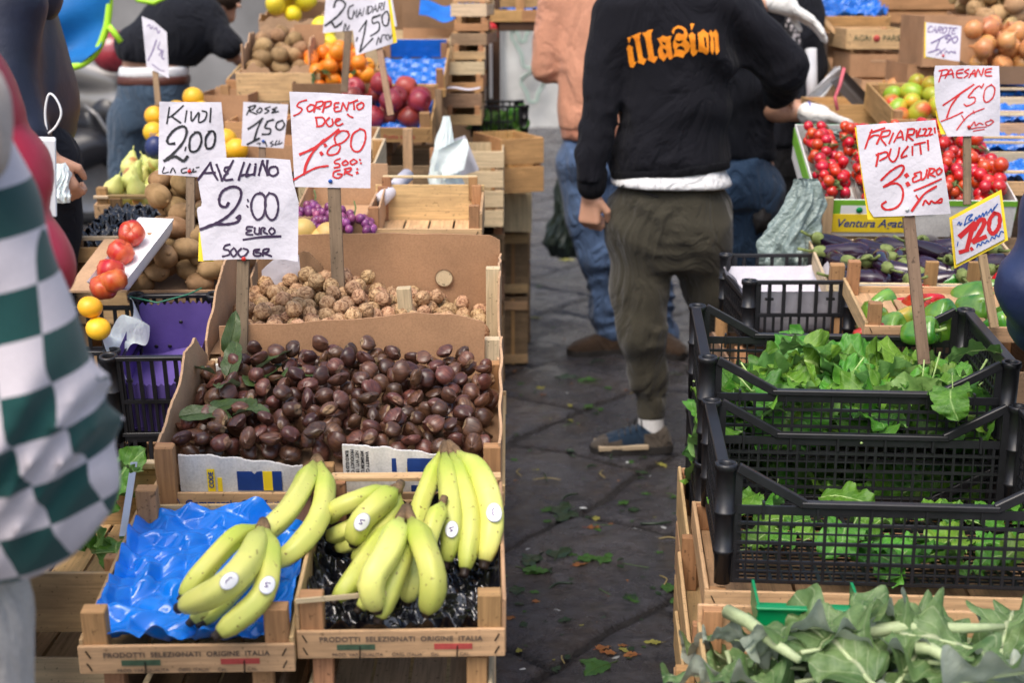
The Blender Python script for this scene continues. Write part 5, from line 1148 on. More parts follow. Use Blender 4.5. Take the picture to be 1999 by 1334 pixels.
# tomato carton
PT = Place(1778, 458, 3.88, (0, -.24, 0), yaw=-3, tilt=18)
M['greenc'] = plain('green_print_card', (.17, .42, .03), .6, .4, 20, .1); M['greend'] = plain('dark_green_print', (.0, .25, .07), .6, .4); M['tray_clear'] = plain('clear_punnet', (.45, .4, .36), .2, .5)
c = card_box('green and white carton of cherry tomato punnets with yellow label, right stall', .53, .5, .11, m='cardw'); setp(c, PT)
def face(nm, x0, x1, z0, z1, mt, y=-.2535): mb = MB(); mb.box(((x0 + x1) / 2, y, (z0 + z1) / 2), (x1 - x0, .0012, z1 - z0)); return mb.build(nm, M[mt], c)
face('green_band', -.265, .265, .094, .109, 'greenc'); face('green_band', -.265, -.2, .068, .094, 'greenc'); face('grey_patch', -.2, .05, .068, .094, 'foam'); face('label', -.235, .0, .014, .068, 'yellow', -.2545); face('red_label_end', -.265, -.235, .014, .068, 'inkrd')
mb = MB(); mb.lathe([(0, 0), (.009, 0), (.009, .001), (0, .001)], 16, Matrix.Translation((-.15, -.2555, .081)) @ Matrix.Rotation(PI / 2, 4, 'X')); mb.build('green_dot', M['greend'], c)
for sx in (-1, 1): mb = MB(); mb.box((sx * .2665, 0, .075), (.0014, .5, .05)); mb.build('green_side_band', M['greenc'], c)
mb = MB(); mb.box((0, .2535, .1), (.52, .003, .02)); mb.build('green_rear_band', M['greend'], c)
text_mesh('printed_text', 'Ventura Agata', .034, M['inknavy'], c, Matrix.Translation((-.115, -.2555, .04)) @ Matrix.Rotation(PI / 2, 4, 'X'), .95, shear=.25, bold=.0006)
b = MB(); b.box((0, 0, 0), (.035, .016, .2), None, 0, .001); o = b.build('wooden_stake', M['stickl']); o.location = PT(-.24, -.275, .02); o.rotation_euler = (R(5), 0, 0); tag(o, 'upright wooden lath before the left end of the tomato carton', 'lath')
ML_TO = fruit_mat('cherry_tomato_skin', (.48, .012, .008), (.58, .035, .01), 10, .15, .6, coat=.3, rnd=(.012, .15), bscale=10, bstr=0)
M['vine'] = plain('tomato_vine', (.12, .17, .06), .7, .3, 60, .3)
TO = MB().lathe(ell_prof(.0155, .014, 10, .95), 16).mesh('cherry_tomato', ML_TO)
names = ['leftmost', 'second', 'third', 'fourth', 'rightmost']
for r in range(2):
    for k in range(5):
        x = -.208 + .104 * k; y = -.13 + .24 * r; pn = empty('fruit_punnet', names[k] + ' clear plastic punnet of the ' + ['front', 'rear'][r] + ' row in the tomato carton', 'punnet', group='punnets of cherry tomatoes'); pn.location = PT(x, y, .05); pn.rotation_euler = PT.rot
        mb = MB(); mb.grid(lambda u, v: (.047 * math.cos(2 * PI * u) * (abs(math.cos(2 * PI * u)) ** -.4 if abs(math.cos(2 * PI * u)) > .2 else 1.9) * (.75 + .25 * v) * .8, .1 * math.sin(2 * PI * u) * (.8 + .2 * v), .05 * v), 28, 3); mb.build('tray_wall', M['tray_clear'], pn)
        mb = MB(); mb.box((0, 0, .003), (.07, .16, .003)); mb.build('tray_floor', M['tray_clear'], pn)
        tr = empty('tomato_truss', 'red cherry tomatoes on the vine in the ' + names[k] + ' punnet of the ' + ['front', 'rear'][r] + ' row', 'tomatoes', group='cherry tomatoes on the vine'); tr.location = PT(x, y, .05); tr.rotation_euler = PT.rot
        for p in drop(30, .0155, .046, .1, lambda a, b_: .02 + .02 * (1 - abs(b_) / .09), 8, 30 + 7 * k + r, .95):
            t = link('tomato', TO, tr); t.location = p; t.rotation_euler = (random.random(), random.random(), random.random()); q = random.uniform(.9, 1.15) * (1.25 if k > 3 else 1); t.scale = (q, q, q)
        mb = MB(); z0 = .082; P0 = [(.01 * math.sin(j), -.08 + .02 * j, z0 + .006 * math.sin(j * 2)) for j in range(9)]; mb.tube(P0, .0022, 6)
        for j in range(30): a = Vector(P0[j % 9]); mb.tube([a, a + Vector((random.uniform(-.03, .03), random.uniform(-.02, .02), random.uniform(-.01, .012))), a + Vector((random.uniform(-.04, .04), random.uniform(-.03, .03), random.uniform(-.015, .0)))], [.0018, .0015, .0022], 5)
        mb.build('vine', M['vine'], tr)
# bag and bits left of it
def drape(name, label, cat, px0, px1, py0, py1, D, mat, seed=0, taper=.5, amp=.02, shift=0, group=None, dz=.12):
    """hanging thin bag: front and back sheets gathered at the top"""
    base = W((px0 + px1) / 2, py1, D); top = W((px0 + px1) / 2, py0, D); w_ = (px1 - px0) / 2 * D / FPX; hgt = (top - base).length
    mb = MB()
    def fn(u, v):
        a = 2 * PI * u; k = 1 - (1 - taper) * v ** 1.2; pl_ = 1 + .16 * math.sin(a * 5 + seed + v * 3) + .1 * math.sin(a * 11 + seed * 2 - v * 7) + .07 * math.sin(a * 7 + v * 19 + seed) + .05 * math.sin(a * 17 - v * 31)
        k *= (.55 + .45 * min(1, v * 6)) if v < .17 else 1
        return Vector((math.cos(a) * w_ * k * pl_ + shift * v + amp * math.sin(v * 7 + seed) * .5, math.sin(a) * dz * k * pl_ * .6, v * hgt))
    mb.grid(fn, 90, 50); o = mb.build(name, mat); tag(o, label, cat, group); o.location = base; return o
drape('plastic_bag', 'grey green plastic bag hanging open beside the tomato carton', 'bag', 1475, 1600, 350, 545, 3.75, M['bagg'], 2, .35, .03, .03)
drape('plastic_bag', 'pale plastic bag lying over the rear of the tomato carton', 'bag', 1572, 1665, 248, 276, 4.3, M['bagg'], 5, .7, .01, 0)
# green red mangoes behind
PM = Place(1800, 268, 4.55, (0, -.16, 0), yaw=0, tilt=10)
c = wood_crate('wooden crate of green and red mangoes behind the friarielli sign', .22, .36, .09, m='wood2', fh=.06, post=.03); setp(c, PM)
ML_MG = fruit_mat('mango_skin', (.34, .42, .03), (.7, .22, .03), 9, .3, lo=.45, hi=.62, rnd=(.05, .15))
MG = [MB().lathe(ell_prof(.03, .038, 12, .85), 18).mesh('mango', ML_MG)]
scatter('mango', MG, drop(11, .03, .1, .16, lambda x, y: .02 + .02 * max(0, y + .1) / .25 + .07 * max(0, x + .05) / .2, 12, 4, .95), PM, 'green and reddish mango behind the friarielli sign', 'mango', 'mangoes in the rear crate', sc=(.9, 1.1))
# crates at right edge with blue film
for i, (px, py, D, mm) in enumerate([(2010, 385, 4.0, 'wood'), (2025, 325, 4.25, 'woodp'), (2010, 268, 4.5, 'wood'), (2010, 215, 4.8, 'woodp')]):
    Pk = Place(px, py, D, (0, -.2, 0), yaw=-4, tilt=6); c = wood_crate(['lowest', 'second', 'third', 'uppermost'][i] + ' of the pale wooden crates with blue liners at the right edge', .40, .4, .085, m=mm, fh=.04, sh=.05, bh=.05, rail=True); setp(c, Pk)
    b = MB(); b.box((0, -.19, .07), (.4, .01, .008), None, 0, .001); b.build('front_rail', M['woodp'], c)
    tray_film('blue_film_liner', 'blue film in the ' + ['lowest', 'second', 'third', 'uppermost'][i] + ' pale crate at the right edge', .37, .37, Pk, .03, M['blue'], amp=.015, cup=.08, seed=20 + i, crump=.01, rise=.02)
# ================================================================ middle and back of the left stall
# grape crate behind the walnuts
PGR = Place(655, 482, 3.55, (0, -.18, 0), tilt=8)
c = card_box('light cardboard box of grapes and yellow fruit behind the walnuts', .21, .34, .075, m='cardl', bh=.12); setp(c, PGR)
M['grape'] = fruit_mat('grape_skin', (.12, .02, .1), (.3, .08, .2), 12, .3, rnd=(.03, .3), bscale=10, bstr=0)
GRP = MB().lathe(ell_prof(.0105, .012, 8, .95), 12).mesh('grape', M['grape'])
for i, (px, py) in enumerate([(612, 432), (650, 445), (690, 455)]):
    gb = empty('grape_bunch', ['leftmost', 'middle', 'rightmost'][i] + ' bunch of purple grapes in the box behind the walnuts', 'grapes', group='grape bunches'); gb.location = PGR.pix(px, py, .05, .0); r_ = random.Random(i)
    for j in range(34):
        t = link('grape', GRP, gb); a = r_.uniform(0, 6.28); q = r_.random() ** .5 * .05; t.location = (math.cos(a) * q, math.sin(a) * q * 1.2, .045 * (1 - (q / .05) ** 2) * r_.uniform(.5, 1) + .01 + .25 * math.sin(a) * q)
    mb = MB(); mb.tube([(0, 0, .03), (.005, .02, .06), (.0, .03, .075)], .002, 6); mb.build('stem', M['vine'], gb)
ML_YP = fruit_mat('yellow_melon_skin', (.5, .3, .08), (.62, .42, .14), 8, .5)
YP = MB().lathe(ell_prof(.033, .036, 14, .9), 22).mesh('pear', ML_YP)
for i, (px, py) in enumerate([(592, 455), (640, 462), (622, 474)]):
    o = link('yellow_fruit', YP); o.location = W(px, py, 3.42); o.rotation_euler = (.3, .4 * i, 0); tag(o, ['leftmost', 'middle', 'lowest'][i] + ' round dull yellow fruit before the grapes', 'fruit', 'yellow fruit before the grapes')
PEM = Place(826, 492, 3.5, (0, -.19, 0), tilt=3)
c = wood_crate('empty shallow wooden crate with blackened front board behind the walnut box', .29, .3, .10, fh=.045, bh=.1, sh=.08, m='wood', post=.026); setp(c, PEM)
b = MB(); b.box((0, .147, .125), (.25, .008, .007), None, 0, .001); b.build('top_rail', M['woodp'], c)
for sx in (-1, 1): b = MB(); b.box((sx * .115, .145, .095), (.024, .02, .06), None, 0, .001); b.build('rear_post', M['post'], c)
mb = MB(); a, b_ = W(742, 392, 3.75), W(795, 342, 3.9); ax = (b_ - a).normalized(); mb.tube([a, b_], .019, 20); mb.tube([b_, b_ + ax * .002], .008, 12); o = mb.build('paper_roll', M['white']); tag(o, 'white roll of paper bags leaning over the grape crate', 'roll')
for i, (px, py, w_, D, lab) in enumerate([(660, 368, .2, 4.0, 'pale wooden crate behind the SORRENTO sign, right above the grapes'), (655, 335, .2, 4.3, 'second pale wooden crate behind the SORRENTO sign')]):
    Pk = Place(px, py + 28, D, (0, -.16, 0), tilt=6); c = wood_crate(lab, w_ + .02, .34, .11, fh=.07, m='woodp', mp='post'); setp(c, Pk)
    b = MB(); b.box((0, -.17, .1), (w_, .008, .008), None, 0, .001); b.build('front_rail', M['woodp'], c)
b = MB(); b.box((0, 0, 0), (.03, .03, .26), None, 0, .001); o = b.build('wooden_prop', M['wood']); o.location = W(797, 330, 4.6); tag(o, 'upright wooden prop under the apple crate', 'prop')
# apples
PAP = Place(745, 280, 4.75, (0, -.2, 0), tilt=10)
c = wood_crate('wooden crate of dark red apples under the MANDARI sign', .34, .4, .1, fh=.05, sh=.07, m='wood2', post=.034); setp(c, PAP)
text_mesh('printed_text', 'frutta scelta', .022, M['inkrd'], c, Matrix.Translation((.06, -.2015, .024)) @ Matrix.Rotation(PI / 2, 4, 'X'))
ML_AP = fruit_mat('apple_skin', (.2, .012, .02), (.42, .06, .05), 12, .35, .5, stretch=(1, 1, .3), spots=((.5, .3, .12), 5, .72), rnd=(.015, .25))
APL = MB().lathe([(0, -.026), (.006, -.03), (.018, -.034), (.03, -.026), (.038, -.006), (.0385, .01), (.033, .024), (.02, .032), (.009, .029), (.002, .02), (.0015, .034), (0, .035)], 24).mesh('apple', ML_AP)
def tray_in(P, lab, w_, d_, z, mt='blue', seed=1, **k): return tray_film('blue_tray_liner', lab, w_, d_, P, z, M[mt], seed=seed, **k)
tray_in(PAP, 'blue moulded tray under the red apples', .31, .37, .02, seed=31, rise=.02)
scatter('apple', [APL], [p for p in drop(17, .037, .165, .14, lambda x, y: .02, 14, 6, .95)], PAP, 'dark red apple in the crate under the MANDARI sign', 'apple', 'red apples in the crate', sc=(.92, 1.05))
PBT = Place(800, 190, 5.15, (0, -.2, 0), tilt=12)
c = wood_crate('empty wooden crate with a bright blue tray behind the apples', .26, .42, .1, fh=.03, bh=.09, sh=.075, m='wood2', post=.026, rail=True); setp(c, PBT); tray_in(PBT, 'bright blue dimpled tray in the empty crate behind the apples', .24, .4, .03, seed=33, crump=.004)
b = MB(); b.box((0, 0, .05), (.24, .004, .07)); o = b.build('blue_tray_liner', M['blue']); o.location = PBT(0, .2, .03); o.rotation_euler = (R(20), 0, 0); tag(o, 'blue tray standing upright at the back of the empty crate behind the apples', 'tray liner')
# mandarins
PMN = Place(655, 196, 5.0, (0, -.17, 0), tilt=8)
c = card_box('cardboard tray of leafy orange mandarins behind the ROSE sign', .3, .34, .06, m='cardd'); setp(c, PMN)
scatter('mandarin', MAN, drop(40, .028, .14, .15, lambda x, y: .0 + .05 * math.exp(-(x / .07)**2) * max(0, min(1, (y + .17) / .14)), 16, 9, .95), PMN, 'bright orange mandarin in the heap under the 2,0 sign', 'mandarin', 'mandarins in the heap')
leaf_heap('mandarin_leaves', 'dark green leaves tucked among the mandarins', 'leaves', PMN, 26, .13, .15, lambda x, y: .05 + .04 * math.exp(-(x / .08)**2), [LM_BAY, LM_BAY], [leaf_mb(.07, .016, 600 + i, .03, 3, .003, 9, .7, .3, .01, .0012) for i in range(4)], 8, .6)
# yellow and orange fruit around the KIWI and ROSE signs
PYO = Place(350, 312, 4.6, (0, -.15, 0), tilt=8)
c = card_box('brown cardboard box of yellow oranges behind the KIWI sign', .17, .32, .09, m='cardl'); setp(c, PYO)
PYO2 = Place(466, 315, 4.35, (0, -.1, 0), tilt=4); c = card_box('low cardboard box of yellow oranges right of the KIWI sign', .1, .2, .03, m='card'); setp(c, PYO2)
ORB = MB().lathe(ell_prof(.036, .035, 14, .95), 24).mesh('orange', fruit_mat('yellow_orange_skin', (.85, .42, .01), (.88, .52, .03), 9, .4, bscale=260, bstr=.25))
for i, (px, py, D) in enumerate([(377, 190, 4.8), (302, 226, 4.75), (300, 258, 4.6), (330, 235, 4.7), (318, 280, 4.5), (345, 215, 4.8), (462, 292, 4.25), (441, 272, 4.4), (480, 296, 4.35), (440, 300, 4.3), (360, 240, 4.7), (390, 215, 4.8)]):
    o = link('orange', ORB); o.location = W(px, py, D); o.rotation_euler = (i, i * .7, 0); s_ = .95 if i else 1.0; o.scale = (s_,) * 3; tag(o, 'yellow orange fruit beside or behind the KIWI sign', 'orange', 'yellow oranges round the KIWI sign')
o = link('plum', YP); o.data = o.data.copy(); o.data.materials[0] = plain('blue_plum_skin', (.02, .03, .12), .4); o.location = W(304, 288, 4.35); tag(o, 'single dark blue round fruit beside the yellow oranges', 'plum')
b = card_box('plain brown cardboard box behind the ROSE sign', .18, .3, .2, m='card'); setp(b, Place(438, 300, 4.9, (0, -.15, 0)))
c = wood_crate('wooden crate between the ROSE sign and the mandarins, blue tray inside', .22, .3, .09, m='wood2'); Pq = Place(502, 205, 5.3, (0, -.15, 0), tilt=8); setp(c, Pq); tray_in(Pq, 'light blue tray in the crate between the ROSE sign and mandarins', .2, .28, .06, 'bluel', 35, amp=.01)
c = card_box('long brown cardboard box low behind the ROSE sign', .22, .3, .08, m='card'); setp(c, Place(520, 335, 4.3, (0, -.15, 0)))
c = wood_crate('golden wooden crate low behind the ROSE and SORRENTO signs', .2, .3, .1, m='wood2'); setp(c, Place(500, 300, 4.7, (0, -.15, 0)))
# brown kiwis in torn box, lemons
PKB = Place(540, 160, 5.05, (0, -.2, 0), tilt=6)
c = card_box('big torn cardboard box piled with brown kiwis at the back', .24, .4, .13, m='cardl', fh=.045, torn=.03); setp(c, PKB)
scatter('kiwi', KI, drop(36, .028, .115, .185, lambda x, y: .01 + .02 * max(0, min(1, (y + .17) / .2)) - .15 * abs(x + .02) * max(0, y + .1) * 3, 14, 12, .92), PKB, 'brown kiwi in the big torn cardboard box at the back', 'kiwi', 'kiwis in the rear box', rots=lay, sc=(1.1, 1.3))
b = MB(); b.box((0, 0, 0), (.11, .005, .15)); o = b.build('cardboard_sheet', M['card']); o.location = W(605, 88, 5.2); tag(o, 'upright brown cardboard panel right of the rear kiwis', 'cardboard')
c = wood_crate('wooden crate right under the big torn kiwi box', .3, .4, .1, m='wood', mp='woodd'); setp(c, Place(545, 200, 5.05, (0, -.2, 0), tilt=4))
PLM = Place(568, 72, 5.7, (0, -.17, 0), tilt=10)
c = card_box('torn cardboard box of yellow lemons at the top', .25, .34, .07, m='cardl', torn=.02); setp(c, PLM)
ML_LE = fruit_mat('lemon_skin', (.8, .62, .02), (.85, .7, .05), 8, .4, bscale=200, bstr=.3)
LE = MB().lathe(ell_prof(.037, .044, 14, .85), 20).mesh('lemon', ML_LE)
scatter('lemon', [LE], drop(24, .042, .12, .16, lambda x, y: .02 + .05 * max(0, min(1, (y + .15) / .2)), 12, 13, .95), PLM, 'bright yellow lemon in the torn box above the kiwis', 'lemon', 'lemons in the torn box')
for i, (px, py) in enumerate([(632, 68), (640, 85), (628, 50)]):
    o = link('lemon', LE); o.location = W(px, py, 5.4); o.rotation_euler = (i, 1, 0); tag(o, ['middle', 'lowest', 'topmost'][i] + ' lemon lying between the kiwi box and the 2,0 sign', 'lemon', 'lemons beside the 2,0 sign')
c = wood_crate('pale wooden crate behind the mandarins and the two upper signs', .55, .35, .1, m='woodp', mp='woodd'); setp(c, Place(745, 128, 5.6, (0, -.17, 0), tilt=4))
# cardboard boxes behind
c = card_box('large brown cardboard box with a hand slot at the top centre', .26, .35, .13, m='card', slot=True); setp(c, Place(850, 118, 5.8, (0, -.17, 0)))
c = card_box('brown cardboard box below the blue film at the top centre', .27, .35, .13, m='cardd'); setp(c, Place(850, 60, 5.85, (0, -.17, 0)))
mb = MB(); o0 = W(880, 28, 5.6)
mb.grid(lambda u, v: ((u - .5) * .25, .04 * math.sin(u * 9) * .3 + .1 * v, -.03 * math.exp(-((u - .4) / .2)**2) + .06 * v), 24, 6); o = mb.build('blue_tray_liner', M['blue']); o.location = o0; tag(o, 'blue liner hanging over the edge of the top centre box', 'tray liner')
c = card_box('brown cardboard box behind the MANDARI sign', .22, .3, .18, m='cardd'); setp(c, Place(778, 60, 6.1, (0, -.15, 0)))
mb = MB(); mb.box((0, 0, 0), (.013, .013, .16), (0, 0, 0), 0, .001); o = mb.build('wooden_post', M['wood']); o.location = W(908, 60, 5.6); tag(o, 'thin upright post right of the top centre box', 'post')
# stack of crates on the right side of the stall (seen end on)
lv = 0
for i, (px, py, w_, h_) in enumerate([(905, 246, .12, .07), (903, 212, .13, .06), (905, 180, .13, .06), (910, 148, .12, .055), (915, 118, .11, .055), (915, 90, .12, .05), (920, 62, .11, .05), (915, 34, .12, .055), (920, 6, .12, .05)]):
    q = wood_crate(['lowest', 'second', 'third', 'fourth', 'fifth', 'sixth', 'seventh', 'eighth', 'ninth'][i] + ' crate up in the narrow crate stack left of the doorway', w_ + .02, .36, h_ * 1.05, fh=h_ * (.9 if i % 2 else .55), sh=h_ * .8, m=['wood', 'woodd', 'wood2', 'woodp'][i % 4], post=.02, staples=False); setp(q, Place(px, py, 5.5, (0, -.18, 0), yaw=random.uniform(-6, 6)))
    last = q
mb = MB(); mb.grid(lambda u, v: ((u - .5) * .13, (v - .5) * .1, .004 * math.sin(u * 7)), 10, 6); o = mb.build('paper_sheet', M['white']); o.location = W(903, 172, 5.25); tag(o, 'white paper sheet lying on the narrow crate stack', 'paper')
mb = MB(); mb.box((0, 0, 0), (.022, .012, .18)); o = mb.build('dark_post', M['woodd']); o.location = W(856, 225, 4.95); tag(o, 'short dark wooden post at the right end of the apple crate', 'post')
# crate wall on its side, green white bags
for i, (px, py, w_, h_, D, yw, mm, nf, lab) in enumerate([
    (940, 445, .16, .27, 5.1, 0, 'woodp', 4, 'pale slatted wooden crate standing behind the white bag'),
    (1020, 378, .17, .2, 5.3, 22, 'wood2', 2, 'turned wooden crate with dark boards beside the black plastic crate'),
    (1010, 455, .11, .15, 5.5, 0, 'woodp', 1, 'narrow pale wooden crate low beside the rubbish bag')]):
    c = wood_crate(lab, w_, .3, h_, nf=nf, ns=2, m=mm, mp=mm, post=.024, staples=False); setp(c, Place(px, py, D, (0, -.15, 0), yaw=yw))
for i, (z0, h_) in enumerate([(0, .28), (.29, .26)]):
    c = wood_crate(['lower', 'upper'][i] + ' tall brown wooden crate standing on the paving behind the walnut box', .30, .34, h_, nf=1, ns=2, m='woodd', mp='wood2', post=.03, staples=False); loc = onZ(955, 716, 0); c.location = (loc.x, loc.y + .17, z0 + .004); c.rotation_euler = (0, 0, R(2))
    for x in (-.06, .09): b = MB(); b.box((x, -.172, h_ / 2), (.012, .01, h_ - .01)); b.build('upright_slat', M['wood2'], c)
    for z in (.03, h_ - .03): b = MB(); b.box((0, -.178, z), (.3, .008, .035), None, 0, .001); b.build('cross_slat', M['wood'], c)
PBL = Place(975, 268, 5.9, (0, -.15, 0), yaw=4); c = plastic_crate('black plastic crate of greens beside the doorway', .25, .3, .13, style='coarse'); setp(c, PBL)
leaf_heap('leafy_greens', 'dark greens inside the black crate beside the doorway', 'leafy greens', PBL, 26, .09, .11, lambda x, y: .06, [LM_GR, M['gstem']], GSET, 15, .4, (.6, .9))
for k, z in enumerate((0, .18, .36, .54)):
    q = wood_crate(['lowest', 'second', 'third', 'top'][k] + ' crate of the stack under the black crate beside the doorway', .28, .3, .17, fh=.12, m='woodd', staples=False); q.location = (PBL.loc.x, PBL.loc.y, z + .004)
drape('plastic_bag', 'white and pale green plastic bags hanging in a tied bundle from a crate', 'bag', 835, 905, 228, 405, 4.6, M['bag'], 1, .16, .012, .0, dz=.05)
mb = MB(); o0 = W(882, 300, 4.5)
mb.grid(lambda u, v: ((u - .5) * .1 * (1 - abs(v - .5) * 1.2) + .01, .01 * math.sin(u * 5), (v - .5) * .13 - .03 * abs(u - .5)), 12, 12); o = mb.build('plastic_bag', M['bag']); o.location = o0; o.rotation_euler = (0, R(38), 0); tag(o, 'folded white bag corner sticking out of the hanging bundle', 'bag')
mb = MB(); mb.grid(lambda u, v: ((u - .5) * .07, .01 * math.sin(u * 5), (v - .5) * .12), 12, 12); o = mb.build('plastic_bag', M['white']); o.location = W(902, 305, 4.56); o.rotation_euler = (0, R(-22), 0); tag(o, 'second folded white bag at the right of the hanging bundle', 'bag')
drape('rubbish_bag', 'full dark green rubbish bag standing on the paving behind the men', 'rubbish bag', 1066, 1142, 350, 500, 7.4, M['bagt'], 4, .35, .02, 0, dz=.2)
# wood below left front
PWL = Place(95, 1240, 2.28, (0, -.2, 0), yaw=0, tilt=4)
c = wood_crate('wide plain wooden crate at the lower left behind the checked shirt', .27, .40, .125, fh=.105, sh=.08, m='wood', th=.008); setp(c, PWL)
b = MB(); b.box((.09, .19, .13), (.1, .02, .012), None, 0, .001); b.build('rear_lath', M['woodp'], c)
for k in range(3):
    q = wood_crate(['first', 'second', 'third'][k] + ' pale wooden crate below the plain crate at the lower left', .30, .4, .11, fh=.05, m='woodp', staples=False); q.location = PWL(.01, .02, -.125 - .12 * k)
leaf_heap('leafy_greens', 'few green leaves inside the plain lower left crate', 'leafy greens', PWL, 14, .1, .16, lambda x, y: .1, [LM_GR, M['gstem']], GSET, 16, .4, (.5, .8))
mb = MB(); mb.bar(W(262, 905, 2.55), W(240, 1050, 2.4), .012, .006); o = mb.build('metal_strut', M['steel']); tag(o, 'slanting grey metal strut left of the chestnut box', 'strut')
o = link('small_leaf', GSET[3].mesh('small_leaf', [LM_GR, M['gstem']])); o.location = W(262, 922, 2.42); o.scale = (.35,) * 3; o.rotation_euler = (.2, .2, 1.2); tag(o, 'small green leaf sticking out left of the chestnut box', 'leaf')
# stacks under the front rows
def stack(x, y, ztop, w_, d_, n, what, mm='wood', yaw=0):
    first = None
    for k in range(n):
        h_ = ztop / n
        if first is None: q = first = wood_crate('wooden crate in the stack holding up ' + what, w_, d_, h_ - .004, fh=h_ * .62, bh=h_ * .62, sh=h_ * .62, m=mm, staples=True, group='crates holding up ' + what)
        else: q = dup(first)
        q.location = (x, y, k * h_ + .002); q.rotation_euler = (0, 0, yaw)
def under(P, w_, d_, n, what, mm='wood', drop_=.0, yaw=0):
    zc = min(P(sx * w_ / 2, sy * d_ / 2, 0).z for sx in (-1, 1) for sy in (-1, 1)); stack(P.loc.x, P.loc.y, zc - drop_ - .004, w_, d_, n, what, mm, yaw)
under(P2, .27, .38, 4, 'the banana crate with black film', 'woodp'); under(P1, .26, .36, 4, 'the banana crate with the blue tray', 'woodd'); under(PC, .52, .36, 4, 'the chestnut crate', 'woodd', .01)
under(PW, .56, .36, 4, 'the walnut box', 'wood', .11); stack(PK.loc.x + .06, PK.loc.y + .08, PK(0, -.18, 0).z - .006, .34, .18, 5, 'the kiwi tray'); under(PB, .3, .4, 5, 'the empty black film crate'); under(PE, .3, .38, 5, 'the pear crate', 'woodd')
under(PGR, .24, .34, 5, 'the grape box', 'woodd'); under(PEM, .26, .36, 5, 'the empty shallow crate', 'woodd'); under(PAP, .4, .5, 6, 'the apple crate', 'woodd'); under(PYO, .24, .3, 6, 'the yellow oranges', 'woodd'); under(PMN, .4, .4, 6, 'the mandarins', 'woodd'); under(PKB, .4, .5, 7, 'the rear kiwi box', 'woodd')
under(PS, .3, .36, 5, 'the small black crate', 'woodd'); under(PPR, .44, .34, 5, 'the pepper crate', 'woodd'); under(PG_, .5, .38, 5, 'the aubergine crate', 'woodd'); under(PT, .5, .5, 5, 'the tomato carton', 'wood'); under(PM, .4, .4, 6, 'the mango crate', 'woodd'); under(PAR, .6, .4, 4, 'the artichoke leaves', 'wood', 0, R(-4))
# ================================================================ people
class Man:
    """joints are read as pixel + forward offset from the standing plane; body in local coordinates"""
    def __init__(s, label, px, py=None, Y=None, name='person'):
        g = onZ(px, py, 0) if Y is None else Vector((onY(px, 600, Y).x, Y, 0)); s.loc = Vector((g.x, g.y, 0)); s.Y = g.y
        s.o = empty(name, label, 'person', s.loc)
    dx = 0
    def J(s, px, py, dy=0): return tuple(onY(px + s.dx, py, s.Y + dy) - s.loc)
    def sec(s, rows): # (py, x0, x1, ry, dy)
        out = []
        for py, x0, x1, ry, dy in rows:
            a, b = onY(x0 + s.dx, py, s.Y + dy), onY(x1 + s.dx, py, s.Y + dy); out.append((a.z, (a.x + b.x) / 2 - s.loc.x, dy, (b.x - a.x) / 2, ry))
        return out
    def put(s, name, sdf, mat, h=.012, fo=None, smooth=1):
        if name == 'body': fo = lambda X, Y, Z: .013 * (Z < 1.4)
        return link(name, sdf.mesh(name, mat, h, fo, smooth), s.o)
def head(S, c, yaw=0, tilt=0, k=.02):
    c = np.array(c, float); cy, sy = math.cos(yaw), math.sin(yaw)
    def L(x, y, z): return c + np.array((x * cy - y * sy, x * sy + y * cy, z))
    S.ball(L(0, -.005, .03), (.078, .098, .098), k); S.ball(L(0, .035, -.045), (.052, .05, .06), .03); S.cone(L(0, .095, .01), L(0, .112, -.022), .009, .014, .012)
    for x in (-1, 1): S.ball(L(x * .031, .082, .012), (.014, .014, .012), .012); S.ball(L(x * .079, .0, -.005), (.012, .02, .03), .01)
    S.ball(L(0, .086, -.052), (.022, .012, .009), .01); return L
def hair_cap(S, L, back=.0): S.ball(L(0, -.018, .05), (.086, .1, .09), .03); S.cone(L(0, -.05, .0), L(0, -.045, -.05), .07, .055, .03)
def hand(S, w_, d, pn, sc=1.0, curl=1.0, thumb=1):
    """palm from wrist along d; pn = palm normal (fingers curl towards it)"""
    w_, d, pn = np.array(w_, float), np.array(d, float), np.array(pn, float); d /= np.linalg.norm(d); pn -= d * (pn @ d); pn /= np.linalg.norm(pn); sd = np.cross(d, pn)
    S.cone(w_ - d * .02, w_ + d * .02, .026 * sc, .026 * sc, .01)
    for k in (-1.2, -.4, .4, 1.2): S.cone(w_ + d * .02 * sc + sd * k * .012 * sc, w_ + d * .088 * sc + sd * k * .019 * sc, .015 * sc, .0125 * sc, .009)
    for k, L, cx in ((-1.2, .06, 1.0), (-.4, .075, .95), (.4, .08, .95), (1.2, .072, .9)):
        p = w_ + d * .09 * sc + sd * k * .019 * sc; a = 0
        for seg, r0, r1 in ((.45, .0098, .009), (.3, .009, .0082), (.25, .0082, .007)):
            a += .95 * curl * cx; q = p + (d * math.cos(a) + pn * math.sin(a)) * L * seg * sc; S.cone(p, q, r0 * sc, r1 * sc, .003); p = q
    t0 = w_ + d * .03 * sc + sd * thumb * .026 * sc; t1 = t0 + (d * .75 + sd * thumb * .6 + pn * .35) * .036 * sc; t2 = t1 + (d * .9 - sd * thumb * .1 + pn * .5) * .03 * sc
    S.cone(t0, t1, .014 * sc, .011 * sc, .008); S.cone(t1, t2, .011 * sc, .0085 * sc, .003)
def add_hand(man, body, args, mat, h=.0035):
    S = SDF(); hand(S, *args); me = S.mesh('hand', mat, h, None, 1); bm = bmesh.new(); bm.from_mesh(body.data); bm.from_mesh(me); bm.to_mesh(body.data); bm.free()
    body.data.polygons.foreach_set('use_smooth', [True] * len(body.data.polygons)); bpy.data.meshes.remove(me)
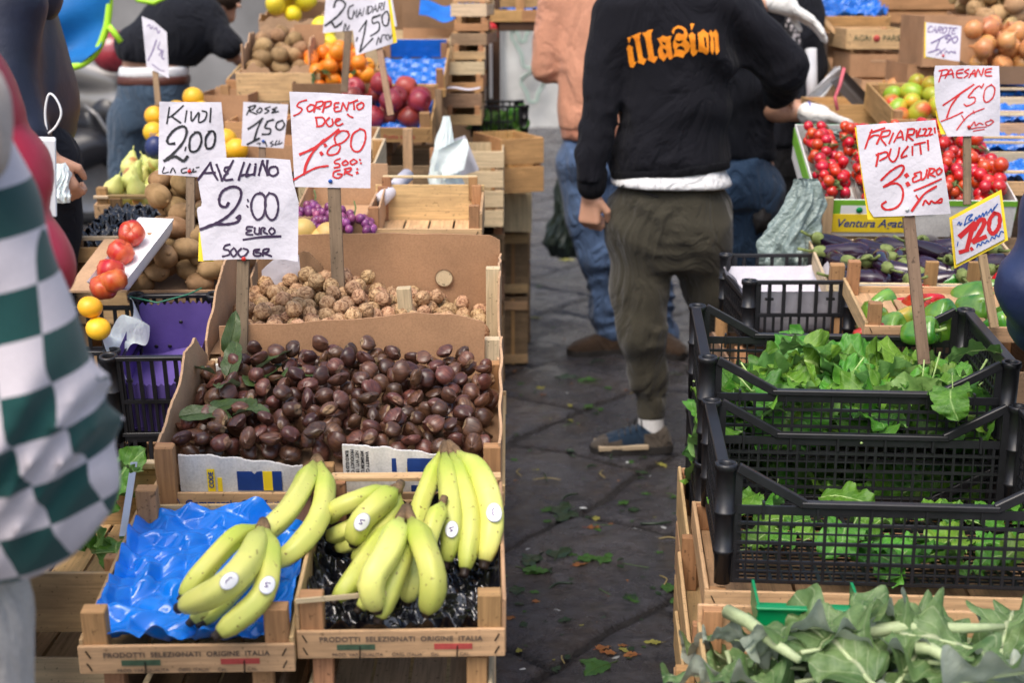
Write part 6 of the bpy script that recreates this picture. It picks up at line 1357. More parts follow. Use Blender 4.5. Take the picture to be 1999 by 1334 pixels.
def shoe(man, name, heel, toe, z0, wd, mats, sole='sole'):
    """low shoe from heel to toe on the ground"""
    h_, t_ = Vector((*heel, 0)), Vector((*toe, 0)); d = (t_ - h_); Ln = d.length; d.normalize(); n = Vector((-d.y, d.x, 0)); mb = MB()
    def out(u):  # half width along
        return wd * np.interp(u, [0, .06, .2, .45, .7, .88, .97, 1], [.55, .78, .88, .8, 1, .88, .55, .2])
    def top(u): return np.interp(u, [0, .05, .2, .32, .5, .7, .88, 1], [.05, .082, .092, .094, .086, .068, .052, .03])
    def fn(u, v):
        a = PI * v; w_ = out(u); x = math.cos(a); z = .018 + (top(u) - .018) * math.sin(a) ** .75
        return h_ + d * (u * Ln) + n * (w_ * (abs(x) ** .7) * (1 if x > 0 else -1)) + Vector((0, 0, z0 + z))
    mb.grid(fn, 36, 20); up = mb.build(name, [mats[0], mats[2]] if len(mats) > 2 else mats[0], man.o)
    if len(mats) > 2:
        for i, p in enumerate(up.data.polygons):
            u, v = (i // 20) / 36, (i % 20) / 20; p.material_index = 1 if (u < .26 or u > .8 + .0 * v or (abs(v - .5) > .34 and (u > .62 or u < .36))) else 0
    def fs(u, v):
        a = 2 * PI * v; w_ = out(u) * 1.06; return None
    P = [(u * Ln * 1.02 - .004, out(u) * 1.07) for u in np.linspace(0, 1, 24)]; poly = [(x, y) for x, y in P] + [(x, -y) for x, y in P[::-1]]
    T = Matrix.Translation(h_ + Vector((0, 0, z0))) @ Matrix((( d.x, n.x, 0), (d.y, n.y, 0), (0, 0, 1))).to_4x4()
    mb = MB(); mb.prism(poly, 0, .024, T); s_ = mb.build('sole', mats[1], up); return up, T, Ln
# ---- central man in the black hoodie
M['hood'] = fabric('black_sweat_fabric', (.0085, .0085, .012), fold=5, sheen=.03); M['olive'] = fabric('olive_jersey', (.052, .047, .033), fold=6, sheen=.2)
M['tee'] = fabric('white_tee', (.72, .72, .72), fold=9); M['sock'] = fabric('white_sock', (.7, .7, .7)); M['rib'] = fabric('black_rib_knit', (.005, .005, .007), sheen=.02)
M['suede'] = fabric('grey_suede', (.075, .062, .05)); M['bluesuede'] = fabric('blue_suede', (.014, .03, .055)); M['brownsh'] = fabric('brown_shoe_suede', (.045, .028, .018)); M['solec'] = plain('cream_sole', (.42, .33, .22), .7); M['soled'] = plain('dark_sole', (.02, .018, .017), .7)
M['orangeprint'] = plain('orange_print', (.95, .27, .015), .6, .3, 26, .25)
m6 = Man('man seen from behind in a black sweatshirt lettered illasion and olive joggers', 1275, 878)
J = m6.J
b = SDF(); hd = head(b, J(1318, -150, .02)); b.cone(J(1318, -120, 0), J(1318, -60, 0), .06, .065).col(m6.sec([(-50, 1270, 1365, .07, 0), (0, 1210, 1420, .1, 0), (150, 1220, 1410, .1, 0), (300, 1225, 1400, .1, 0), (470, 1215, 1405, .1, 0)]))
b.chain([(J(1245, 470), .08), (J(1258, 650, -.02), .055), (J(1270, 815, 0), .034), (J(1264, 862, -.0), .03)]).chain([(J(1360, 470), .08), (J(1400, 640, .1), .055), (J(1450, 790, .4), .042)])
b.chain([(J(1200, 40), .05), (J(1175, 200, -.02), .042), (J(1157, 372, -.06), .027)]).chain([(J(1440, 40), .05), (J(1532, 135, .02), .042), (J(1515, 175, .26), .03)])
b.chain([(J(1262, 862, 0), .035), (J(1200, 874, 0), .03)])
body = m6.put('body', b, M['skin'], .012)
wr = J(1155, 372, -.06); add_hand(m6, body, (wr, (-.05, 0, -1), (.5, .85, 0), 1.08, 1.05, 1), M['skin']); add_hand(m6, body, (J(1530, 180, .3), (.25, 1, -.15), (0, -.3, -1), .95, .6, 1), M['skin'])
hs = SDF(); L = hd; hair_cap(hs, L); m6.put('hair', hs, plain('dark_hair', (.02, .014, .01), .6, .3, 80, .4, 300, .6, .002), .012)
s = SDF().col(m6.sec([(-70, 1275, 1362, .07, 0), (-30, 1225, 1412, .11, 0), (5, 1190, 1440, .125, 0), (70, 1188, 1440, .14, 0), (150, 1204, 1430, .135, 0), (250, 1206, 1422, .13, 0), (310, 1192, 1424, .14, 0), (345, 1196, 1418, .13, 0), (372, 1205, 1412, .12, 0)]))
s.chain([(J(1203, 30, 0), .08), (J(1176, 180, -.04), .066), (J(1157, 300, -.08), .055), (J(1155, 352, -.08), .047)], .014).chain([(J(1425, 25, 0), .085), (J(1533, 132, .02), .068), (J(1522, 180, .22), .058)], .03)
s.cut(J(1300, 333, 0), (.10, 0, -1)); 
fo = folds(.02, 19, 3, [(1, .2, -.9), (.8, .1, .5), (.3, .5, 1)], ring=[(J(1178, 230), .004, .09), (J(1535, 160), .005, .06)])
h_ = m6.put('sweatshirt', s, M['hood'], .0095, fo, 2)
r = SDF().col(m6.sec([(300, 1193, 1425, .142, 0), (360, 1190, 1425, .138, 0)])); r.cut(J(1300, 338, 0), (.1, 0, -1)).cut(J(1300, 318, 0), (-.1, 0, 1)); m6.put('hem_rib', r, M['rib'], .008, folds(.003, 40, 1))
s = SDF().cone(J(1156, 340, -.068), J(1155, 362, -.07), .049, .046); m6.put('cuff', s, M['rib'], .007)
t = SDF().col(m6.sec([(320, 1200, 1414, .125, 0), (338, 1197, 1420, .137, 0), (350, 1190, 1428, .152, 0), (375, 1188, 1430, .158, 0)])); t.cut(J(1290, 360, 0), (-.02, 0, -1)); m6.put('tee_hem', t, M['tee'], .0085, folds(.006, 34, 5, [(1, 0, .15), (1, .4, 0)]))
s = SDF().col(m6.sec([(335, 1215, 1400, .11, 0), (362, 1204, 1412, .12, 0), (388, 1188, 1424, .14, 0), (430, 1184, 1427, .145, 0), (480, 1192, 1424, .135, .0), (520, 1215, 1400, .11, 0)]))
s.chain([(J(1252, 470, 0), .11), (J(1250, 560, -.01), .088), (J(1255, 650, -.03), .073), (J(1268, 735, 0), .063), (J(1274, 780, .01), .052)], .04).chain([(J(1362, 470, 0), .108), (J(1388, 560, .05), .088), (J(1420, 650, .15), .073), (J(1450, 790, .4), .055)], .04)
fo = folds(.012, 19, 8, [(1, .2, .7), (-.8, .3, .7), (.1, .3, 1)], ring=[(.19, .008, .07), (J(1255, 640), .006, .09), (J(1300, 470), .006, .05)])
m6.put('joggers', s, M['olive'], .0095, fo, 2)
s = SDF().cone(J(1272, 782, .0), J(1271, 803, .0), .051, .047); m6.put('ankle_cuff', s, M['olive'], .007, folds(.003, 60, 3))
s = SDF().cone(J(1271, 795, 0), J(1270, 862, 0), .04, .046); m6.put('sock', s, M['sock'], .007)
def pocket(p0, p1, nm):
    mb = MB(); hb = BVHTree.FromPolygons([v.co for v in m6.jog.vertices], [p.vertices[:] for p in m6.jog.polygons]); pts = []
    for t in np.linspace(0, 1, 9):
        q = Vector(J(p0[0] + (p1[0] - p0[0]) * t, p0[1] + (p1[1] - p0[1]) * t, -.3)); hit = hb.ray_cast(q, Vector((0, 1, 0))); pts.append((hit[0] or q + Vector((0, .16, 0))) - Vector((0, .002, 0)))
    mb.tube(pts, .0035, 6); mb.build(nm, M['soled'], m6.o)
m6.jog = [c_ for c_ in KIDS[m6.o.name] if c_.name.startswith('joggers')][0].data
pocket((1222, 378), (1297, 402), 'pocket_welt'); pocket((1384, 382), (1420, 378), 'pocket_welt')
g0 = m6.loc
lx = lambda px: onY(px, 870, m6.Y).x - g0.x
up, T_, Ln = shoe(m6, 'left_shoe', (lx(1308), -.0), (lx(1152), -.035), 0, .048, (M['bluesuede'], M['soled'], M['suede']))
mb = MB(); mb.box((Ln * .62, 0, .026), (Ln * .62, .098, .016), None, 0, .002); mb2 = mb.build('midsole', M['solec'], up)
for v in mb2.data.vertices: v.co = T_ @ v.co
mb = MB()
for k in range(5): a = Vector((Ln * (.36 + .07 * k), -.036, .088 - .007 * k)); b_ = Vector((Ln * (.39 + .07 * k), .036, .088 - .007 * k)); mb.tube([T_ @ a, T_ @ Vector((a.x + .005, 0, .122 - .011 * k)), T_ @ b_], .0022, 6)
mb.tube([T_ @ Vector((Ln * .4, -.03, .09)), T_ @ Vector((Ln * .5, -.055, .05)), T_ @ Vector((Ln * .52, -.06, .01))], .002, 6); mb.build('laces', M['blacks'], up)
up, T_, Ln = shoe(m6, 'right_shoe', (lx(1450), .42), (lx(1420), .66), 0, .048, (M['bluesuede'], M['soled']))
# lettering on the back
LET = {'i': ["205,480 275,460 240,580", "200,670 235,600 300,640 300,700 330,890 370,890 310,1000 260,980 240,900 215,720"],
 'l': ["270,455 310,440 345,420 430,385 440,395 415,430 415,520 470,820 535,845 480,945 375,895 395,860 340,560 320,500", "445,395 500,390 560,345 635,335 600,400 600,470 655,790 725,800 660,910 545,855 560,800 500,480"],
 'a': ["700,490 740,480 790,440 860,460 940,440 925,520 945,680 970,820 915,855 880,790 810,880 735,810 715,700 735,640 760,610 730,540", "780,540 840,560 845,610 800,590", "795,650 850,680 862,720 840,765 805,720"],
 's': ["980,415 955,400 950,350 985,300 1050,270 1130,285 1185,330 1210,400 1205,460 1185,505 1240,560 1260,620 1235,700 1175,760 1140,820 1050,790 960,805 990,750 1000,690 965,620 965,560 995,490 1020,420 1060,395 1130,420 1150,400 1150,370 1110,330 1050,315 1010,330 985,370", "1005,510 1060,530 1130,515 1115,560 1075,580 1030,565", "1030,670 1060,620 1110,612 1150,640 1172,700 1100,680"],
 'j': ["1255,240 1328,235 1275,360", "1220,440 1280,375 1335,420 1335,520 1350,680 1395,685 1360,760 1310,795 1270,740 1250,520"],
 'o': ["1375,400 1430,370 1475,330 1560,405 1565,720 1530,765 1460,720 1395,710 1390,520", "1475,450 1515,470 1535,640 1500,630"],
 'n': ["1575,400 1610,340 1640,400 1700,340 1745,410 1745,660 1760,690 1700,770 1670,700 1675,480 1650,450 1655,690 1630,765 1590,700 1600,470"]}
def inside(poly, x, y):
    c_ = False; j = len(poly) - 1
    for i in range(len(poly)):
        xi, yi = poly[i]; xj, yj = poly[j]
        if (yi > y) != (yj > y) and x < (xj - xi) * (y - yi) / (yj - yi) + xi: c_ = not c_
        j = i
    return c_
hb = BVHTree.FromPolygons([v.co for v in h_.data.vertices], [p.vertices[:] for p in h_.data.polygons])
for ch, polys in LET.items():
    Ps = [[tuple(map(float, q.split(','))) for q in p.split()] for p in polys]; xs = [q[0] for p in Ps for q in p]; ys = [q[1] for p in Ps for q in p]; mb = MB(); st = 9.0; key = {}
    for i in range(int((max(xs) - min(xs)) / st) + 1):
        for j in range(int((max(ys) - min(ys)) / st) + 1):
            x = min(xs) + i * st; y = min(ys) + j * st
            if sum(inside(p, x + st / 2, y + st / 2) for p in Ps) % 2 == 0: continue
            q = []
            for (dx, dy) in ((0, 0), (0, 1), (1, 1), (1, 0)):
                k_ = (i + dx, j + dy)
                if k_ not in key:
                    P0 = Vector(J(1210 + (x + dx * st) / 8.33, 20 + (y + dy * st) / 8.33, -.3)); hit = hb.ray_cast(P0, Vector((0, 1, 0))); key[k_] = len(mb.v); mb.v.append(tuple((hit[0] if hit[0] else P0 + Vector((0, .16, 0))) + Vector((0, -.0018, 0)))); mb.uv.append((0, 0))
                q.append(key[k_])
            mb.f.append(tuple(q)); mb.m.append(0); mb.sm.append(True)
    mb.build('printed_letter', M['orangeprint'], m6.o)
# bracelet
mb = MB(); c0 = Vector(J(1156, 372, -.068)); mb.tube([c0 + Vector((.031 * math.cos(a), .029 * math.sin(a), .003 * math.sin(a))) for a in np.linspace(0, 2 * PI, 20)], .003, 6); mb.build('bracelet', M['rib'], m6.o)
# ---- man in the peach sweatshirt
M['peach'] = fabric('peach_sweat_fabric', (.62, .30, .19), fold=5); M['peachr'] = fabric('peach_rib', (.5, .22, .14)); M['denim'] = fabric('light_blue_denim', (.085, .14, .26), fold=12); M['denimd'] = fabric('mid_blue_denim', (.045, .085, .15), fold=12)
m5 = Man('man seen from behind in a peach sweatshirt, light jeans and brown shoes', 1185, 688); J = m5.J
b = SDF(); hd = head(b, J(1160, -150, .03)); b.cone(J(1160, -130, 0), J(1160, -70, 0), .055, .06).col(m5.sec([(-60, 1120, 1200, .06, 0), (-20, 1085, 1235, .09, 0), (250, 1105, 1215, .09, 0), (300, 1100, 1215, .09, 0)]))
b.chain([(J(1130, 300), .075), (J(1165, 470, -.03), .05), (J(1192, 640), .04), (J(1188, 672), .035)]).chain([(J(1205, 300), .075), (J(1260, 480), .05), (J(1298, 640, .05), .04)]).chain([(J(1080, 10), .045), (J(1068, 140, .02), .04), (J(1092, 135, .28), .028)]).chain([(J(1240, 10), .045), (J(1260, 140, .02), .04), (J(1240, 150, .28), .028)])
body = m5.put('body', b, M['skin'], .014); add_hand(m5, body, (J(1095, 133, .28), (.2, 1, 0), (.5, 0, -1), .95, .8, 1), M['skin'], .005); add_hand(m5, body, (J(1238, 150, .28), (-.2, 1, 0), (-.5, 0, -1), .95, .8, -1), M['skin'], .005)
hs = SDF(); hair_cap(hs, hd); m5.put('hair', hs, plain('brown_hair', (.05, .03, .015), .6), .014)
s = SDF().col(m5.sec([(-70, 1122, 1198, .07, 0), (-40, 1085, 1235, .1, 0), (0, 1082, 1240, .125, 0), (120, 1090, 1232, .13, 0), (220, 1090, 1226, .13, 0), (250, 1092, 1222, .125, 0)])).chain([(J(1088, 5, 0), .08), (J(1068, 130, .02), .064), (J(1098, 140, .25), .052)], .018).chain([(J(1232, 5, 0), .08), (J(1262, 130, .02), .064), (J(1240, 150, .25), .052)], .018)
m5.put('sweatshirt', s, M['peach'], .011, folds(.009, 16, 12, [(1, .2, -.7), (.5, .2, .8)], ring=[(J(1068, 140), .006, .06)]), 2)
r = SDF().col(m5.sec([(243, 1092, 1222, .125, 0), (270, 1096, 1218, .12, 0)])); m5.put('hem_rib', r, M['peachr'], .01, folds(.003, 60, 2))
s = SDF().col(m5.sec([(255, 1102, 1216, .11, 0), (300, 1098, 1222, .125, 0), (340, 1102, 1225, .12, 0)])).chain([(J(1133, 325), .105), (J(1150, 430, -.01), .083), (J(1165, 500, -.02), .075), (J(1186, 600, 0), .069), (J(1192, 648, 0), .072)], .04).chain([(J(1200, 325), .1), (J(1255, 490, 0), .075), (J(1296, 648, .05), .066)], .04)
m5.put('jeans', s, M['denim'], .011, folds(.017, 22, 14, [(1, .2, .9), (-.6, .2, .9)], ring=[(.2, .011, .14), (J(1165, 490), .006, .12)]), 2)
lx = lambda px: onY(px, 690, m5.Y).x - m5.loc.x
shoe(m5, 'left_shoe', (lx(1222), 0), (lx(1106), -.05), 0, .052, (M['brownsh'], M['soled'])); shoe(m5, 'right_shoe', (lx(1275), .05), (lx(1328), -.12), 0, .052, (M['brownsh'], M['soled']))
# ---- stallholder in a black tee with a white glove
M['btee'] = fabric('black_tee_fabric', (.012, .013, .018), fold=7, sheen=.04)
m7 = Man('stallholder in a black tee and torn blue jeans reaching right with a white glove', 1450, Y=5.05); J = m7.J
b = SDF(); hd = head(b, J(1400, -130, .04)); b.cone(J(1400, -100, 0), J(1410, -40, 0), .055, .06).col(m7.sec([(-30, 1370, 1470, .07, 0), (10, 1350, 1490, .09, 0), (250, 1390, 1495, .09, 0), (330, 1400, 1500, .09, 0)]))
b.chain([(J(1425, 330), .08), (J(1445, 560, .05), .052), (J(1440, 760, .1), .04)]).chain([(J(1475, 330), .08), (J(1490, 560, .05), .052), (J(1500, 760, .1), .04)]).chain([(J(1425, 70, -.05), .055), (J(1462, 205, -.08), .056), (J(1520, 214, -.1), .052), (J(1582, 222, -.12), .042)], .025).chain([(J(1350, 40, 0), .05), (J(1320, 190, .05), .045), (J(1330, 300, .2), .03)])
body = m7.put('body', b, M['skin'], .01); add_hand(m7, body, (J(1330, 300, .2), (0, .6, -.8), (1, 0, 0), .95, .7, 1), M['skin'], .005)
s = SDF().cone(J(1577, 221, -.14), J(1600, 226, -.15), .038, .038); hand(s, J(1598, 226, -.16), (1, -.1, -.35), (0, -.5, -1), 1.15, .3, -1); m7.put('glove', s, M['glove'], .0045)
mb = MB(); c0 = Vector(J(1578, 221, -.14)); mb.tube([c0 + Vector((0, .038 * math.cos(a), .038 * math.sin(a))) for a in np.linspace(0, 2 * PI, 20)], .004, 6); mb.build('glove_cuff', plain('violet_cuff', (.1, .1, .4), .7), m7.o)
hs = SDF(); hair_cap(hs, hd); m7.put('hair', hs, plain('black_hair', (.015, .012, .01), .6), .014)
s = SDF().col(m7.sec([(-45, 1375, 1465, .07, 0), (0, 1350, 1485, .11, 0), (100, 1375, 1500, .13, 0), (200, 1385, 1512, .135, 0), (270, 1388, 1515, .14, 0), (308, 1392, 1508, .13, 0)])).chain([(J(1435, 50, -.04), .085), (J(1470, 155, -.07), .078)], .05).chain([(J(1360, 30), .08), (J(1335, 140, .03), .075)], .04)
m7.put('tee', s, M['btee'], .012, folds(.02, 20, 22, [(1, .2, -.8), (.5, .3, .9)]), 2)
s = SDF().col(m7.sec([(295, 1400, 1502, .12, 0), (350, 1398, 1504, .13, 0), (400, 1402, 1500, .12, 0)])).chain([(J(1428, 360), .095), (J(1446, 560, .05), .075), (J(1440, 745, .1), .07)], .04).chain([(J(1474, 360), .095), (J(1488, 560, .05), .075), (J(1500, 745, .1), .07)], .04)
m7.put('jeans', s, M['denimd'], .012, folds(.017, 22, 24, [(1, .2, .9), (-.6, .2, .9)], ring=[(.12, .006, .1)]), 2)
mb = MB(); mb.lathe([(0, 0), (.03, 0), (.032, .004), (0, .006)], 12, Matrix.Translation(J(1487, 432, -.105)) @ Matrix.Rotation(PI / 2, 4, 'X') @ Matrix.Diagonal((1, 1.5, 1, 1)), warp=lambda p, a, k: p * (1 + .25 * math.sin(a * 5))); mb.build('torn_patch', M['soled'], m7.o)
for x, dy, tx in ((1440, .1, 1425), (1500, .1, 1530)): shoe(m7, 'shoe', (J(x, 760)[0], dy + .02), (J(tx, 760)[0], dy - .24), 0, .05, (M['soled'], M['soled']))
# ---- person behind, patterned stripe on black clothes, gloved arm above
def stripe_mat():
    m, nt, b = new_mat('patterned_side_stripe'); tc = nt.nodes.new('ShaderNodeTexCoord'); v = N(nt, 'ShaderNodeTexVoronoi', Scale=55.0); nt.links.new(tc.outputs['Object'], v.inputs['Vector'])
    r_ = ramp(nt, v.outputs['Distance'], [(.3, (.62, .58, .58)), (.5, (.03, .03, .035))]); nt.links.new(r_.outputs[0], b.inputs['Base Color']); b.inputs['Roughness'].default_value = .8; return m
M['stripe'] = stripe_mat()
m8 = Man('person half hidden behind the men in black clothes with a patterned side stripe', 1515, Y=5.75); J = m8.J
b = SDF(); hd = head(b, J(1525, -110, .0), PI); b.cone(J(1525, -90, 0), J(1525, -30, 0), .055, .06).col(m8.sec([(-20, 1490, 1560, .06, 0), (20, 1470, 1575, .09, 0), (280, 1485, 1560, .09, 0)])).chain([(J(1505, 280), .08), (J(1505, 440, -.05), .055), (J(1505, 620), .04)]).chain([(J(1540, 280), .08), (J(1545, 440, -.03), .055), (J(1550, 620), .04)]).chain([(J(1480, 5, -.05), .045), (J(1450, 20, -.2), .04), (J(1515, 2, -.25), .032)], .03).chain([(J(1570, 10, 0), .045), (J(1585, 130, 0), .04), (J(1560, 200, -.15), .03)])
body = m8.put('body', b, M['skin'], .014); add_hand(m8, body, (J(1560, 200, -.15), (-.3, -1, 0), (0, 0, -1), .95, .8, 1), M['skin'], .006)
s = SDF().cone(J(1512, 3, -.25), J(1535, 8, -.26), .04, .04); hand(s, J(1532, 8, -.26), (1, -.1, -.62), (0, -.2, -1), 1.25, .2, 1); m8.put('glove', s, M['glove'], .006)
hs = SDF(); hair_cap(hs, hd); m8.put('hair', hs, M['soled'], .014)
s = SDF().col(m8.sec([(-30, 1495, 1558, .06, 0), (0, 1470, 1572, .11, 0), (120, 1475, 1568, .13, 0), (250, 1480, 1562, .13, 0), (285, 1484, 1558, .13, 0)])).chain([(J(1570, 5), .07), (J(1585, 130, 0), .062), (J(1562, 195, -.14), .05)], .04).chain([(J(1482, 5, 0), .065), (J(1462, 15, -.12), .06)], .04)
m8.put('jacket', s, M['btee'], .013, folds(.01, 24, 32, [(.2, .2, 1)]), 1)
s = SDF().col(m8.sec([(275, 1488, 1556, .11, 0), (340, 1486, 1558, .12, 0)])).chain([(J(1506, 320), .085), (J(1506, 450, -.04), .068), (J(1506, 610), .06)], .04).chain([(J(1540, 320), .085), (J(1545, 450, -.02), .068), (J(1550, 610), .06)], .04)
tr = m8.put('trousers', s, fabric('black_track_fabric', (.012, .012, .014)), .013, folds(.008, 24, 33), 1)
for (xa, ya, xb, yb, rr) in ((1543, 15, 1552, 110, .026), (1507, 290, 1502, 425, .026)):
    mb = MB(); mb.grid(lambda u, v: Vector(J(xa + (xb - xa) * v, ya + (yb - ya) * v, -.135 + (.06 if ya > 200 else 0) - .01 * math.sin(PI * u))) + Vector(((u - .5) * rr * 2, 0, 0)), 6, 20); mb.build('side_stripe', M['stripe'], m8.o)
for x in (1506, 1550): shoe(m8, 'shoe', (J(x, 620)[0], .05), (J(x, 620)[0], -.22), 0, .05, (M['soled'], M['soled']))
# ---- foreground person in a green and white checked shirt
def check_mat():
    m, nt, b = new_mat('green_white_check'); tc = nt.nodes.new('ShaderNodeTexCoord'); uvn = tc.outputs['UV']
    n = noise_n(nt, tc.outputs['Object'], 4.5, 2, .5); sb = N(nt, 'ShaderNodeVectorMath', operation='MULTIPLY_ADD'); nt.links.new(n.outputs['Color'], sb.inputs[0]); sb.inputs[1].default_value = (.012, .012, 0); nt.links.new(uvn, sb.inputs[2])
    ck = N(nt, 'ShaderNodeTexChecker', Scale=1.0); mp = N(nt, 'ShaderNodeMapping'); mp.inputs['Scale'].default_value = (22, 22, 0); mp.inputs['Location'].default_value = (.31, .37, .5); nt.links.new(sb.outputs[0], mp.inputs['Vector']); nt.links.new(mp.outputs[0], ck.inputs['Vector'])
    ck.inputs['Color1'].default_value = (.012, .06, .055, 1); ck.inputs['Color2'].default_value = (.6, .54, .56, 1)
    w_ = noise_n(nt, tc.outputs['Object'], 500, 2, .5); r2 = ramp(nt, w_.outputs['Fac'], [(.35, gray(.86)), (.65, gray(1))])
    nt.links.new(mixc(nt, 1, ck.outputs[0], r2.outputs[0], 'MULTIPLY'), b.inputs['Base Color']); b.inputs['Roughness'].default_value = .85; b.inputs['Sheen Weight'].default_value = .2; b.inputs['Specular IOR Level'].default_value = .15
    f = noise_n(nt, tc.outputs['Object'], 7, 3, .5, .8); bump(nt, b, f.outputs['Fac'], .5, .006); return m
M['check'] = check_mat()
m1 = Man('blurred foreground person in a green and white checked shirt and cream trousers', -30, Y=1.34); m1.dx = -58; J = m1.J
b = SDF(); hd = head(b, J(-300, -180, .0)); b.cone(J(-300, -100, 0), J(-300, 20, 0), .055, .06).col([(.9, J(-260, 1150)[0], 0, .15, .1), (1.1, J(-260, 900)[0], 0, .14, .1), (1.38, J(-290, 200)[0], 0, .12, .08), (1.45, J(-300, 100)[0], 0, .09, .07)])
b.chain([(J(-50, 1200), .07), (J(-50, 1600), .055), (J(-50, 2400), .045)]).chain([(J(-330, 1200), .085), (J(-330, 1600), .055), (J(-330, 2400), .045)]).chain([(J(-150, 250, 0), .05), (J(40, 850, -.02), .042), (J(0, 1010, .06), .03), (J(-80, 1060, .14), .03)], .03)
body = m1.put('body', b, M['skin'], .014); add_hand(m1, body, (J(-80, 1070, .14), (-1, .2, -.2), (0, -1, -.2), .95, .8, 1), M['skin'], .006)
hs = SDF(); hair_cap(hs, hd); m1.put('hair', hs, M['soled'], .014)
s = SDF().chain([(J(-175, 170, 0), .08), (J(-110, 400, 0), .084), (J(-15, 640, -.01), .092), (J(38, 820, -.02), .093), (J(42, 930, .0), .088), (J(-60, 1010, .04), .1)], .05).col([(.985, J(-260, 1150)[0], 0, .19, .14), (1.1, J(-260, 900)[0], 0, .19, .14), (1.3, J(-290, 400)[0], 0, .16, .12), (1.4, J(-300, 150)[0], 0, .12, .1)], .05)
s.cut(J(0, 1150, 0), (.32, 0, -1))
sh = m1.put('checked_shirt', s, M['check'], .0095, folds(.026, 17, 41, [(1, .3, .6), (-.7, .3, 1), (.2, 1, .4)], ring=[(J(130, 830), .012, .1)]), 2)
def sleeve_uv(ob, A, B):
    A, B = Vector(A), Vector(B); ax = (B - A).normalized(); sd = Vector((1, 0, 0)); sd = (sd - ax * sd.dot(ax)).normalized(); fr = ax.cross(sd)
    uvl = ob.data.uv_layers.new(name='UVMap')
    for lp in ob.data.loops:
        d = ob.data.vertices[lp.vertex_index].co - A; q = d.dot(sd); r_ = .13
        uvl.data[lp.index].uv = (math.asin(max(-1, min(1, q / r_))) * r_ if abs(q) < r_ else q * 1.57, d.dot(ax))
sleeve_uv(sh, J(-150, 150, 0), J(45, 900, 0))
s = SDF().chain([(J(-90, 100, -.05), .05), (J(-38, 205, -.06), .045), (J(8, 300, -.06), .034)], .03); m1.put('beige_hood', s, fabric('beige_knit', (.52, .43, .37)), .009, folds(.008, 26, 4))
M['cream'] = fabric('cream_trouser_fabric', (.55, .5, .45), fold=6)
s = SDF().col([(.62, J(-220, 1500)[0], 0, .14, .11), (.8, J(-220, 1350)[0], 0, .15, .12), (1.0, J(-220, 1150)[0], 0, .15, .12)]).chain([(J(-42, 1200), .085), (J(-42, 1500), .085), (J(-45, 1800), .082), (J(-48, 2440), .082)], .03).chain([(J(-330, 1400), .095), (J(-330, 1800), .09), (J(-330, 2440), .09)], .03)
m1.put('trousers', s, M['cream'], .013, folds(.01, 16, 44, [(1, .2, .3)]), 1)
for x in (-105, -330): shoe(m1, 'shoe', (J(x, 2400)[0], -.06), (J(x, 2400)[0], .2), 0, .05, (M['solec'], M['soled']))
# ---- red puffer person
M['redp'] = plain('red_nylon', (.35, .012, .035), .45, .5, 10, .2, 30, .3, .004)
m2 = Man('person in a red quilted jacket, mostly hidden behind the checked shirt', -40, Y=1.95); m2.dx = -66; J = m2.J
b = SDF(); hd = head(b, J(-70, -170, .0), .8); b.cone(J(-70, -110, 0), J(-70, 0, 0), .055, .06).col(m2.sec([(40, -130, 10, .08, 0), (500, -110, 30, .1, 0), (800, -110, 30, .1, 0)])).chain([(J(-80, 800), .08), (J(-80, 1300), .05), (J(-80, 1650), .04)]).chain([(J(-20, 800), .07), (J(-20, 1300), .05), (J(-20, 1650), .04)])
m2.put('body', b, M['skin'], .016); hs = SDF(); hair_cap(hs, hd); m2.put('hair', hs, plain('grey_hair', (.3, .27, .24), .7), .016)
s = SDF().col(m2.sec([(30, -130, -50, .07, 0), (150, -170, -20, .11, 0), (350, -170, 30, .14, 0), (600, -150, 80, .15, 0), (800, -150, 90, .16, 0)])).chain([(J(-50, 130), .078), (J(28, 330, 0), .078), (J(72, 545, -.05), .082), (J(60, 640, .05), .06)], .04)
def quilt(X, Y, Z): return .01 - .018 * np.abs(np.sin(Z * PI / .11 + X * 3)) ** .5
m2.put('quilted_jacket', s, M['redp'], .012, quilt, 1)
s = SDF().col(m2.sec([(760, -130, 60, .13, 0), (900, -130, 60, .13, 0)])).chain([(J(-80, 880), .1), (J(-80, 1650), .075)]).chain([(J(-20, 880), .09), (J(-20, 1650), .07)]); m2.put('trousers', s, M['btee'], .016)
for x in (-80, -20): shoe(m2, 'shoe', (J(x, 1600)[0], -.06), (J(x, 1600)[0], .2), 0, .05, (M['soled'], M['soled']))
# ---- navy jacket man
M['navy'] = plain('navy_nylon', (.011, .015, .035), .5, .5, 8, .25, 22, .35, .006)
m3 = Man('big man in a navy zipped jacket standing side on at the far left', 60, Y=3.6); J = m3.J
b = SDF(); hd = head(b, J(50, -170, 0), -PI / 2); b.cone(J(50, -120, 0), J(50, -60, 0), .06, .07).col(m3.sec([(-40, 10, 90, .1, 0), (300, 0, 110, .13, 0)])).chain([(J(35, 330, .08), .09), (J(35, 700, .08), .05), (J(35, 1000, .08), .04)]).chain([(J(70, 330, -.08), .09), (J(75, 700, -.08), .05), (J(75, 1000, -.08), .04)]).chain([(J(15, 20, -.16), .05), (J(10, 180, -.2), .045), (J(90, 300, -.2), .03)])
body = m3.put('body', b, M['skin'], .014); add_hand(m3, body, (J(92, 305, -.2), (.5, 0, -1), (0, 1, 0), 1, 1, 1), M['skin'], .006)
hs = SDF(); hair_cap(hs, hd); m3.put('hair', hs, M['soled'], .014)
